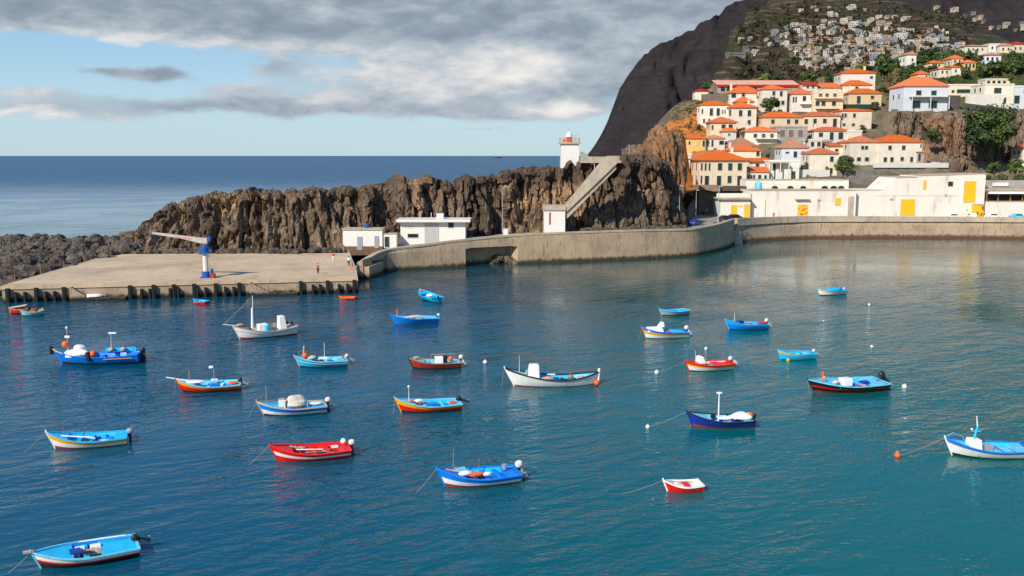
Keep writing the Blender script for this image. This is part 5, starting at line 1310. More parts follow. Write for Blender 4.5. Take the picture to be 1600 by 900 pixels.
def rope(o, pts, r=.022, mat='rope', name='mooring_line', sag=.12):
    P = []
    for a, b in zip(pts, pts[1:]):
        a, b = Vector(a), Vector(b); L = (b - a).length
        for i in range(9):
            f = i / 8; q = a.lerp(b, f); q.z -= sag * L * .5 * math.sin(PI * f) * .5; P.append(q)
    m = MB(); m.tube(P, r, n=5); return m.build(name, M[mat], o)
def part(o, name, mat, fn, **kw):
    m = MB(); fn(m); return m.build(name, M[mat], o, **kw)
def ball(o, name, mat, c, r):
    r *= .84; return part(o, name, mat, lambda m: m.blob(c, r, n=12, k=8), smooth=True)
GB = 'moored fishing boats in the bay'
BOATS = {}
def boat(key, label, stem_px, stern_px, bands, inner='sky', rail='blue', B=None, fm=.72, fb=1.45, fs=.70, rake=None, yaw=None, L=None, name='fishing_boat', dbl=False, tw=.82, ext=0.0, **kw):
    """stem_px: stem at the waterline; stern_px: stern corner nearest the camera at the waterline"""
    S = PZ(*stem_px); C = PZ(*stern_px)
    d = (S - C); D = d.length
    rake = rake if rake is not None else .12 * D
    L_ = L or D + rake + ext
    B_ = B * 1.24 if B else .49 * L_; fm *= .84; fs *= .90; fb *= .93
    if yaw is None:
        a = d.normalized(); n = Vector((-a.y, a.x, 0)); n = n if n.y > 0 else -n
        bt = 0 if dbl else B_ / 2 * tw * .8
        C2 = C + n * bt; ax = (S - C2).normalized()
        cen = C2 + ax * (L_ / 2) if not dbl else C + ax * (L_ / 2 - .05 * L_)
        ang = math.atan2(ax.y, ax.x)
    else:
        ang = math.radians(yaw); cen = (S + C) / 2
    o = empty(name, (cen.x, cen.y, 0), ang, label, 'boat', GB)
    h = Hull(L_, B_, fm, fb, fs, rake, tw, dbl)
    build_boat(o, h, bands, inner, rail, **kw)
    BOATS[key] = (o, h); return o, h
def X(h, t): return -h.L / 2 + h.L * t
def bowline(o, h, dx=1.6, dy=.4, mat='rope'): rope(o, [(h.L / 2 + .02, 0, h.fb), (h.L / 2 + dx, dy, -.05)], .013, mat)
def mast(o, x, y, z0, z1, r=.04, mat='boat_white', lean=0.0, name='mast'): return part(o, name, mat, lambda m: m.tube([(x, y, z0), (x + lean, y, z1)], [r, r * .6], n=7))

# --- front rows, left to right -------------------------------------------------------------
o, h = boat('blue_white_yellow', 'light blue open boat with yellow and white bands and grey outboard', (86, 700.5), (195, 696), [(.14, 'boot_red'), (.58, 'boat_white'), (.9, 'yellow'), (1, 'blue')], 'sky', 'sky', thwarts=(.3, .45, .6), floor='blue', stem='boat_white', fore=.74)
outboard(o, -h.L / 2 - .02, h.fs, 'cowl_grey'); bowline(o, h); part(o, 'oar', 'boat_white', lambda m: m.tube([(X(h, .42), .68, .78), (X(h, .82), .3, 1.02)], .05, n=6))
part(o, 'fuel_tank', 'navy', lambda m: m.box((X(h, .38), -.2, .35), (.5, .4, .4)), bevel=.03); part(o, 'net_pile', 'navy', lambda m: m.blob((X(h, .56), .1, .25), (.6, .5, .28), n=12, k=6, amp=.5, seed=3, fr=2))
part(o, 'crate', 'blue', lambda m: m.box((X(h, .22), .3, .4), (.5, .5, .35)), bevel=.03); mast(o, X(h, .8), -.3, .9, 1.9, .03, 'wood')

o, h = boat('corner', 'pale turquoise boat with black white and red hull alone in the lower left corner', (73, 879), (196, 871), [(.42, 'dark_bottom'), (.58, 'red'), (.86, 'boat_white'), (1, 'black')], 'blue', 'pale_blue', yaw=208, L=5.3, B=2.2, fm=.70, fb=1.05, fs=.62, deck='sky', fore=.62, aft=.36, thwarts=(.50,), floor='navy', tw=.86)
outboard(o, -h.L / 2 - .02, h.fs + .05, 'cowl_black', tilt=1.25, s=.85)
for t, w_ in ((.40, .55), (.55, .5)): part(o, 'box', 'boat_white', lambda m: m.box((X(h, t), -.45, .5), (w_, .45, .22)), bevel=.03)
part(o, 'net_pile', 'tan', lambda m: m.blob((X(h, .44), .15, .42), (.5, .35, .2), n=12, k=6, amp=.5, seed=5, fr=2)); part(o, 'hatch', 'navy', lambda m: m.box((X(h, .60), .1, .66), (.55, .75, .05)))
part(o, 'hatch', 'black', lambda m: m.box((X(h, .50), .55, .66), (.5, .3, .05))); part(o, 'oar', 'boat_white', lambda m: m.tube([(X(h, .1), -.75, .75), (X(h, .55), -.85, .78)], .04, n=6)); bowline(o, h, 1.2, -.2); part(o, 'fairlead', 'tan', lambda m: m.box((h.L / 2 + .15, 0, h.fb + .05), (.5, .24, .1)))

o, h = boat('red_big', 'bright red open boat with a long white stripe and white outboard', (434, 720.5), (545, 716), [(.42, 'red'), (.66, 'boat_white'), (1, 'red')], 'red', 'red', fm=.76, fb=1.35, thwarts=(.28, .45, .62), floor='dull_red', fore=.72)
outboard(o, -h.L / 2 - .03, h.fs + .05, 'cowl_white'); ball(o, 'float', 'boat_white', (X(h, .06), -.5, h.fs + .28), .26); bowline(o, h, 1.6, .3)
part(o, 'oar', 'boat_white', lambda m: m.tube([(X(h, .35), .72, .80), (X(h, .68), .62, .92)], .045, n=6)); part(o, 'anchor', 'cowl_grey', lambda m: (m.tube([(X(h, .66), .25, .95), (X(h, .76), .15, 1.1)], .06, n=6), m.tube([(X(h, .68), .0, 1.0), (X(h, .68), .5, .95)], .05, n=6)))
part(o, 'rope_coil', 'rope', lambda m: m.blob((X(h, .6), -.3, .7), (.35, .3, .14), n=12, k=5, amp=.4, seed=1, fr=3)); part(o, 'pulpit', 'dull_red', lambda m: [m.tube([(X(h, t), .85 * s * (1 - ((t - .45) / .55) ** 2.3), h.gz(t)), (X(h, t), .8 * s * (1 - ((t - .45) / .55) ** 2.3), h.gz(t) + .34)], .03, n=5) for t in (.62, .7, .78, .86, .93) for s in (-1,)])
part(o, 'tray', 'boat_white', lambda m: m.box((X(h, .18), -.3, .62), (.5, .5, .06)))

o, h = boat('blue_white', 'blue and white boat with red bottom and large white outboard near the foreground', (695, 760), (811, 755), [(.16, 'boot_red'), (.56, 'boat_white'), (1, 'blue')], 'sky', 'blue', fm=.74, fb=1.4, thwarts=(.25, .4, .55), floor='blue', fore=.74, deck='blue')
outboard(o, -h.L / 2 - .02, h.fs + .08, 'cowl_white', 'tan', tilt=.35, s=1.15); bowline(o, h, 1.7, .8)
part(o, 'spar', 'tan', lambda m: m.tube([(X(h, .55), .62, .85), (X(h, .9), .2, 1.25)], .06, n=6)); part(o, 'bundle', 'boat_white', lambda m: m.blob((X(h, .68), .55, .95), (.45, .24, .2), n=10, k=6, amp=.3, seed=2)); part(o, 'bundle', 'orange', lambda m: m.blob((X(h, .55), .68, .84), (.55, .18, .16), n=10, k=6, amp=.5, seed=7, fr=3)); part(o, 'bundle', 'boat_white', lambda m: m.blob((X(h, .42), .72, .82), (.3, .16, .15), n=10, k=6))
part(o, 'crate', 'pale_blue', lambda m: m.box((X(h, .7), -.3, .98), (.7, .5, .2)), bevel=.03); mast(o, X(h, .79), -.2, .9, 2.5, .035, 'wood'); mast(o, X(h, .44), -.9, .8, 1.4, .03, 'wood')
part(o, 'bucket', 'cowl_grey', lambda m: m.lathe([(.16, 0), (.2, .35)], (X(h, .14), -.4, .64)))

o, h = boat('red_dinghy', 'small red rowing dinghy with cream inside close to the camera', (1043, 767), (1096, 769), [(1, 'red')], 'tan', 'boat_white', fm=.50, fb=.80, fs=.52, rake=.35, name='dinghy', thwarts=(.62,), fore=.80, aft=.16, floor='boat_white', deck='boat_white', B=1.25, tw=.88)
part(o, 'thwart', 'red', lambda m: m.box((X(h, .40), 0, .40), (.42, 1.05, .05))); bowline(o, h, 3.2, .2); rope(o, [(-h.L / 2, -.3, h.fs), (-h.L / 2 - 1.0, -.6, -.05)], .02)

o, h = boat('navy', 'dark blue boat with a white mast and pale tarpaulin at the stern', (1082, 666), (1177, 669), [(.16, 'boot_red'), (1, 'navy')], 'pale_blue', 'black', fm=.74, fb=1.35, deck='pale_blue', thwarts=(.4, .55), floor='navy', fore=.68, stem='navy')
mast(o, X(h, .52), .1, .3, 2.9, .07); part(o, 'crosstree', 'boat_white', lambda m: m.box((X(h, .52), .1, 2.8), (.45, .05, .14))); part(o, 'tarpaulin', 'boat_white', lambda m: m.blob((X(h, .16), .0, .78), (.95, .72, .30), n=14, k=7, amp=.3, seed=8, fr=2)); part(o, 'bundle', 'boat_white', lambda m: m.blob((X(h, .44), .55, .8), (.6, .24, .14), n=10, k=6, amp=.3, seed=4))
outboard(o, -h.L / 2 - .02, h.fs, 'cowl_black', s=.8); ball(o, 'float', 'orange', (X(h, .045), .35, .95), .24); part(o, 'box', 'black', lambda m: m.box((X(h, .58), -.3, .75), (.35, .35, .35)))
BN = o
o, h = boat('white_right', 'white boat with blue stripe and turquoise cross mast at the right edge', (1487, 711), (1612, 718), [(.14, 'dark_bottom'), (.74, 'boat_white'), (.80, 'tan'), (1, 'blue')], 'sky', 'blue', fm=.74, fb=1.45, fore=.74, deck='pale_blue', floor='pale_blue', thwarts=(.3, .42), stem='boat_white')
part(o, 'cuddy', 'boat_white', lambda m: m.wedge((X(h, .66), .1, .55), (.95, 1.0, .75), .85, .9), bevel=.06); part(o, 'mast', 'sky', lambda m: (m.tube([(X(h, .66), .05, 1.2), (X(h, .62), .05, 2.25)], .08, n=7), m.box((X(h, .635), .05, 1.85), (.62, .09, .09)))); mast(o, X(h, .625), .05, 2.2, 3.0, .05, 'boat_white', .1)
ball(o, 'lamp', 'boat_white', (X(h, .69), .05, 2.0), .10); part(o, 'pulpit', 'pale_blue', lambda m: m.tube([(h.L / 2 - .1, 0, h.fb + .1), (X(h, .88), -.35, h.fb + .25), (X(h, .74), -.75, h.gz(.74) + .35), (X(h, .70), -.8, h.gz(.7))], .03, n=5))
part(o, 'engine_box', 'cowl_grey', lambda m: m.box((X(h, .49), .1, .62), (.6, .6, .5)), bevel=.05); outboard(o, -h.L / 2 + .1, h.fs + .1, 'cowl_white', s=1.2); BR = o, h

# --- middle rows ---------------------------------------------------------------------------
o, h = boat('red_yellow_left', 'red boat with yellow band, small lamp post and white bowsprit', (285, 612), (373, 611), [(.14, 'dark_bottom'), (.64, 'red'), (1, 'yellow')], 'pale_blue', 'pale_blue', fm=.72, fb=1.35, floor='blue', thwarts=(.3, .5), deck='pale_blue', stem='red')
part(o, 'bowsprit', 'boat_white', lambda m: m.tube([(X(h, .8), 0, h.gz(.8) + .1), (h.L / 2 + .85, 0, h.fb + .2)], .06, n=6)); part(o, 'cover', 'boat_white', lambda m: m.blob((X(h, .70), .1, .92), (.9, .55, .16), n=12, k=6, amp=.2, seed=3)); mast(o, X(h, .42), -.6, .3, 2.1, .035, 'metal'); part(o, 'lamp', 'boat_white', lambda m: m.box((X(h, .46), -.6, 2.1), (.4, .22, .22)), bevel=.04)
part(o, 'crate', 'blue', lambda m: m.box((X(h, .40), .1, .5), (.6, .5, .4)), bevel=.03); part(o, 'box', 'boat_white', lambda m: m.box((X(h, .42), -.75, .85), (.6, .3, .14))); part(o, 'life_jacket', 'orange', lambda m: m.blob((X(h, .12), .35, .72), (.5, .28, .14), n=12, k=6, amp=.4, seed=3, fr=2)); part(o, 'mooring_bitt', 'tan', lambda m: m.box((X(h, .03), -.2, .85), (.14, .14, .35)))
outboard(o, -h.L / 2 - .02, h.fs, 'cowl_black', 'cowl_grey', tilt=.95, s=.9); bowline(o, h, .1, .9); mast(o, X(h, .8), -.35, 1.0, 2.0, .03, 'tan')
o, h = boat('red_yellow_mid', 'red and yellow boat with light blue inside near the middle, tilted black outboard', (627, 644), (719, 642), [(.14, 'dark_bottom'), (.60, 'red'), (1, 'yellow')], 'sky', 'pale_blue', fm=.74, fb=1.4, floor='blue', thwarts=(.28, .55), deck='pale_blue', stem='yellow')
part(o, 'tank', 'blue', lambda m: m.box((X(h, .42), 0, .5), (.95, .7, .25)), bevel=.03); part(o, 'life_jacket', 'orange', lambda m: m.box((X(h, .13), .2, .66), (.55, .5, .12)), bevel=.04); part(o, 'sack', 'boat_white', lambda m: m.blob((X(h, .64), -.1, .9), (.45, .3, .15), n=10, k=6, amp=.3)); part(o, 'rope_coil', 'orange', lambda m: m.blob((X(h, .76), .25, 1.02), (.25, .2, .1), n=10, k=5, amp=.4))
outboard(o, -h.L / 2 - .02, h.fs + .02, 'cowl_black', 'cowl_black', tilt=1.15, s=1.0); mast(o, X(h, .78), -.3, .9, 2.2, .03, 'boat_white'); ball(o, 'lamp', 'boat_white', (X(h, .78), -.3, 2.15), .13); bowline(o, h, .3, .8)
o, h = boat('tarp', 'white and blue boat heaped with a large beige tarpaulin amidships', (412, 648.5), (508, 645.5), [(.10, 'dark_bottom'), (.48, 'boat_white'), (.88, 'blue'), (1, 'boat_white')], 'sky', 'tan', fm=.76, fb=1.35, fore=.64, aft=.30, deck='sky', floor='blue', thwarts=(.34,))
part(o, 'tarpaulin', 'tarp', lambda m: m.blob((X(h, .45), .05, .80), (.85, .72, .78), n=18, k=10, amp=.32, seed=5, fr=1.6)); part(o, 'box', 'boat_white', lambda m: m.box((X(h, .64), .25, .92), (.55, .6, .75)), bevel=.04); part(o, 'lid', 'tan', lambda m: m.box((X(h, .64), .25, 1.33), (.5, .5, .07)))
part(o, 'cushion', 'boat_white', lambda m: m.blob((X(h, .15), .05, .74), (.55, .38, .07), n=12, k=5, amp=.4, seed=2, fr=2)); outboard(o, -h.L / 2 - .02, h.fs + .08, 'cowl_white'); mast(o, X(h, .86), -.2, 1.0, 2.5, .03, 'tan'); bowline(o, h, .8, .5); part(o, 'float', 'blue', lambda m: m.blob((X(h, .53), .98, .72), (.3, .14, .14), n=10, k=6)); part(o, 'coaming', 'pale_blue', lambda m: m.box((X(h, .28), 0, .78), (.08, 1.6, .25)))
o, h = boat('big_blue', 'big blue boat with white canvas cover and two red ball floats', (98, 568), (214, 568.5), [(.16, 'dark_bottom'), (1, 'blue')], 'blue', 'blue', fm=1.0, fb=1.5, fs=1.15, fore=.80, floor='navy', thwarts=(.3, .45), B=2.4)
part(o, 'canvas_cover', 'boat_white', lambda m: m.blob((X(h, .72), .1, 1.05), (1.35, .95, .55), n=16, k=8, amp=.25, seed=4, fr=1.6)); part(o, 'canvas_cover', 'boat_white', lambda m: m.blob((X(h, .70), -.1, 1.55), (.62, .6, .42), n=14, k=7, amp=.25, seed=9)); ball(o, 'float', 'orange', (X(h, .50), 1.25, 1.25), .42); ball(o, 'float', 'orange', (X(h, .86), -.1, 2.05), .46)
part(o, 'fender', 'rubber', lambda m: m.lathe([(.1, 0), (.26, .1), (.26, .95), (.1, 1.05)], (X(h, .55), 1.38, .45), n=10)); part(o, 'fender', 'rubber', lambda m: m.lathe([(.1, 0), (.22, .1), (.22, .8), (.1, .9)], (h.L / 2 + .15, 0, 1.0), n=10)); mast(o, X(h, .83), 0, 1.3, 4.1, .06, 'tan'); part(o, 'lamp', 'boat_white', lambda m: (m.box((X(h, .83), 0, 2.9), (.5, .12, .22)), m.blob((X(h, .83), 0, 3.85), .14)))
mast(o, X(h, .36), -.9, 1.0, 3.0, .035, 'cowl_white'); part(o, 'lamp', 'boat_white', lambda m: m.box((X(h, .34), -.9, 3.05), (.8, .18, .16))); ball(o, 'sack', 'tan', (X(h, .36), -.8, 1.25), .32); ball(o, 'sack', 'tan', (X(h, .22), -.8, 1.28), .32)
part(o, 'oar', 'wood', lambda m: m.tube([(X(h, .06), 1.36, .72), (X(h, .38), 1.46, .62)], .07, n=6)); part(o, 'rudder', 'dark_bottom', lambda m: m.box((-h.L / 2 - .25, 0, .35), (.6, .1, 1.5))); outboard(o, -h.L / 2 - .05, h.fs, 'cowl_black', s=1.25); part(o, 'anchor', 'tan', lambda m: m.tube([(X(h, .86), .8, 1.2), (X(h, .94), .55, 1.45), (h.L / 2, .1, 1.62)], .07, n=6)); part(o, 'coaming', 'sky', lambda m: m.box((X(h, .26), -1.15, 1.2), (3.2, .06, .4)))
o, h = boat('mast_white', 'white wooden cutter with a tall mast and bowsprit near the quay', (375, 530), (464, 523), [(.12, 'boot_red'), (.97, 'boat_white'), (1, 'tan')], 'tarp', 'tan', fm=1.0, fb=1.75, fs=1.25, B=2.3, fore=.60, aft=.14, deck='tarp', floor='tarp', thwarts=(), rub=('tan', .72), stem='boat_white')
mast(o, X(h, .68), 0, .8, 5.2, .06, 'boat_white'); part(o, 'mast_foot', 'boat_white', lambda m: m.tube([(X(h, .70), 0, .8), (X(h, .69), 0, 3.7)], [.17, .12], n=8)); part(o, 'bowsprit', 'boat_white', lambda m: m.tube([(X(h, .9), 0, h.fb), (h.L / 2 + 1.2, 0, h.fb + .35)], .07, n=6)); part(o, 'deck_house', 'boat_white', lambda m: m.wedge((X(h, .54), 0, .7), (1.35, 1.3, .95), .85, .85), bevel=.08); part(o, 'barrel', 'sky', lambda m: m.lathe([(.26, 0), (.3, .1), (.3, .6), (.22, .7)], (X(h, .50), .9, .85), n=12), smooth=False)
part(o, 'wheel_house', 'boat_white', lambda m: m.wedge((X(h, .22), .1, .8), (1.0, 1.2, 1.65), .72, .75, .12), bevel=.1); part(o, 'bulwark', 'tarp', lambda m: m.box((X(h, .38), -.95, 1.15), (1.6, .08, .5))); part(o, 'rope_coil', 'net', lambda m: m.blob((X(h, .78), .5, 1.2), (.45, .35, .2), n=10, k=6, amp=.5)); part(o, 'sail_bundle', 'tan', lambda m: m.blob((X(h, .90), 0, 1.75), (.55, .25, .18), n=10, k=6, amp=.4)); part(o, 'winch', 'black', lambda m: (m.blob((X(h, .07), .3, 1.45), .22), m.blob((X(h, .12), -.3, 1.42), .2)))
bowline(o, h, .9, .5); part(o, 'stay', 'metal', lambda m: m.tube([(X(h, .68), 0, 5.1), (h.L / 2 + 1.1, 0, h.fb + .33)], .012, n=4)); mast(o, X(h, .60), -.2, 1.5, 2.5, .06, 'tan', name='chimney')
o, h = boat('light_blue', 'light blue boat with a cream bow, orange float and tan strake', (468, 573), (541, 572.5), [(.10, 'dark_bottom'), (.94, 'sky'), (1, 'pale_blue')], 'pale_blue', 'pale_blue', fm=.78, fb=1.3, fore=.66, aft=.2, deck='pale_blue', floor='sky', thwarts=(.36, .5), rub=('tan', .62), stem='tan')
ball(o, 'float', 'orange', (X(h, .80), .2, 1.2), .38); part(o, 'samson_post', 'tan', lambda m: m.tube([(X(h, .83), 0, 1.0), (X(h, .81), 0, 2.2)], .1, n=7)); part(o, 'box', 'boat_white', lambda m: m.box((X(h, .46), .1, .86), (.9, .55, .16)), bevel=.03); part(o, 'cover', 'tarp', lambda m: m.blob((X(h, .68), .0, .95), (.5, .6, .2), n=12, k=6, amp=.3)); mast(o, X(h, .43), -.5, .8, 2.4, .035, 'boat_white')
outboard(o, -h.L / 2 - .02, h.fs + .06, 'tarp', 'cowl_grey', tilt=.9, s=.95); ball(o, 'float', 'orange', (X(h, .09), .3, .9), .2); part(o, 'pulpit', 'wood', lambda m: m.tube([(X(h, .92), .1, 1.25), (X(h, .9), -.25, 1.65), (X(h, .62), -.75, 1.35), (X(h, .6), -.8, .9)], .03, n=5))
o, h = boat('dark_red', 'worn dark red boat with white box, orange float and white outboard', (646, 576), (719, 576), [(.14, 'dark_bottom'), (.86, 'dull_red'), (1, 'wood')], 'pale_blue', 'wood', fm=.82, fb=1.3, fore=.70, floor='navy', thwarts=(.5, .62), stem='black')
part(o, 'box', 'boat_white', lambda m: m.box((X(h, .42), .15, .85), (.85, .7, .75)), bevel=.05); ball(o, 'float', 'orange', (X(h, .20), .35, .98), .32); part(o, 'drum', 'black', lambda m: m.lathe([(.24, 0), (.24, .7)], (X(h, .30), .1, .6), n=12)); outboard(o, -h.L / 2 + .02, h.fs + .15, 'cowl_white', 'cowl_white', tilt=.4, s=1.0); part(o, 'rail', 'tan', lambda m: m.tube([(X(h, .55), -.9, .9), (X(h, .55), -.9, 1.25), (X(h, .1), -.8, 1.25), (X(h, .1), -.8, .85)], .03, n=5)); part(o, 'rope_coil', 'tan', lambda m: m.blob((X(h, .85), .1, 1.2), (.35, .28, .14), n=10, k=5, amp=.4))
o, h = boat('long_white', 'longest white double ended boat with dark gunwale and white cabin in the centre', (801, 603), (928, 600), [(.07, 'boot_red'), (.90, 'boat_white'), (1, 'black')], 'sky', 'black', fm=.85, fb=1.95, fs=1.35, dbl=True, B=2.25, rake=1.0, fore=.74, aft=.10, deck='pale_blue', floor='sky', thwarts=(.28, .40, .52), stem='boat_white', rail_r=.06, ext=.25)
part(o, 'cabin', 'boat_white', lambda m: m.wedge((X(h, .70), 0, .65), (1.25, 1.25, 1.45), .72, .8, -.12), bevel=.12); part(o, 'cabin_side', 'tan', lambda m: m.box((X(h, .775), .25, 1.25), (.1, .5, .6))); part(o, 'stern_post', 'boat_white', lambda m: m.tube([(-h.L / 2 + .05, 0, .2), (-h.L / 2 - .05, 0, 1.55)], .12, n=7)); ball(o, 'fender', 'orange', (-h.L / 2 + .28, .5, .25), .34)
part(o, 'net_pile', 'tan', lambda m: m.blob((X(h, .56), .45, .75), (.7, .4, .22), n=12, k=6, amp=.5)); ball(o, 'bucket', 'black', (X(h, .40), .4, .6), .25); ball(o, 'basket', 'wood', (X(h, .30), .1, .8), .3); part(o, 'net_pile', 'tan', lambda m: m.blob((X(h, .20), .3, .8), (.45, .3, .15), n=10, k=6, amp=.5)); part(o, 'board', 'boat_white', lambda m: m.box((X(h, .5), -.5, .95), (.8, .3, .06))); mast(o, X(h, .84), -.3, 1.3, 2.9, .025, 'boat_white'); bowline(o, h, .3, .05)
o, h = boat('black_red', 'black hulled boat with a red line, light blue inside and big dark outboard', (1272, 612.5), (1386, 611), [(.14, 'boot_red'), (.48, 'black'), (.60, 'red'), (.94, 'black'), (1, 'pale_blue')], 'sky', 'pale_blue', fm=.84, fb=1.35, fs=.82, fore=.68, deck='pale_blue', floor='blue', thwarts=(.2, .3, .58), stem='black')
part(o, 'box', 'boat_white', lambda m: m.box((X(h, .50), .1, .85), (.95, .95, .7)), bevel=.05); outboard(o, -h.L / 2 - .02, h.fs + .1, 'cowl_black', 'cowl_black', tilt=.75, s=1.5); part(o, 'samson_post', 'orange', lambda m: m.tube([(X(h, .80), 0, 1.0), (X(h, .80), 0, 1.9)], .09, n=7)); ball(o, 'float', 'tan', (X(h, .795), .2, 1.35), .2); part(o, 'net_pile', 'tarp', lambda m: m.blob((X(h, .64), .2, .9), (.35, .3, .18), n=10, k=6, amp=.4)); bowline(o, h, .1, .7); part(o, 'fuel_tank', 'navy', lambda m: m.box((X(h, .24), .1, .66), (.7, .6, .3)), bevel=.03)
o, h = boat('red_white', 'red and white boat with a white windscreen and red stern deck', (1077, 579.5), (1146, 577.5), [(.08, 'dark_bottom'), (.56, 'boat_white'), (.76, 'yellow'), (1, 'red')], 'tarp', 'red', fm=.74, fb=1.15, fore=.60, aft=.36, deck='red', floor='tarp', thwarts=())
part(o, 'windscreen', 'boat_white', lambda m: m.wedge((X(h, .66), 0, .75), (.75, 1.15, .75), .55, .8, .12), bevel=.1); part(o, 'mat', 'boat_white', lambda m: (m.box((X(h, .20), .1, .735), (.75, .08, .03)), m.box((X(h, .14), -.12, .735), (.08, .5, .03)), m.box((X(h, .25), -.1, .735), (.5, .08, .03)))); outboard(o, -h.L / 2 - .02, h.fs + .1, 'cowl_white', 'cowl_white', tilt=.9); part(o, 'fender', 'yellow', lambda m: m.blob((X(h, .45), .98, .35), (.4, .12, .14), n=10, k=6)); ball(o, 'bucket', 'blue', (X(h, .44), .3, .5), .2); mast(o, X(h, .74), -.4, .9, 2.0, .02, 'boat_white'); B22 = o, h
o, h = boat('yellow_white', 'white boat with yellow band, blue rail and white wedge shaped cabin', (1009, 528.5), (1075, 528), [(.06, 'dark_bottom'), (.46, 'boat_white'), (.76, 'yellow'), (1, 'blue')], 'sky', 'blue', fm=.92, fb=1.5, fore=.80, floor='sky', thwarts=(.35, .22), stem='orange')
part(o, 'cabin', 'boat_white', lambda m: (m.wedge((X(h, .72), 0, .8), (2.1, 1.3, .55), .8, .75), m.wedge((X(h, .58), 0, 1.33), (.75, .95, .62), .25, .8, -.2)), bevel=.08); outboard(o, -h.L / 2 + .05, h.fs + .15, 'cowl_white', 'cowl_white', tilt=.55, s=1.15); part(o, 'cushion', 'orange', lambda m: m.box((X(h, .42), .3, .8), (.5, .4, .12))); bowline(o, h, .5, .4)
o, h = boat('blue_right', 'mid blue boat with red seats and white outboard behind the yellow banded one', (1139, 515), (1200, 515), [(.08, 'dark_bottom'), (.7, 'blue'), (.84, 'sky'), (1, 'blue')], 'sky', 'sky', fm=.85, fb=1.45, floor='navy', thwarts=(.3, .5), fore=.74, deck='blue')
outboard(o, -h.L / 2 - .02, h.fs + .12, 'cowl_white', 'tan', tilt=.7, s=1.05); part(o, 'seat', 'red', lambda m: m.box((X(h, .50), .55, .8), (.9, .3, .12))); part(o, 'seat', 'red', lambda m: m.box((X(h, .13), .2, .84), (.9, .8, .1))); part(o, 'net_pile', 'navy', lambda m: m.blob((X(h, .65), -.2, .9), (.7, .4, .25), n=10, k=6, amp=.4)); mast(o, X(h, .75), -.4, 1.0, 2.1, .03, 'boat_white')
o, h = boat('small_sky', 'small bright blue boat with thin yellow gunwale and yellow float', (1220, 562), (1275, 561.5), [(.08, 'dark_bottom'), (.74, 'sky'), (.98, 'yellow'), (1, 'sky')], 'sky', 'sky', fm=.78, fb=1.2, floor='sky', thwarts=(.3, .5), fore=.72)
ball(o, 'float', 'yellow', (X(h, .80), .72, .08), .22); outboard(o, -h.L / 2 - .02, h.fs, 'cowl_white', 'cowl_grey', tilt=.9, s=.75); part(o, 'box', 'pale_blue', lambda m: m.box((X(h, .24), .1, .6), (.6, .5, .3)), bevel=.03)
# --- back rows -----------------------------------------------------------------------------
o, h = boat('far_white', 'small white boat with yellow stripe and blue cover, furthest back on the right', (1280, 461.5), (1322, 460), [(.10, 'dark_bottom'), (.70, 'boat_white'), (.88, 'yellow'), (1, 'boat_white')], 'sky', 'sky', fm=.82, fb=1.25, floor='sky', fore=.78)
part(o, 'cover', 'sky', lambda m: m.blob((X(h, .45), 0, .75), (1.7, .72, .32), n=14, k=7, amp=.15)); part(o, 'cover', 'blue', lambda m: m.blob((X(h, .18), .1, .95), (.4, .4, .25), n=10, k=6, amp=.3)); outboard(o, -h.L / 2 - .02, h.fs, 'cowl_white', s=.8)
o, h = boat('cyan', 'small turquoise boat with a bare tan hull and no motor', (1034, 493), (1076, 491.5), [(.12, 'dark_bottom'), (.62, 'tan'), (1, 'sky')], 'sky', 'pale_blue', fm=.68, fb=1.0, floor='blue', thwarts=(.3, .5, .65), fore=.78); part(o, 'tank', 'blue', lambda m: m.box((X(h, .52), .0, .5), (1.2, .8, .2)))
o, h = boat('blue_left', 'plain blue boat with pale deck and a small red post at its bow', (617, 505.5), (683, 505), [(.06, 'boot_red'), (1, 'blue')], 'pale_blue', 'blue', fm=.85, fb=1.3, floor='tarp', deck='pale_blue', thwarts=(.3, .5), fore=.66, aft=.25)
part(o, 'samson_post', 'orange', lambda m: m.tube([(X(h, .86), 0, 1.0), (X(h, .85), 0, 1.9)], .1, n=7)); outboard(o, -h.L / 2 - .02, h.fs + .15, 'cowl_white', 'cowl_white', s=.8); part(o, 'cover', 'tarp', lambda m: m.blob((X(h, .5), 0, .85), (1.3, .6, .18), n=12, k=6, amp=.3)); part(o, 'crate', 'navy', lambda m: m.box((X(h, .62), -.2, .95), (.5, .4, .3)))
o, h = boat('end_on', 'light blue boat seen end on near the sea wall', (664, 464), (676, 471), [(.12, 'dark_bottom'), (.7, 'sky'), (1, 'sky')], 'sky', 'sky', yaw=121, L=6.2, B=2.2, fm=.75, fb=1.3, floor='pale_blue', thwarts=(.3, .5), fore=.72); part(o, 'cover', 'boat_white', lambda m: m.blob((X(h, .4), .1, .7), (.7, .5, .25), n=10, k=6, amp=.3)); part(o, 'rope_coil', 'orange', lambda m: m.blob((X(h, .85), .2, 1.1), (.3, .25, .15), n=10, k=5, amp=.4)); outboard(o, -h.L / 2, h.fs, 'cowl_black', s=.8)
o, h = boat('red_small', 'small red dinghy with blue inside off the quay, right below the crane', (308, 474.5), (319, 475.5), [(1, 'red')], 'sky', 'sky', yaw=160, L=2.5, B=1.35, fm=.55, fb=.75, fs=.55, floor='sky', thwarts=(.4, .62), fore=.8, aft=.14, name='dinghy')
o, h = boat('raft', 'flat salmon red inflatable dinghy by the right corner of the quay', (534, 467.5), (551, 467), [(1, 'orange')], 'dull_red', 'orange', yaw=176, L=2.5, B=1.2, fm=.34, fb=.46, fs=.34, floor='dull_red', thwarts=(.45,), fore=.78, aft=.1, name='dinghy', rail_r=.10)
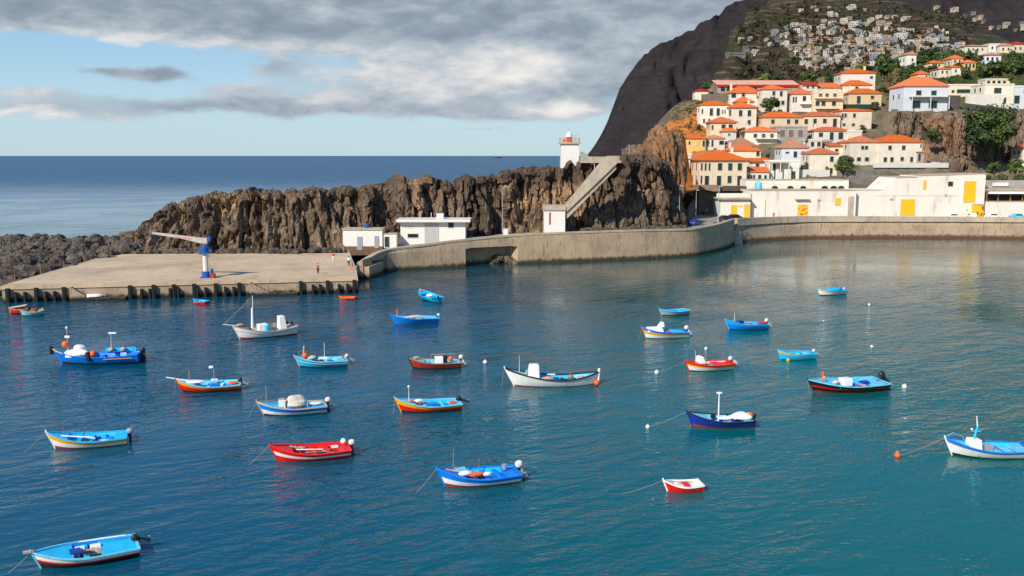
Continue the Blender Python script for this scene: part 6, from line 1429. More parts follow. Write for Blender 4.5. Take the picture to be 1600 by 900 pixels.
o, h = boat('far_left_red', 'small red boat with a cream tilted cover beside the far left piles', (22, 490), (38, 489.5), [(.2, 'dark_bottom'), (1, 'red')], 'tan', 'tan', yaw=192, L=2.5, B=1.3, fm=.75, fb=.95, fs=.8, floor='tan', thwarts=(.5,), name='dinghy'); part(o, 'cover', 'tarp', lambda m: m.box((X(h, .5), -.1, 1.02), (2.1, 1.0, .1), 0, 0, Matrix.Rotation(.14, 3, 'Y'))); outboard(o, -h.L / 2, h.fs, 'cowl_black', s=.7)
o, h = boat('far_left_blue', 'small blue grey boat with bleached wooden gunwale at the far left', (35, 493.5), (67, 492), [(.12, 'dark_bottom'), (.8, 'pale_blue'), (1, 'tan')], 'tan', 'tan', fm=.55, fb=.95, fs=.78, B=1.5, floor='tan', thwarts=(.3, .5), deck='tan', fore=.72); part(o, 'float', 'orange', lambda m: m.box((X(h, .45), .1, .72), (.5, .3, .25)), bevel=.05); part(o, 'net_pile', 'net', lambda m: m.blob((X(h, .3), 0, .65), (.3, .3, .2), n=10, k=5, amp=.4))

# ---------------------------------------------------------------- buoys
def buoy(px, py, r, mat, label, band=None, ring=True):
    p = PZ(px, py); t = empty('buoy', p, 0, label, 'buoy', 'mooring buoys')
    m = MB(); r *= .8; m.blob((0, 0, r * .55), (r, r, r * .95), n=14, k=9); m.build('float', M[mat], t, smooth=True)
    if band: m = MB(); m.lathe([(r * .985, -.16 * r), (r * 1.02, -.14 * r), (r * 1.02, .14 * r), (r * .985, .16 * r)], (0, 0, r * .4), n=16); m.build('band', M[band], t)
    m = MB(); m.tube([(.09 * r / .3 * math.cos(a), 0, r * 1.55 + .09 * r / .3 * math.sin(a)) for a in [2 * PI * i / 10 for i in range(11)]], .025, n=5); m.build('ring', M['metal'], t); return p
pb1 = buoy(1402, 714, .30, 'orange', 'orange red mooring buoy near the boat at the right edge')
buoy(1413, 606, .30, 'boat_white', 'white buoy off the stern of the black hulled boat')
pb2 = buoy(1012, 668.5, .22, 'boat_white', 'white buoy left of the dark blue boat')
pb3 = buoy(1026, 583.5, .28, 'boat_white', 'white buoy left of the red and white boat')
buoy(1103, 546, .22, 'boat_white', 'small pale buoy between the red and white boat and the yellow banded boat')
buoy(1362, 543, .22, 'boat_white', 'small white buoy right of the small bright blue boat', 'orange')
buoy(1358, 477, .24, 'boat_white', 'tiny white buoy right of the furthest white boat')
buoy(758, 568, .30, 'boat_white', 'white buoy with orange band between the dark red and the long white boat', 'orange')
buoy(1287, 502, .12, 'boat_white', 'tiny pale float behind the mid blue boat')
def line_to(bo, p, extra=.05):
    o, h = bo; R = Matrix.Rotation(-o.rotation_euler.z, 3, 'Z'); q = R @ (Vector(p) - o.location); q.z = extra
    rope(o, [(h.L / 2, 0, h.fb), tuple(q)], .013)
line_to(BR, pb1); line_to(BOATS['navy'], pb2); line_to(B22, pb3)

# ---------------------------------------------------------------- gear lying in the open boats
Rg = random.Random(12)
for key, (o, h) in BOATS.items():
    if h.L < 3.6 or key in ('mast_white', 'big_blue'): continue
    zf = .40 * h.fm
    for i in range(6):
        t = Rg.uniform(.22, .66); y = Rg.uniform(-.55, .55) * h.hb(t); x = X(h, t); w = Rg.random()
        if w < .28: part(o, 'hatch', Rg.choice(('navy', 'blue', 'navy', 'black')), lambda m: m.box((x, y * .6, zf + .09), (Rg.uniform(.4, .8), Rg.uniform(.4, .8), .16)), bevel=.02)
        elif w < .45: part(o, 'rope_coil', Rg.choice(('rope', 'tan', 'net', 'orange')), lambda m: m.blob((x, y, zf + .08), (.26, .24, .12), n=10, k=5, amp=.5, seed=i * 3.0, fr=3))
        elif w < .6: part(o, 'net_pile', Rg.choice(('net', 'net', 'tan', 'navy')), lambda m: m.blob((x, y, zf + .1), (.5, .36, .2), n=12, k=6, amp=.6, seed=i * 2.0 + t, fr=2.4))
        elif w < .75: part(o, 'bucket', Rg.choice(('cowl_grey', 'boat_white', 'red', 'black')), lambda m: m.lathe([(.13, 0), (.17, .34), (.15, .34), (.12, .04)], (x, y, zf + .01), n=12))
        elif w < .9: part(o, 'plank', Rg.choice(('tan', 'wood', 'boat_white')), lambda m: m.box((x, y, h.gz(t) * .78), (Rg.uniform(.9, 1.7), .14, .04), 0, Rg.uniform(-.3, .3)))
        else: part(o, 'crate', Rg.choice(('boat_white', 'sky', 'tan')), lambda m: m.box((x, y * .7, zf + .16), (.5, .38, .3)), bevel=.02)
# ---------------------------------------------------------------- trees
def crown_mb(r, n, mats, seed, leaf=.45, lumps=9, squash=.8, flat=1.0):
    """many leaf faces in lumps through the crown's volume"""
    R = random.Random(seed); m = MB(); L = []
    for i in range(lumps):
        a = R.uniform(0, 2 * PI); q = R.uniform(.15, .72) * r; z = R.uniform(-.55, .62) * r * squash
        L.append((Vector((q * math.cos(a), q * math.sin(a), z)), r * R.uniform(.28, .52), R.randrange(len(mats))))
    for i in range(n):
        c, s, mi = L[R.randrange(lumps)]
        d = Vector((R.gauss(0, 1), R.gauss(0, 1), R.gauss(0, 1))).normalized() * s * R.uniform(.35, 1.08) ** .6
        p = c + Vector((d.x, d.y, d.z * .8 * flat)); l = leaf * R.uniform(.6, 1.35)
        n1 = (d.normalized() + Vector((R.uniform(-.6, .6), R.uniform(-.6, .6), R.uniform(-.1, .9)))).normalized()
        t = n1.cross(Vector((R.random(), R.random(), R.random()))).normalized(); b = n1.cross(t)
        m.add([p + t * l, p + b * l * .62, p - t * l, p - b * l * .62], [(0, 1, 2, 3)], mi if R.random() < .75 else R.randrange(len(mats)))
    return m
def trunk_mb(h, r, seed, spread):
    R = random.Random(seed); m = MB()
    m.tube([(0, 0, -.6), (.05 * h, 0, h * .4), (.02 * h, .03 * h, h * .8)], [r * 1.3, r, r * .7], n=7)
    for i in range(5):
        a = R.uniform(0, 2 * PI); m.tube([(.03 * h, .01 * h, h * R.uniform(.45, .75)), (spread * .35 * math.cos(a), spread * .35 * math.sin(a), h * 1.0), (spread * .7 * math.cos(a), spread * .7 * math.sin(a), h * R.uniform(1.1, 1.35))], [r * .55, r * .4, r * .15], n=5)
    return m
TM = {'green': ('leaf', 'leaf_dark', 'leaf'), 'dark': ('leaf_dark', 'leaf_dark', 'leaf'), 'light': ('leaf_light', 'leaf', 'leaf_light'), 'dry': ('leaf_dry', 'leaf_dry', 'leaf')}
_tc = {}
def tree(loc, H, r, kind, label, group, seed=0, n=900, leaf=.42, squash=.85, cat='tree', name='tree', share=None, rz=0.0, lumps=11):
    t = empty(name, loc, rz, label, cat, group)
    key = share
    if key and key in _tc:
        c, tr, H0, r0 = _tc[key]; t.scale = (r / r0, r / r0, H / H0)
        link_copy(c, 'crown', t); link_copy(tr, 'trunk', t); return t
    mt = [M[x] for x in TM[kind]]
    m = crown_mb(r, n, mt, seed, leaf, lumps, squash); m.v = [v + Vector((0, 0, H - r * squash * .75)) for v in m.v]
    c = m.build('crown', mt, t); tr = trunk_mb(max(.5, H - r * squash * 1.1), max(.08, r * .08), seed, r).build('trunk', M['bark'], t)
    if key: _tc[key] = (c, tr, H, r)
    return t
GT = 'garden trees of the upper slope'
def tree_px(px, ytop, ybase, wpx, Y, kind, label, group='trees among the houses', seed=1, n=900, leaf=.4, **kw):
    b = PY(px, ybase, Y); k = F / Y
    return tree(b, (ybase - ytop) / k, wpx / 2 / k, kind, label, group, seed, n, leaf, **kw)
# big shrub on the rock, and the trees one can tell apart
tree_px(1545, 173, 241, 76, 317, 'dark', 'large dark green bush spreading over the rock face', seed=5, n=9000, leaf=.5, squash=.92, lumps=34)
tree_px(1572, 192, 236, 34, 314, 'dry', 'brownish flowering bush hanging on the right of the large dark bush', seed=6, n=1200, leaf=.35)
tree_px(1461, 203, 228, 30, 320, 'dark', 'small dark tree growing from the middle of the rock face', seed=8, n=1100, leaf=.34)
tree_px(1316, 244, 282, 32, 297, 'green', 'round leafy tree between the tall pale house and the pale pair', seed=9, n=1700, leaf=.36)
tree_px(1203, 155, 186, 30, 346, 'dark', 'dark tree between the pale two storey house and the long cream house', seed=11, n=1100, leaf=.4)
tree_px(1216, 172, 186, 20, 345, 'green', 'low green shrub right of the dark tree in the middle row', seed=12, n=600, leaf=.35, name='shrub', cat='shrub')
tree_px(1066, 256, 284, 18, 284, 'green', 'green shrub between the rock and the large cream house', seed=13, n=700, leaf=.32, name='shrub', cat='shrub')
tree_px(1365, 160, 198, 18, 352, 'green', 'slender green tree beside the cream block at the rock face', seed=14, n=800, leaf=.36)
tree_px(1552, 254, 285, 24, 300, 'green', 'small green street tree left of the street lamp on the right', seed=15, n=1000, leaf=.34)
tree_px(1585, 250, 285, 30, 301, 'light', 'pale green street tree at the far right above the restaurant', seed=16, n=1000, leaf=.36)
tree_px(1104, 128, 148, 16, 366, 'green', 'small tree at the left end of the long red terrace', seed=17, n=600, leaf=.38)
tree_px(1062, 203, 216, 14, 300, 'light', 'small green bush on the orange earth slope', seed=18, n=350, leaf=.3, name='shrub', cat='shrub')
tree_px(1075, 168, 182, 12, 334, 'light', 'tiny pale bush on the edge of the slope', seed=19, n=300, leaf=.3, name='shrub', cat='shrub')
tree_px(1388, 118, 138, 30, 386, 'dry', 'brown dry bush behind the large white house', seed=20, n=700, leaf=.4, name='shrub', cat='shrub')
tree_px(1424, 152, 174, 10, 343, 'green', 'climbing plant at the left door of the large white house', seed=41, n=300, leaf=.25, name='shrub', cat='shrub')
for i, (px, wp) in enumerate(((1541, 24), (1566, 30), (1592, 30))):
    p = PY(px, 289, 294); m = MB(); k = F / 294; R = random.Random(i)
    c = crown_mb(wp / 2 / k, 900, [M['leaf_dark'], M['leaf']], 60 + i, .26, 14, .55); c.v = [Vector((v.x, v.y * .6, v.z + 1.6)) for v in c.v]
    c.T = Matrix.Identity(4); c.box((0, 0, .6), (wp / k * .7, 1.0, 1.9)); o = c.build('hedge', [M['leaf_dark'], M['leaf']]); o.location = p
    tag(o, ['clipped hedge under the green street tree', 'clipped hedge right of the street lamp', 'clipped hedge at the right edge above the restaurant'][i], 'hedge', 'hedges above the restaurant')
p = PY(1268, 266, 299); c = crown_mb(2.2, 1500, [M['leaf_dark'], M['leaf']], 77, .26, 16, .62); c.v = [Vector((v.x * 1.75, v.y * .5, v.z + 1.2)) for v in c.v]; c.box((0, 0, .6), (6.4, 1.2, 2.0)); o = c.build('hedge', [M['leaf_dark'], M['leaf']]); o.location = p
tag(o, 'dark clipped hedge behind the white garden wall in the old town', 'hedge')
lamp_post(1538, 271, 290, 292, 'street lamp between the hedges above the restaurant', .5, .08)
# small greenery squeezed between the houses
R = random.Random(77)
for i, (px, yb_, wp, hh, kd) in enumerate([(1160, 214, 10, 9, 'dry'), (1186, 160, 8, 9, 'green'), (1230, 190, 8, 12, 'green'), (1262, 226, 9, 10, 'dark'), (1218, 234, 10, 8, 'dry'), (1268, 186, 8, 8, 'green'), (1312, 210, 10, 10, 'light'), (1348, 204, 12, 9, 'dry'), (1330, 258, 9, 10, 'green'),
                                               (1292, 270, 8, 9, 'light'), (1240, 284, 7, 9, 'green'), (1200, 248, 8, 8, 'dark'), (1150, 262, 8, 8, 'green'), (1374, 150, 12, 12, 'dark'), (1392, 160, 12, 9, 'dry'), (1484, 132, 10, 11, 'green'), (1530, 150, 9, 10, 'dark'), (1578, 132, 12, 12, 'green')]):
    Yq = (Yr(yb_) if px > 1372 and yb_ < 172 else Yt(yb_)) - 2.5
    tree_px(px, yb_ - hh, yb_, wp, Yq, kd, {'green': 'green', 'dark': 'dark green', 'light': 'pale green', 'dry': 'brownish'}[kd] + ' shrub growing between the houses ' + ('by the rock face' if px > 1340 and px < 1400 else 'on the plateau' if px >= 1400 else 'near the top of the old town' if yb_ < 200 else 'in the middle rows of the old town' if yb_ < 240 else 'in the lowest rows of the old town'), group='shrubs between the houses', seed=200 + i, n=260, leaf=.3, name='shrub', cat='shrub')
# band of garden trees: placed on the slope by looking along the view
R = random.Random(21); cnt = 0
def zone_tree(px, py, k, kinds, wmin, wmax, label):
    q = TOWN.hit(px, py)
    if q is None: return
    wp = R.uniform(wmin, wmax); hp_ = wp * .95
    for H in HOUSES:
        if H[9].get('Yf') == 'R' and H[0] - wp * .45 < px < H[1] + wp * .45 and H[3] - 4 < py and py - hp_ < H[3] - 3 and H[9]['Y'] > q.y - 5: return
        if H[0] - 1 < px < H[1] + 1 and abs(H[9]['Y'] + H[9]['D'] / 2 - q.y) < H[9]['D'] * .5 + 2.5: return
    w_ = wp / F * q.y / 2; kind = R.choice(kinds)
    tree(q, w_ * R.uniform(1.5, 2.1), w_, kind, label[kind], GT, seed=R.randrange(9999), n=520, leaf=.55, share=(kind, R.randrange(3)), rz=R.uniform(0, 6))
LT = {'green': 'leafy mid green tree in the gardens above the large white house', 'dark': 'dense dark green tree in the gardens above the large white house', 'light': 'pale green tree in the gardens above the large white house', 'dry': 'brownish shrub in the gardens above the large white house'}
for i in range(62): zone_tree(R.uniform(1372, 1470), R.uniform(104, 126), i, ('dark', 'dark', 'green'), 14, 26, LT)
for i in range(46): zone_tree(R.uniform(1480, 1606), R.uniform(103, 124), i, ('dark', 'green', 'green', 'light'), 14, 26, LT)
for i in range(22): zone_tree(R.uniform(1440, 1530), R.uniform(92, 110), i, ('green', 'light', 'dark'), 12, 20, LT)
for i in range(20): zone_tree(R.uniform(1566, 1606), R.uniform(84, 108), i, ('green', 'light'), 14, 24, LT)
for i in range(26): zone_tree(R.uniform(1615, 1900), R.uniform(100, 165), i, ('green', 'dark', 'light'), 14, 26, {k: v.replace('in the gardens above the large white house', 'on the slope beyond the right end of the town') for k, v in LT.items()})
for i in range(10): zone_tree(R.uniform(1384, 1420), R.uniform(126, 148), i, ('dry', 'green', 'dry'), 10, 18, LT)
for i in range(12): zone_tree(R.uniform(1470, 1545), R.uniform(116, 128), i, ('dry', 'dark', 'green'), 10, 18, LT)
for i in range(12): zone_tree(R.uniform(1310, 1380), R.uniform(98, 114), i, ('light', 'green', 'dry'), 12, 20, dict(LT, light='pale green tree behind the highest white house', green='mid green tree behind the highest white house', dry='brownish tree behind the highest white house'))
for (px, yt, yb_, wp) in ((1436, 76, 104, 13), (1449, 80, 104, 16)):
    q = TOWN.hit(px, yb_); k = F / q.y
    t = tree(q, (yb_ - yt) / k, wp / 2 / k, 'dark', 'tall dark cypress beside the slim white tower house' if wp == 13 else 'broad dark conifer right of the cypress by the tower house', 'conifers by the tower house', seed=int(px), n=900, leaf=.5, squash=1.9 if wp == 13 else 1.4)
for px, yt, yb_, wp, lab in ((1200, 117, 133, 26, 'bright green tree top rising behind the middle of the red terrace'), (1268, 112, 132, 34, 'bushy green tree behind the right end of the red terrace'), (1300, 118, 134, 26, 'dark green tree left of the highest white house'), (1340, 100, 116, 40, 'pale green tree mass just behind the highest white house')):
    tree_px(px, yt, yb_ + 3, wp, 397, 'light' if 'green tree m' in lab or 'bright' in lab else ('dark' if 'dark' in lab else 'green'), lab, seed=int(px), n=900, leaf=.5)
# scrub on the rocky edge slope and the terraces
sc_ = MB(); R = random.Random(5)
for i in range(1300):
    if i < 150: q = TOWN.hit(R.uniform(1052, 1112), R.uniform(148, 225))
    elif i < 1130: q = TOWN.hit(R.uniform(1400, 1606) if i % 4 else R.uniform(1600, 1950), R.uniform(80, 150))
    else: q = TOWN.hit(R.uniform(1110, 1370), R.uniform(150, 290))
    if q is None or q.y > 520: continue
    mi = R.choice((0, 1, 2, 2))
    for j in range(16):
        d = Vector((R.gauss(0, .5), R.gauss(0, .5), abs(R.gauss(0, .35)))); t = Vector((R.uniform(-1, 1), R.uniform(-1, 1), R.uniform(-.3, 1))).normalized(); b = t.cross(Vector((R.random(), R.random(), .3))).normalized(); l = R.uniform(.15, .35); p = q + d
        sc_.add([p + t * l, p + b * l * .6, p - t * l, p - b * l * .6], [(0, 1, 2, 3)], mi)
tag(sc_.build('scrub', [M['leaf'], M['leaf_dark'], M['leaf_dry']]), 'low green and brown scrub growing over the terraces', 'scrub', kind='stuff')

# ---------------------------------------------------------------- houses on the far hillside
FARM = {'far_white': paint('far_white_wall', (.54, .49, .43), .9, .12, .1), 'far_cream': paint('far_cream_wall', (.42, .34, .25), .9, .15, .1), 'far_grey': paint('far_grey_wall', (.17, .155, .14), .9, .15, .1), 'far_blue': paint('far_bluish_wall', (.26, .28, .30), .9, .12, .1),  # walls kept duller than in town: the hillside's shade is in their colour
        'roofd': paint('far_slab_roof', (.20, .175, .15), .95, .2, .1), 'roofo': paint('far_tile_roof', (.36, .12, .05), .95, .2, .1), 'dark': M['glass']}
def far_house(kind, w_, d_, h_, wins, roof, wallm, step=False, ncol=3):
    m = MB(); m.box((0, d_ / 2, h_ / 2 - 3), (w_, d_, h_ + 6))
    fl = max(1, int(h_ / 3))
    if step: m.box((w_ * .2, d_ * .6, h_ + 1.4), (w_ * .55, d_ * .7, 2.8))
    for f in range(fl):
        for c in range(ncol):
            if wins == 'strip' or (c + f) % 4 != 3:
                m.box((-w_ / 2 + w_ * (c + .5) / ncol, -.06, 1.6 + f * 3), (w_ / ncol * (.72 if wins == 'strip' else .42), .2, 1.5), 2)
        m.box((-w_ / 2 - .04, d_ * .45, 1.7 + f * 3), (.2, 1.6, 1.4), 2)
    if roof == 'flat': m.box((0, d_ / 2, h_ + .16), (w_ + .5, d_ + .5, .34), 1)
    else: hip_roof(m, -w_ / 2, w_ / 2, 0, d_, h_ + .2, 2.2, .6, 1)
    return m.mesh('hill_house', [FARM[wallm], FARM['roofo' if roof != 'flat' else 'roofd'], FARM['dark']])
PROTO = [('white flat roofed', far_house(0, 12, 9, 6.4, 'x', 'flat', 'far_white')), ('white stepped', far_house(1, 14, 9, 6, 'x', 'flat', 'far_white', True)), ('cream flat roofed', far_house(2, 11, 9, 7, 'x', 'flat', 'far_cream')), ('cream tile roofed', far_house(3, 11, 9, 5.5, 'x', 'hip', 'far_cream')),
         ('white tile roofed', far_house(4, 12, 9, 6, 'x', 'hip', 'far_white')), ('bluish flat roofed', far_house(5, 12, 9, 7.5, 'x', 'flat', 'far_blue', True)), ('grey unplastered', far_house(6, 10, 8, 6, 'x', 'flat', 'far_grey')), ('long cream terraced', far_house(7, 26, 9, 7, 'strip', 'flat', 'far_cream', False, 8)), ('long grey banded', far_house(8, 34, 10, 5, 'strip', 'flat', 'far_grey', False, 10)), ('tall white', far_house(9, 11, 10, 11, 'x', 'flat', 'far_white', False, 3))]
GF = 'houses scattered over the far hillside'
def zone_of(px, py):
    if px > 1442 and py < 62: return 'in the shaded upper right valley'
    if px < 1215: return 'on the left terraces of the far hillside'
    if py < 42: return 'on the upper part of the far hillside'
    if py < 72: return 'in the middle of the far hillside'
    return 'on the lower part of the far hillside'
def mount_hit(px, py):
    best = None; X0 = (px - 800) / F
    for t in [i / 60 for i in range(2, 60)]:
        # find the column whose surface point lies under this photo column
        X = X0 * 2400
        for _ in range(4):
            q = mount_pt(X, t); X += X0 * q[1] - q[0]
        q = mount_pt(X, t); py_ = 243 - (q[2] - CAMZ) / q[1] * F
        if py_ < py: return Vector(q)
    return best
R = random.Random(33); placed = []
def far_place(px, py, pi, s=1.0, yaw=None, far=False):
    q = mount_hit(px, py) if far else HILL.hit(px, py)
    if q is None: return
    nm, me = PROTO[pi]
    for z in placed:
        if abs(z[0] - px) < 6.4 * s and abs(z[1] - py) < 2.5: return
    placed.append((px, py))
    o = bpy.data.objects.new('hill_house', me); COL.objects.link(o)
    o.location = (q.x, q.y, q.z + (.6 if not far else 3)); o.rotation_euler = (0, 0, R.uniform(-.5, .5) if yaw is None else yaw); o.scale = (s, s, s)
    tag(o, nm + ' house ' + zone_of(px, py), 'house', GF)
for px, py, pi, s, yw in [(1150, 88, 8, .95, .05), (1176, 80, 8, 1.0, .05), (1158, 67, 0, .9, .1), (1172, 70, 5, .7, 0), (1182, 84, 0, .9, .2), (1198, 70, 3, .8, .1), (1205, 74, 0, .75, 0), (1212, 58, 5, .95, .2), (1222, 60, 2, .7, 0), (1232, 60, 0, .9, .2),
                          (1245, 80, 7, 1.0, .1), (1262, 75, 7, 1.0, .2), (1278, 68, 7, .9, .3), (1246, 88, 8, .7, .1), (1232, 49, 5, .9, .1), (1243, 43, 0, 1, .2), (1256, 44, 2, .9, .3), (1285, 47, 1, 1, .3), (1293, 44, 7, .7, .3), (1302, 40, 0, 1, .2), (1298, 28, 9, .9, .1), (1306, 26, 1, .8, .3), (1288, 36, 2, .8, 0),
                          (1252, 20, 0, .8, 0), (1272, 14, 2, .8, .2), (1276, 18, 0, .7, 0), (1295, 15, 2, .8, 0), (1310, 20, 6, .7, 0), (1332, 15, 1, 1.2, .2), (1352, 18, 2, .7, .1), (1320, 39, 9, 1, .1), (1328, 33, 2, .9, .3), (1335, 46, 9, 1.2, .1), (1342, 42, 5, 1, .3), (1354, 41, 2, .9, 0), (1362, 34, 1, .9, .2), (1374, 30, 0, .9, 0), (1390, 28, 7, .6, .2), (1400, 30, 0, .9, .2), (1414, 34, 1, .9, .3), (1420, 33, 2, .8, 0), (1378, 40, 2, 1.1, .2), (1389, 43, 3, 1, 0),
                          (1343, 57, 5, .9, .1), (1360, 54, 8, .4, .1), (1370, 54, 0, .9, .2), (1309, 66, 2, 1, .1), (1316, 63, 4, .9, .3), (1330, 62, 2, .9, .2), (1344, 66, 0, .95, .1), (1280, 55, 2, .9, .2), (1268, 60, 3, .8, .1), (1262, 54, 2, .9, .2), (1257, 65, 0, .8, .1),
                          (1276, 102, 7, .75, .4), (1284, 97, 7, .8, .4), (1296, 90, 0, 1.0, .4), (1266, 106, 9, .6, .3), (1268, 103, 0, .9, .2), (1312, 98, 9, .9, .1), (1314, 85, 7, .7, .1), (1346, 76, 9, .8, .1), (1353, 78, 0, 1.0, .2), (1336, 76, 3, 1, .1), (1326, 86, 0, .9, .2), (1345, 87, 1, 1, .1), (1360, 82, 2, .9, .2), (1372, 66, 9, .9, 0), (1386, 66, 2, 1.1, .2), (1390, 72, 3, 1.1, .1), (1407, 65, 9, 1.1, .1), (1414, 62, 9, 1.0, .2), (1424, 52, 0, .9, 0), (1422, 72, 1, 1, .1), (1434, 70, 4, 1, .1), (1447, 70, 0, .9, .2), (1457, 64, 5, 1.1, .2), (1463, 70, 9, .9, .1), (1470, 66, 5, 1.1, .1), (1478, 66, 2, .9, 0), (1492, 82, 5, 1.3, -.6), (1503, 72, 4, .9, 0), (1380, 100, 1, 1.0, 0), (1376, 88, 4, 1, 0), (1384, 80, 2, 1.0, .2), (1398, 98, 0, 1.0, 0), (1400, 88, 2, 1.0, 0), (1408, 92, 1, 1.0, 0), (1366, 90, 0, .9, .1), (1394, 82, 3, .9, .1), (1446, 80, 2, 1, .1), (1478, 76, 0, .9, .1), (1454, 52, 4, .7, .2), (1447, 53, 3, .8, .1)]:
    far_place(px, py, pi, s * .68, yw * .8)
for i in range(190):
    u = R.random(); py = R.uniform(46, 112); xl = lerp(1195, 1262, (py - 46) / 66); px = R.uniform(xl, 1480)
    far_place(px, py, R.choice((0, 0, 1, 2, 2, 3, 4, 5, 6, 6)), R.uniform(.42, .72))
for px, py in [(1446, 28), (1468, 34), (1480, 40), (1490, 38), (1500, 36), (1505, 42), (1518, 48), (1526, 40), (1482, 53), (1493, 61), (1508, 56), (1520, 50), (1538, 56), (1546, 57), (1556, 55), (1575, 48), (1512, 43), (1478, 46), (1531, 57), (1460, 44), (1566, 62), (1473, 29), (1498, 50), (1579, 60)]: far_place(px, py, R.choice((6, 2, 6, 6, 3)), R.uniform(.8, 1.25), far=True)
# woods and scrub clumps on the far hillside
fs_ = MB(); R = random.Random(9)
for i in range(700):
    q = HILL.hit(R.uniform(1150, 1520), R.uniform(8, 128))
    if q is None: continue
    s = R.uniform(2.0, 5.0)
    for j in range(12):
        d = Vector((R.gauss(0, .6), R.gauss(0, .6), abs(R.gauss(0, .5)))) * s; t = Vector((R.uniform(-1, 1), R.uniform(-1, 1), R.uniform(-.3, 1))).normalized(); b = t.cross(Vector((R.random(), R.random(), .3))).normalized(); l = s * R.uniform(.3, .6); p = q + d
        fs_.add([p + t * l, p + b * l * .7, p - t * l, p - b * l * .7], [(0, 1, 2, 3)], R.choice((0, 0, 1)))
tag(fs_.build('hill_scrub', [leaf_mat('far_scrub', (.030, .032, .014)), leaf_mat('far_dry_scrub', (.060, .045, .022))]), 'dark scrub and small woods between the far hillside houses', 'scrub', kind='stuff')

# ---------------------------------------------------------------- people
def person(loc, rz, label, shirt, trousers, pose='stand', group='people on the quay'):
    t = empty('person', loc, rz, label, 'person', group)
    st = 0.22 if pose == 'walk' else .06
    V = [((0, 0, .95), .145), ((0, 0, 1.18), .135), ((0, 0, 1.42), .155), ((0, 0, 1.53), .06), ((0, .01, 1.63), .088), ((0, .015, 1.74), .085),
         ((.19, 0, 1.42), .06), ((.25, -.02, 1.14), .045), ((.26, .10, .92), .036), ((.27, .14, .80), .03), ((-.19, 0, 1.42), .06), ((-.25, .02, 1.14), .045), ((-.26, .06, .92), .036), ((-.27, .10, .80), .03),
         ((.10, 0, .90), .095), ((.11, st, .50), .062), ((.12, st * .6 - .05, .09), .045), ((.13, st * .6 + .13, .04), .038), ((-.10, 0, .90), .095), ((-.11, -st * .4, .50), .062), ((-.12, -st - .02, .09), .045), ((-.13, -st + .15, .04), .038)]
    E = [(0, 1), (1, 2), (2, 3), (3, 4), (4, 5), (2, 6), (6, 7), (7, 8), (8, 9), (2, 10), (10, 11), (11, 12), (12, 13), (0, 14), (14, 15), (15, 16), (16, 17), (0, 18), (18, 19), (19, 20), (20, 21)]
    def skin(name, ids, mat, grow=0.0, par=t, fix={}):
        mp = {v: i for i, v in enumerate(ids)}
        me = bpy.data.meshes.new(name); me.from_pydata([fix.get(i, V[i][0]) for i in ids], [(mp[a], mp[b]) for a, b in E if a in mp and b in mp], [])
        me.materials.append(mat); o = bpy.data.objects.new(name, me); COL.objects.link(o); o.parent = par
        o.modifiers.new('Skin', 'SKIN'); sv = me.skin_vertices[0].data
        for i in ids: sv[mp[i]].radius = (V[i][1] + grow,) * 2
        sv[0].use_root = True
        s = o.modifiers.new('Sub', 'SUBSURF'); s.levels = 1; s.render_levels = 1
        return o
    b = skin('body', list(range(22)), M['skin'])
    skin('shirt', [0, 1, 2, 6, 7, 10, 11], M[shirt], .022); skin('trousers', [0, 14, 15, 16, 18, 19, 20], M[trousers], .022)
    m = MB(); m.blob((0, -.015, 1.745), (.098, .105, .10), n=10, k=7); m.build('hair', M['hair'], t, smooth=True)
    m = MB(); m.blob((0, .105, 1.685), (.016, .024, .022), n=6, k=5); m.build('nose', M['skin'], t)
    return t
person(PZ(497, 428, QZ + .01), 2.6, 'person in a red top and dark trousers standing out on the quay', 'cloth_red', 'cloth_dark')
person(PZ(521, 409, QZ + .01), 3.4, 'person in a red top and white trousers near the back of the quay', 'cloth_red', 'cloth_white', 'walk')
person(PZ(545, 416, QZ + .01), 3.0, 'person in a white top and dark trousers at the right end of the quay', 'cloth_white', 'cloth_dark')
person(PZ(550, 422, QZ + .01), 2.0, 'person in a blue top and orange shorts at the right quay edge', 'cloth_blue', 'cloth_orange', 'walk')
q = PY(1097, 326, 277.5); person((q.x, 276, 5.2), 3.1, 'person in blue and dark clothes by the brown alley wall', 'cloth_blue', 'cloth_dark', 'walk', 'people in the town')
q = PY(1103, 326, 277.5); person((q.x, 276, 5.2), 3.3, 'person in a white top beside the brown alley wall', 'cloth_white', 'cloth_red', 'walk', 'people in the town')
q = PY(1209, 336, 262); person((q.x, 262, 4.95), 3.1, 'person in red in front of the long white warehouse', 'cloth_red', 'cloth_red', 'stand', 'people in the town')

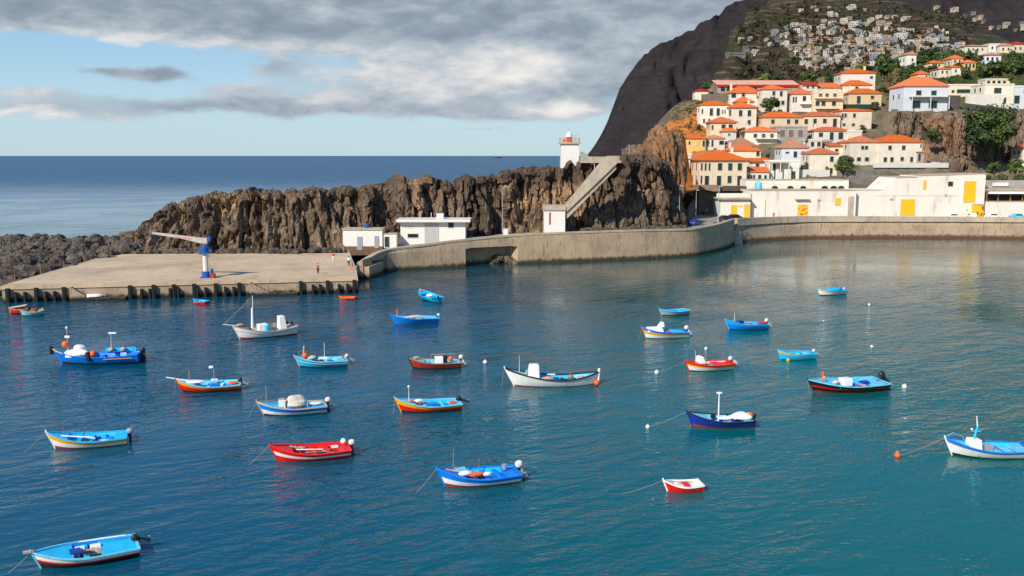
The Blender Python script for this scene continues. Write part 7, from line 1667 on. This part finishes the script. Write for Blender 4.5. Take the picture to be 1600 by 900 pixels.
# ---------------------------------------------------------------- cars
def car(loc, rz, label, mat, L=4.1, van=False):
    t = empty('parked_car', loc, rz, label, 'car', 'parked cars on the harbour front')
    hgt = 1.85 if van else 1.45; W2 = .86
    prof = [(-L / 2, .32), (-L / 2 + .05, .85), (-L / 2 + .2, .95), (-L * .26 if not van else -L * .47, hgt - .08), (-L * .2 if not van else -L * .44, hgt), (L * .12, hgt), (L * .19, hgt - .06), (L * .31, .98), (L / 2 - .1, .82), (L / 2, .6), (L / 2, .32)]
    m = MB(); m.yprism([(x, z) for x, z in prof[::-1]], -W2, W2); b = m.build('body', M[mat], t, bevel=.08)
    m = MB()
    for s in (-1, 1):
        pl = [(-L * .27, .98), (L * .26, .98), (L * .16, hgt - .12), (-L * .2, hgt - .12)]
        m.yprism(pl[:] , s * (W2 + .006) - .008, s * (W2 + .006) + .008)
    m.add([(L * .315 - .0, -W2 * .86, 1.0), (L * .315, W2 * .86, 1.0), (L * .2 + .02, W2 * .8, hgt - .1), (L * .2 + .02, -W2 * .8, hgt - .1)], [(0, 1, 2, 3)])
    m.build('window', M['glass'], t)
    for x in (-L * .31, L * .31):
        for s in (-1, 1):
            w_ = MB(); w_.T = Matrix.Translation((x, s * (W2 - .08), .32)) @ Matrix.Rotation(PI / 2, 4, 'X'); w_.lathe([(.2, -.1), (.32, -.1), (.32, .1), (.2, .1)], n=16); wo = w_.build('wheel', M['rubber'], t)
            r_ = MB(); r_.T = w_.T; r_.lathe([(.05, -.11), (.2, -.112), (.2, .112), (.05, .11)], n=12); r_.build('rim', M['metal'], wo)
    for s in (-1, 1):
        h_ = MB(); h_.box((L / 2 + .005, s * .6, .7), (.05, .3, .14)); h_.build('headlight', M['boat_white'], t)
        h_ = MB(); h_.box((-L / 2 + .0, s * .65, .75), (.05, .2, .16)); h_.build('tail_light', M['red'], t)
def car_px(px, py, Y, z, rz, label, mat, **kw): p = PY(px, py, Y); car((p.x, Y, z), rz, label, mat, **kw)
car_px(1148, 338, 254, 5.15, .25, 'black car parked before the low warehouse with two yellow doors', 'black')
car_px(1133, 341, 250, 5.12, .3, 'small dark car parked left of the black car', 'cloth_dark', L=3.4)
car_px(1083, 350, 233, 5.18, 1.2, 'dark blue car parked where the rock ends at the alley', 'navy', L=3.8)
car_px(1489, 334, 262, 4.9, .05, 'pale silver car left of the yellow booth', 'boat_white')
car_px(1519, 335, 263.5, 4.9, 1.45, 'white car seen from behind right next to the yellow booth', 'boat_white', L=3.8)
car_px(1551, 335, 262.5, 4.9, .05, 'white car in front of the restaurant', 'boat_white')
car_px(1590, 335, 261.5, 4.9, .05, 'light blue car at the right end of the harbour front', 'pale_blue')
# small parked cars on the white terrace
car_px(1462, 254, 305.5, PY(1462, 261, 303).z, .05, 'tiny white car on the terrace right of the pale pair', 'boat_white')

# ---------------------------------------------------------------- ship on the horizon
p = PY(778, 245.6, 9000)
t = empty('cargo_ship', (p.x, 9000, 0), .2, 'tiny dark ship far out on the horizon', 'ship')
m = MB(); m.yprism([(-34, -1), (36, -1), (42, 9), (-36, 8)], -6, 6); m.build('hull', M['dark_bottom'], t)
m = MB(); m.box((-22, 0, 14), (14, 10, 14)); m.build('bridge', M['cowl_grey'], t)
m = MB(); m.tube([(4, 0, 8), (4, 0, 30)], 1.2, n=6); m.build('mast', M['cowl_grey'], t)
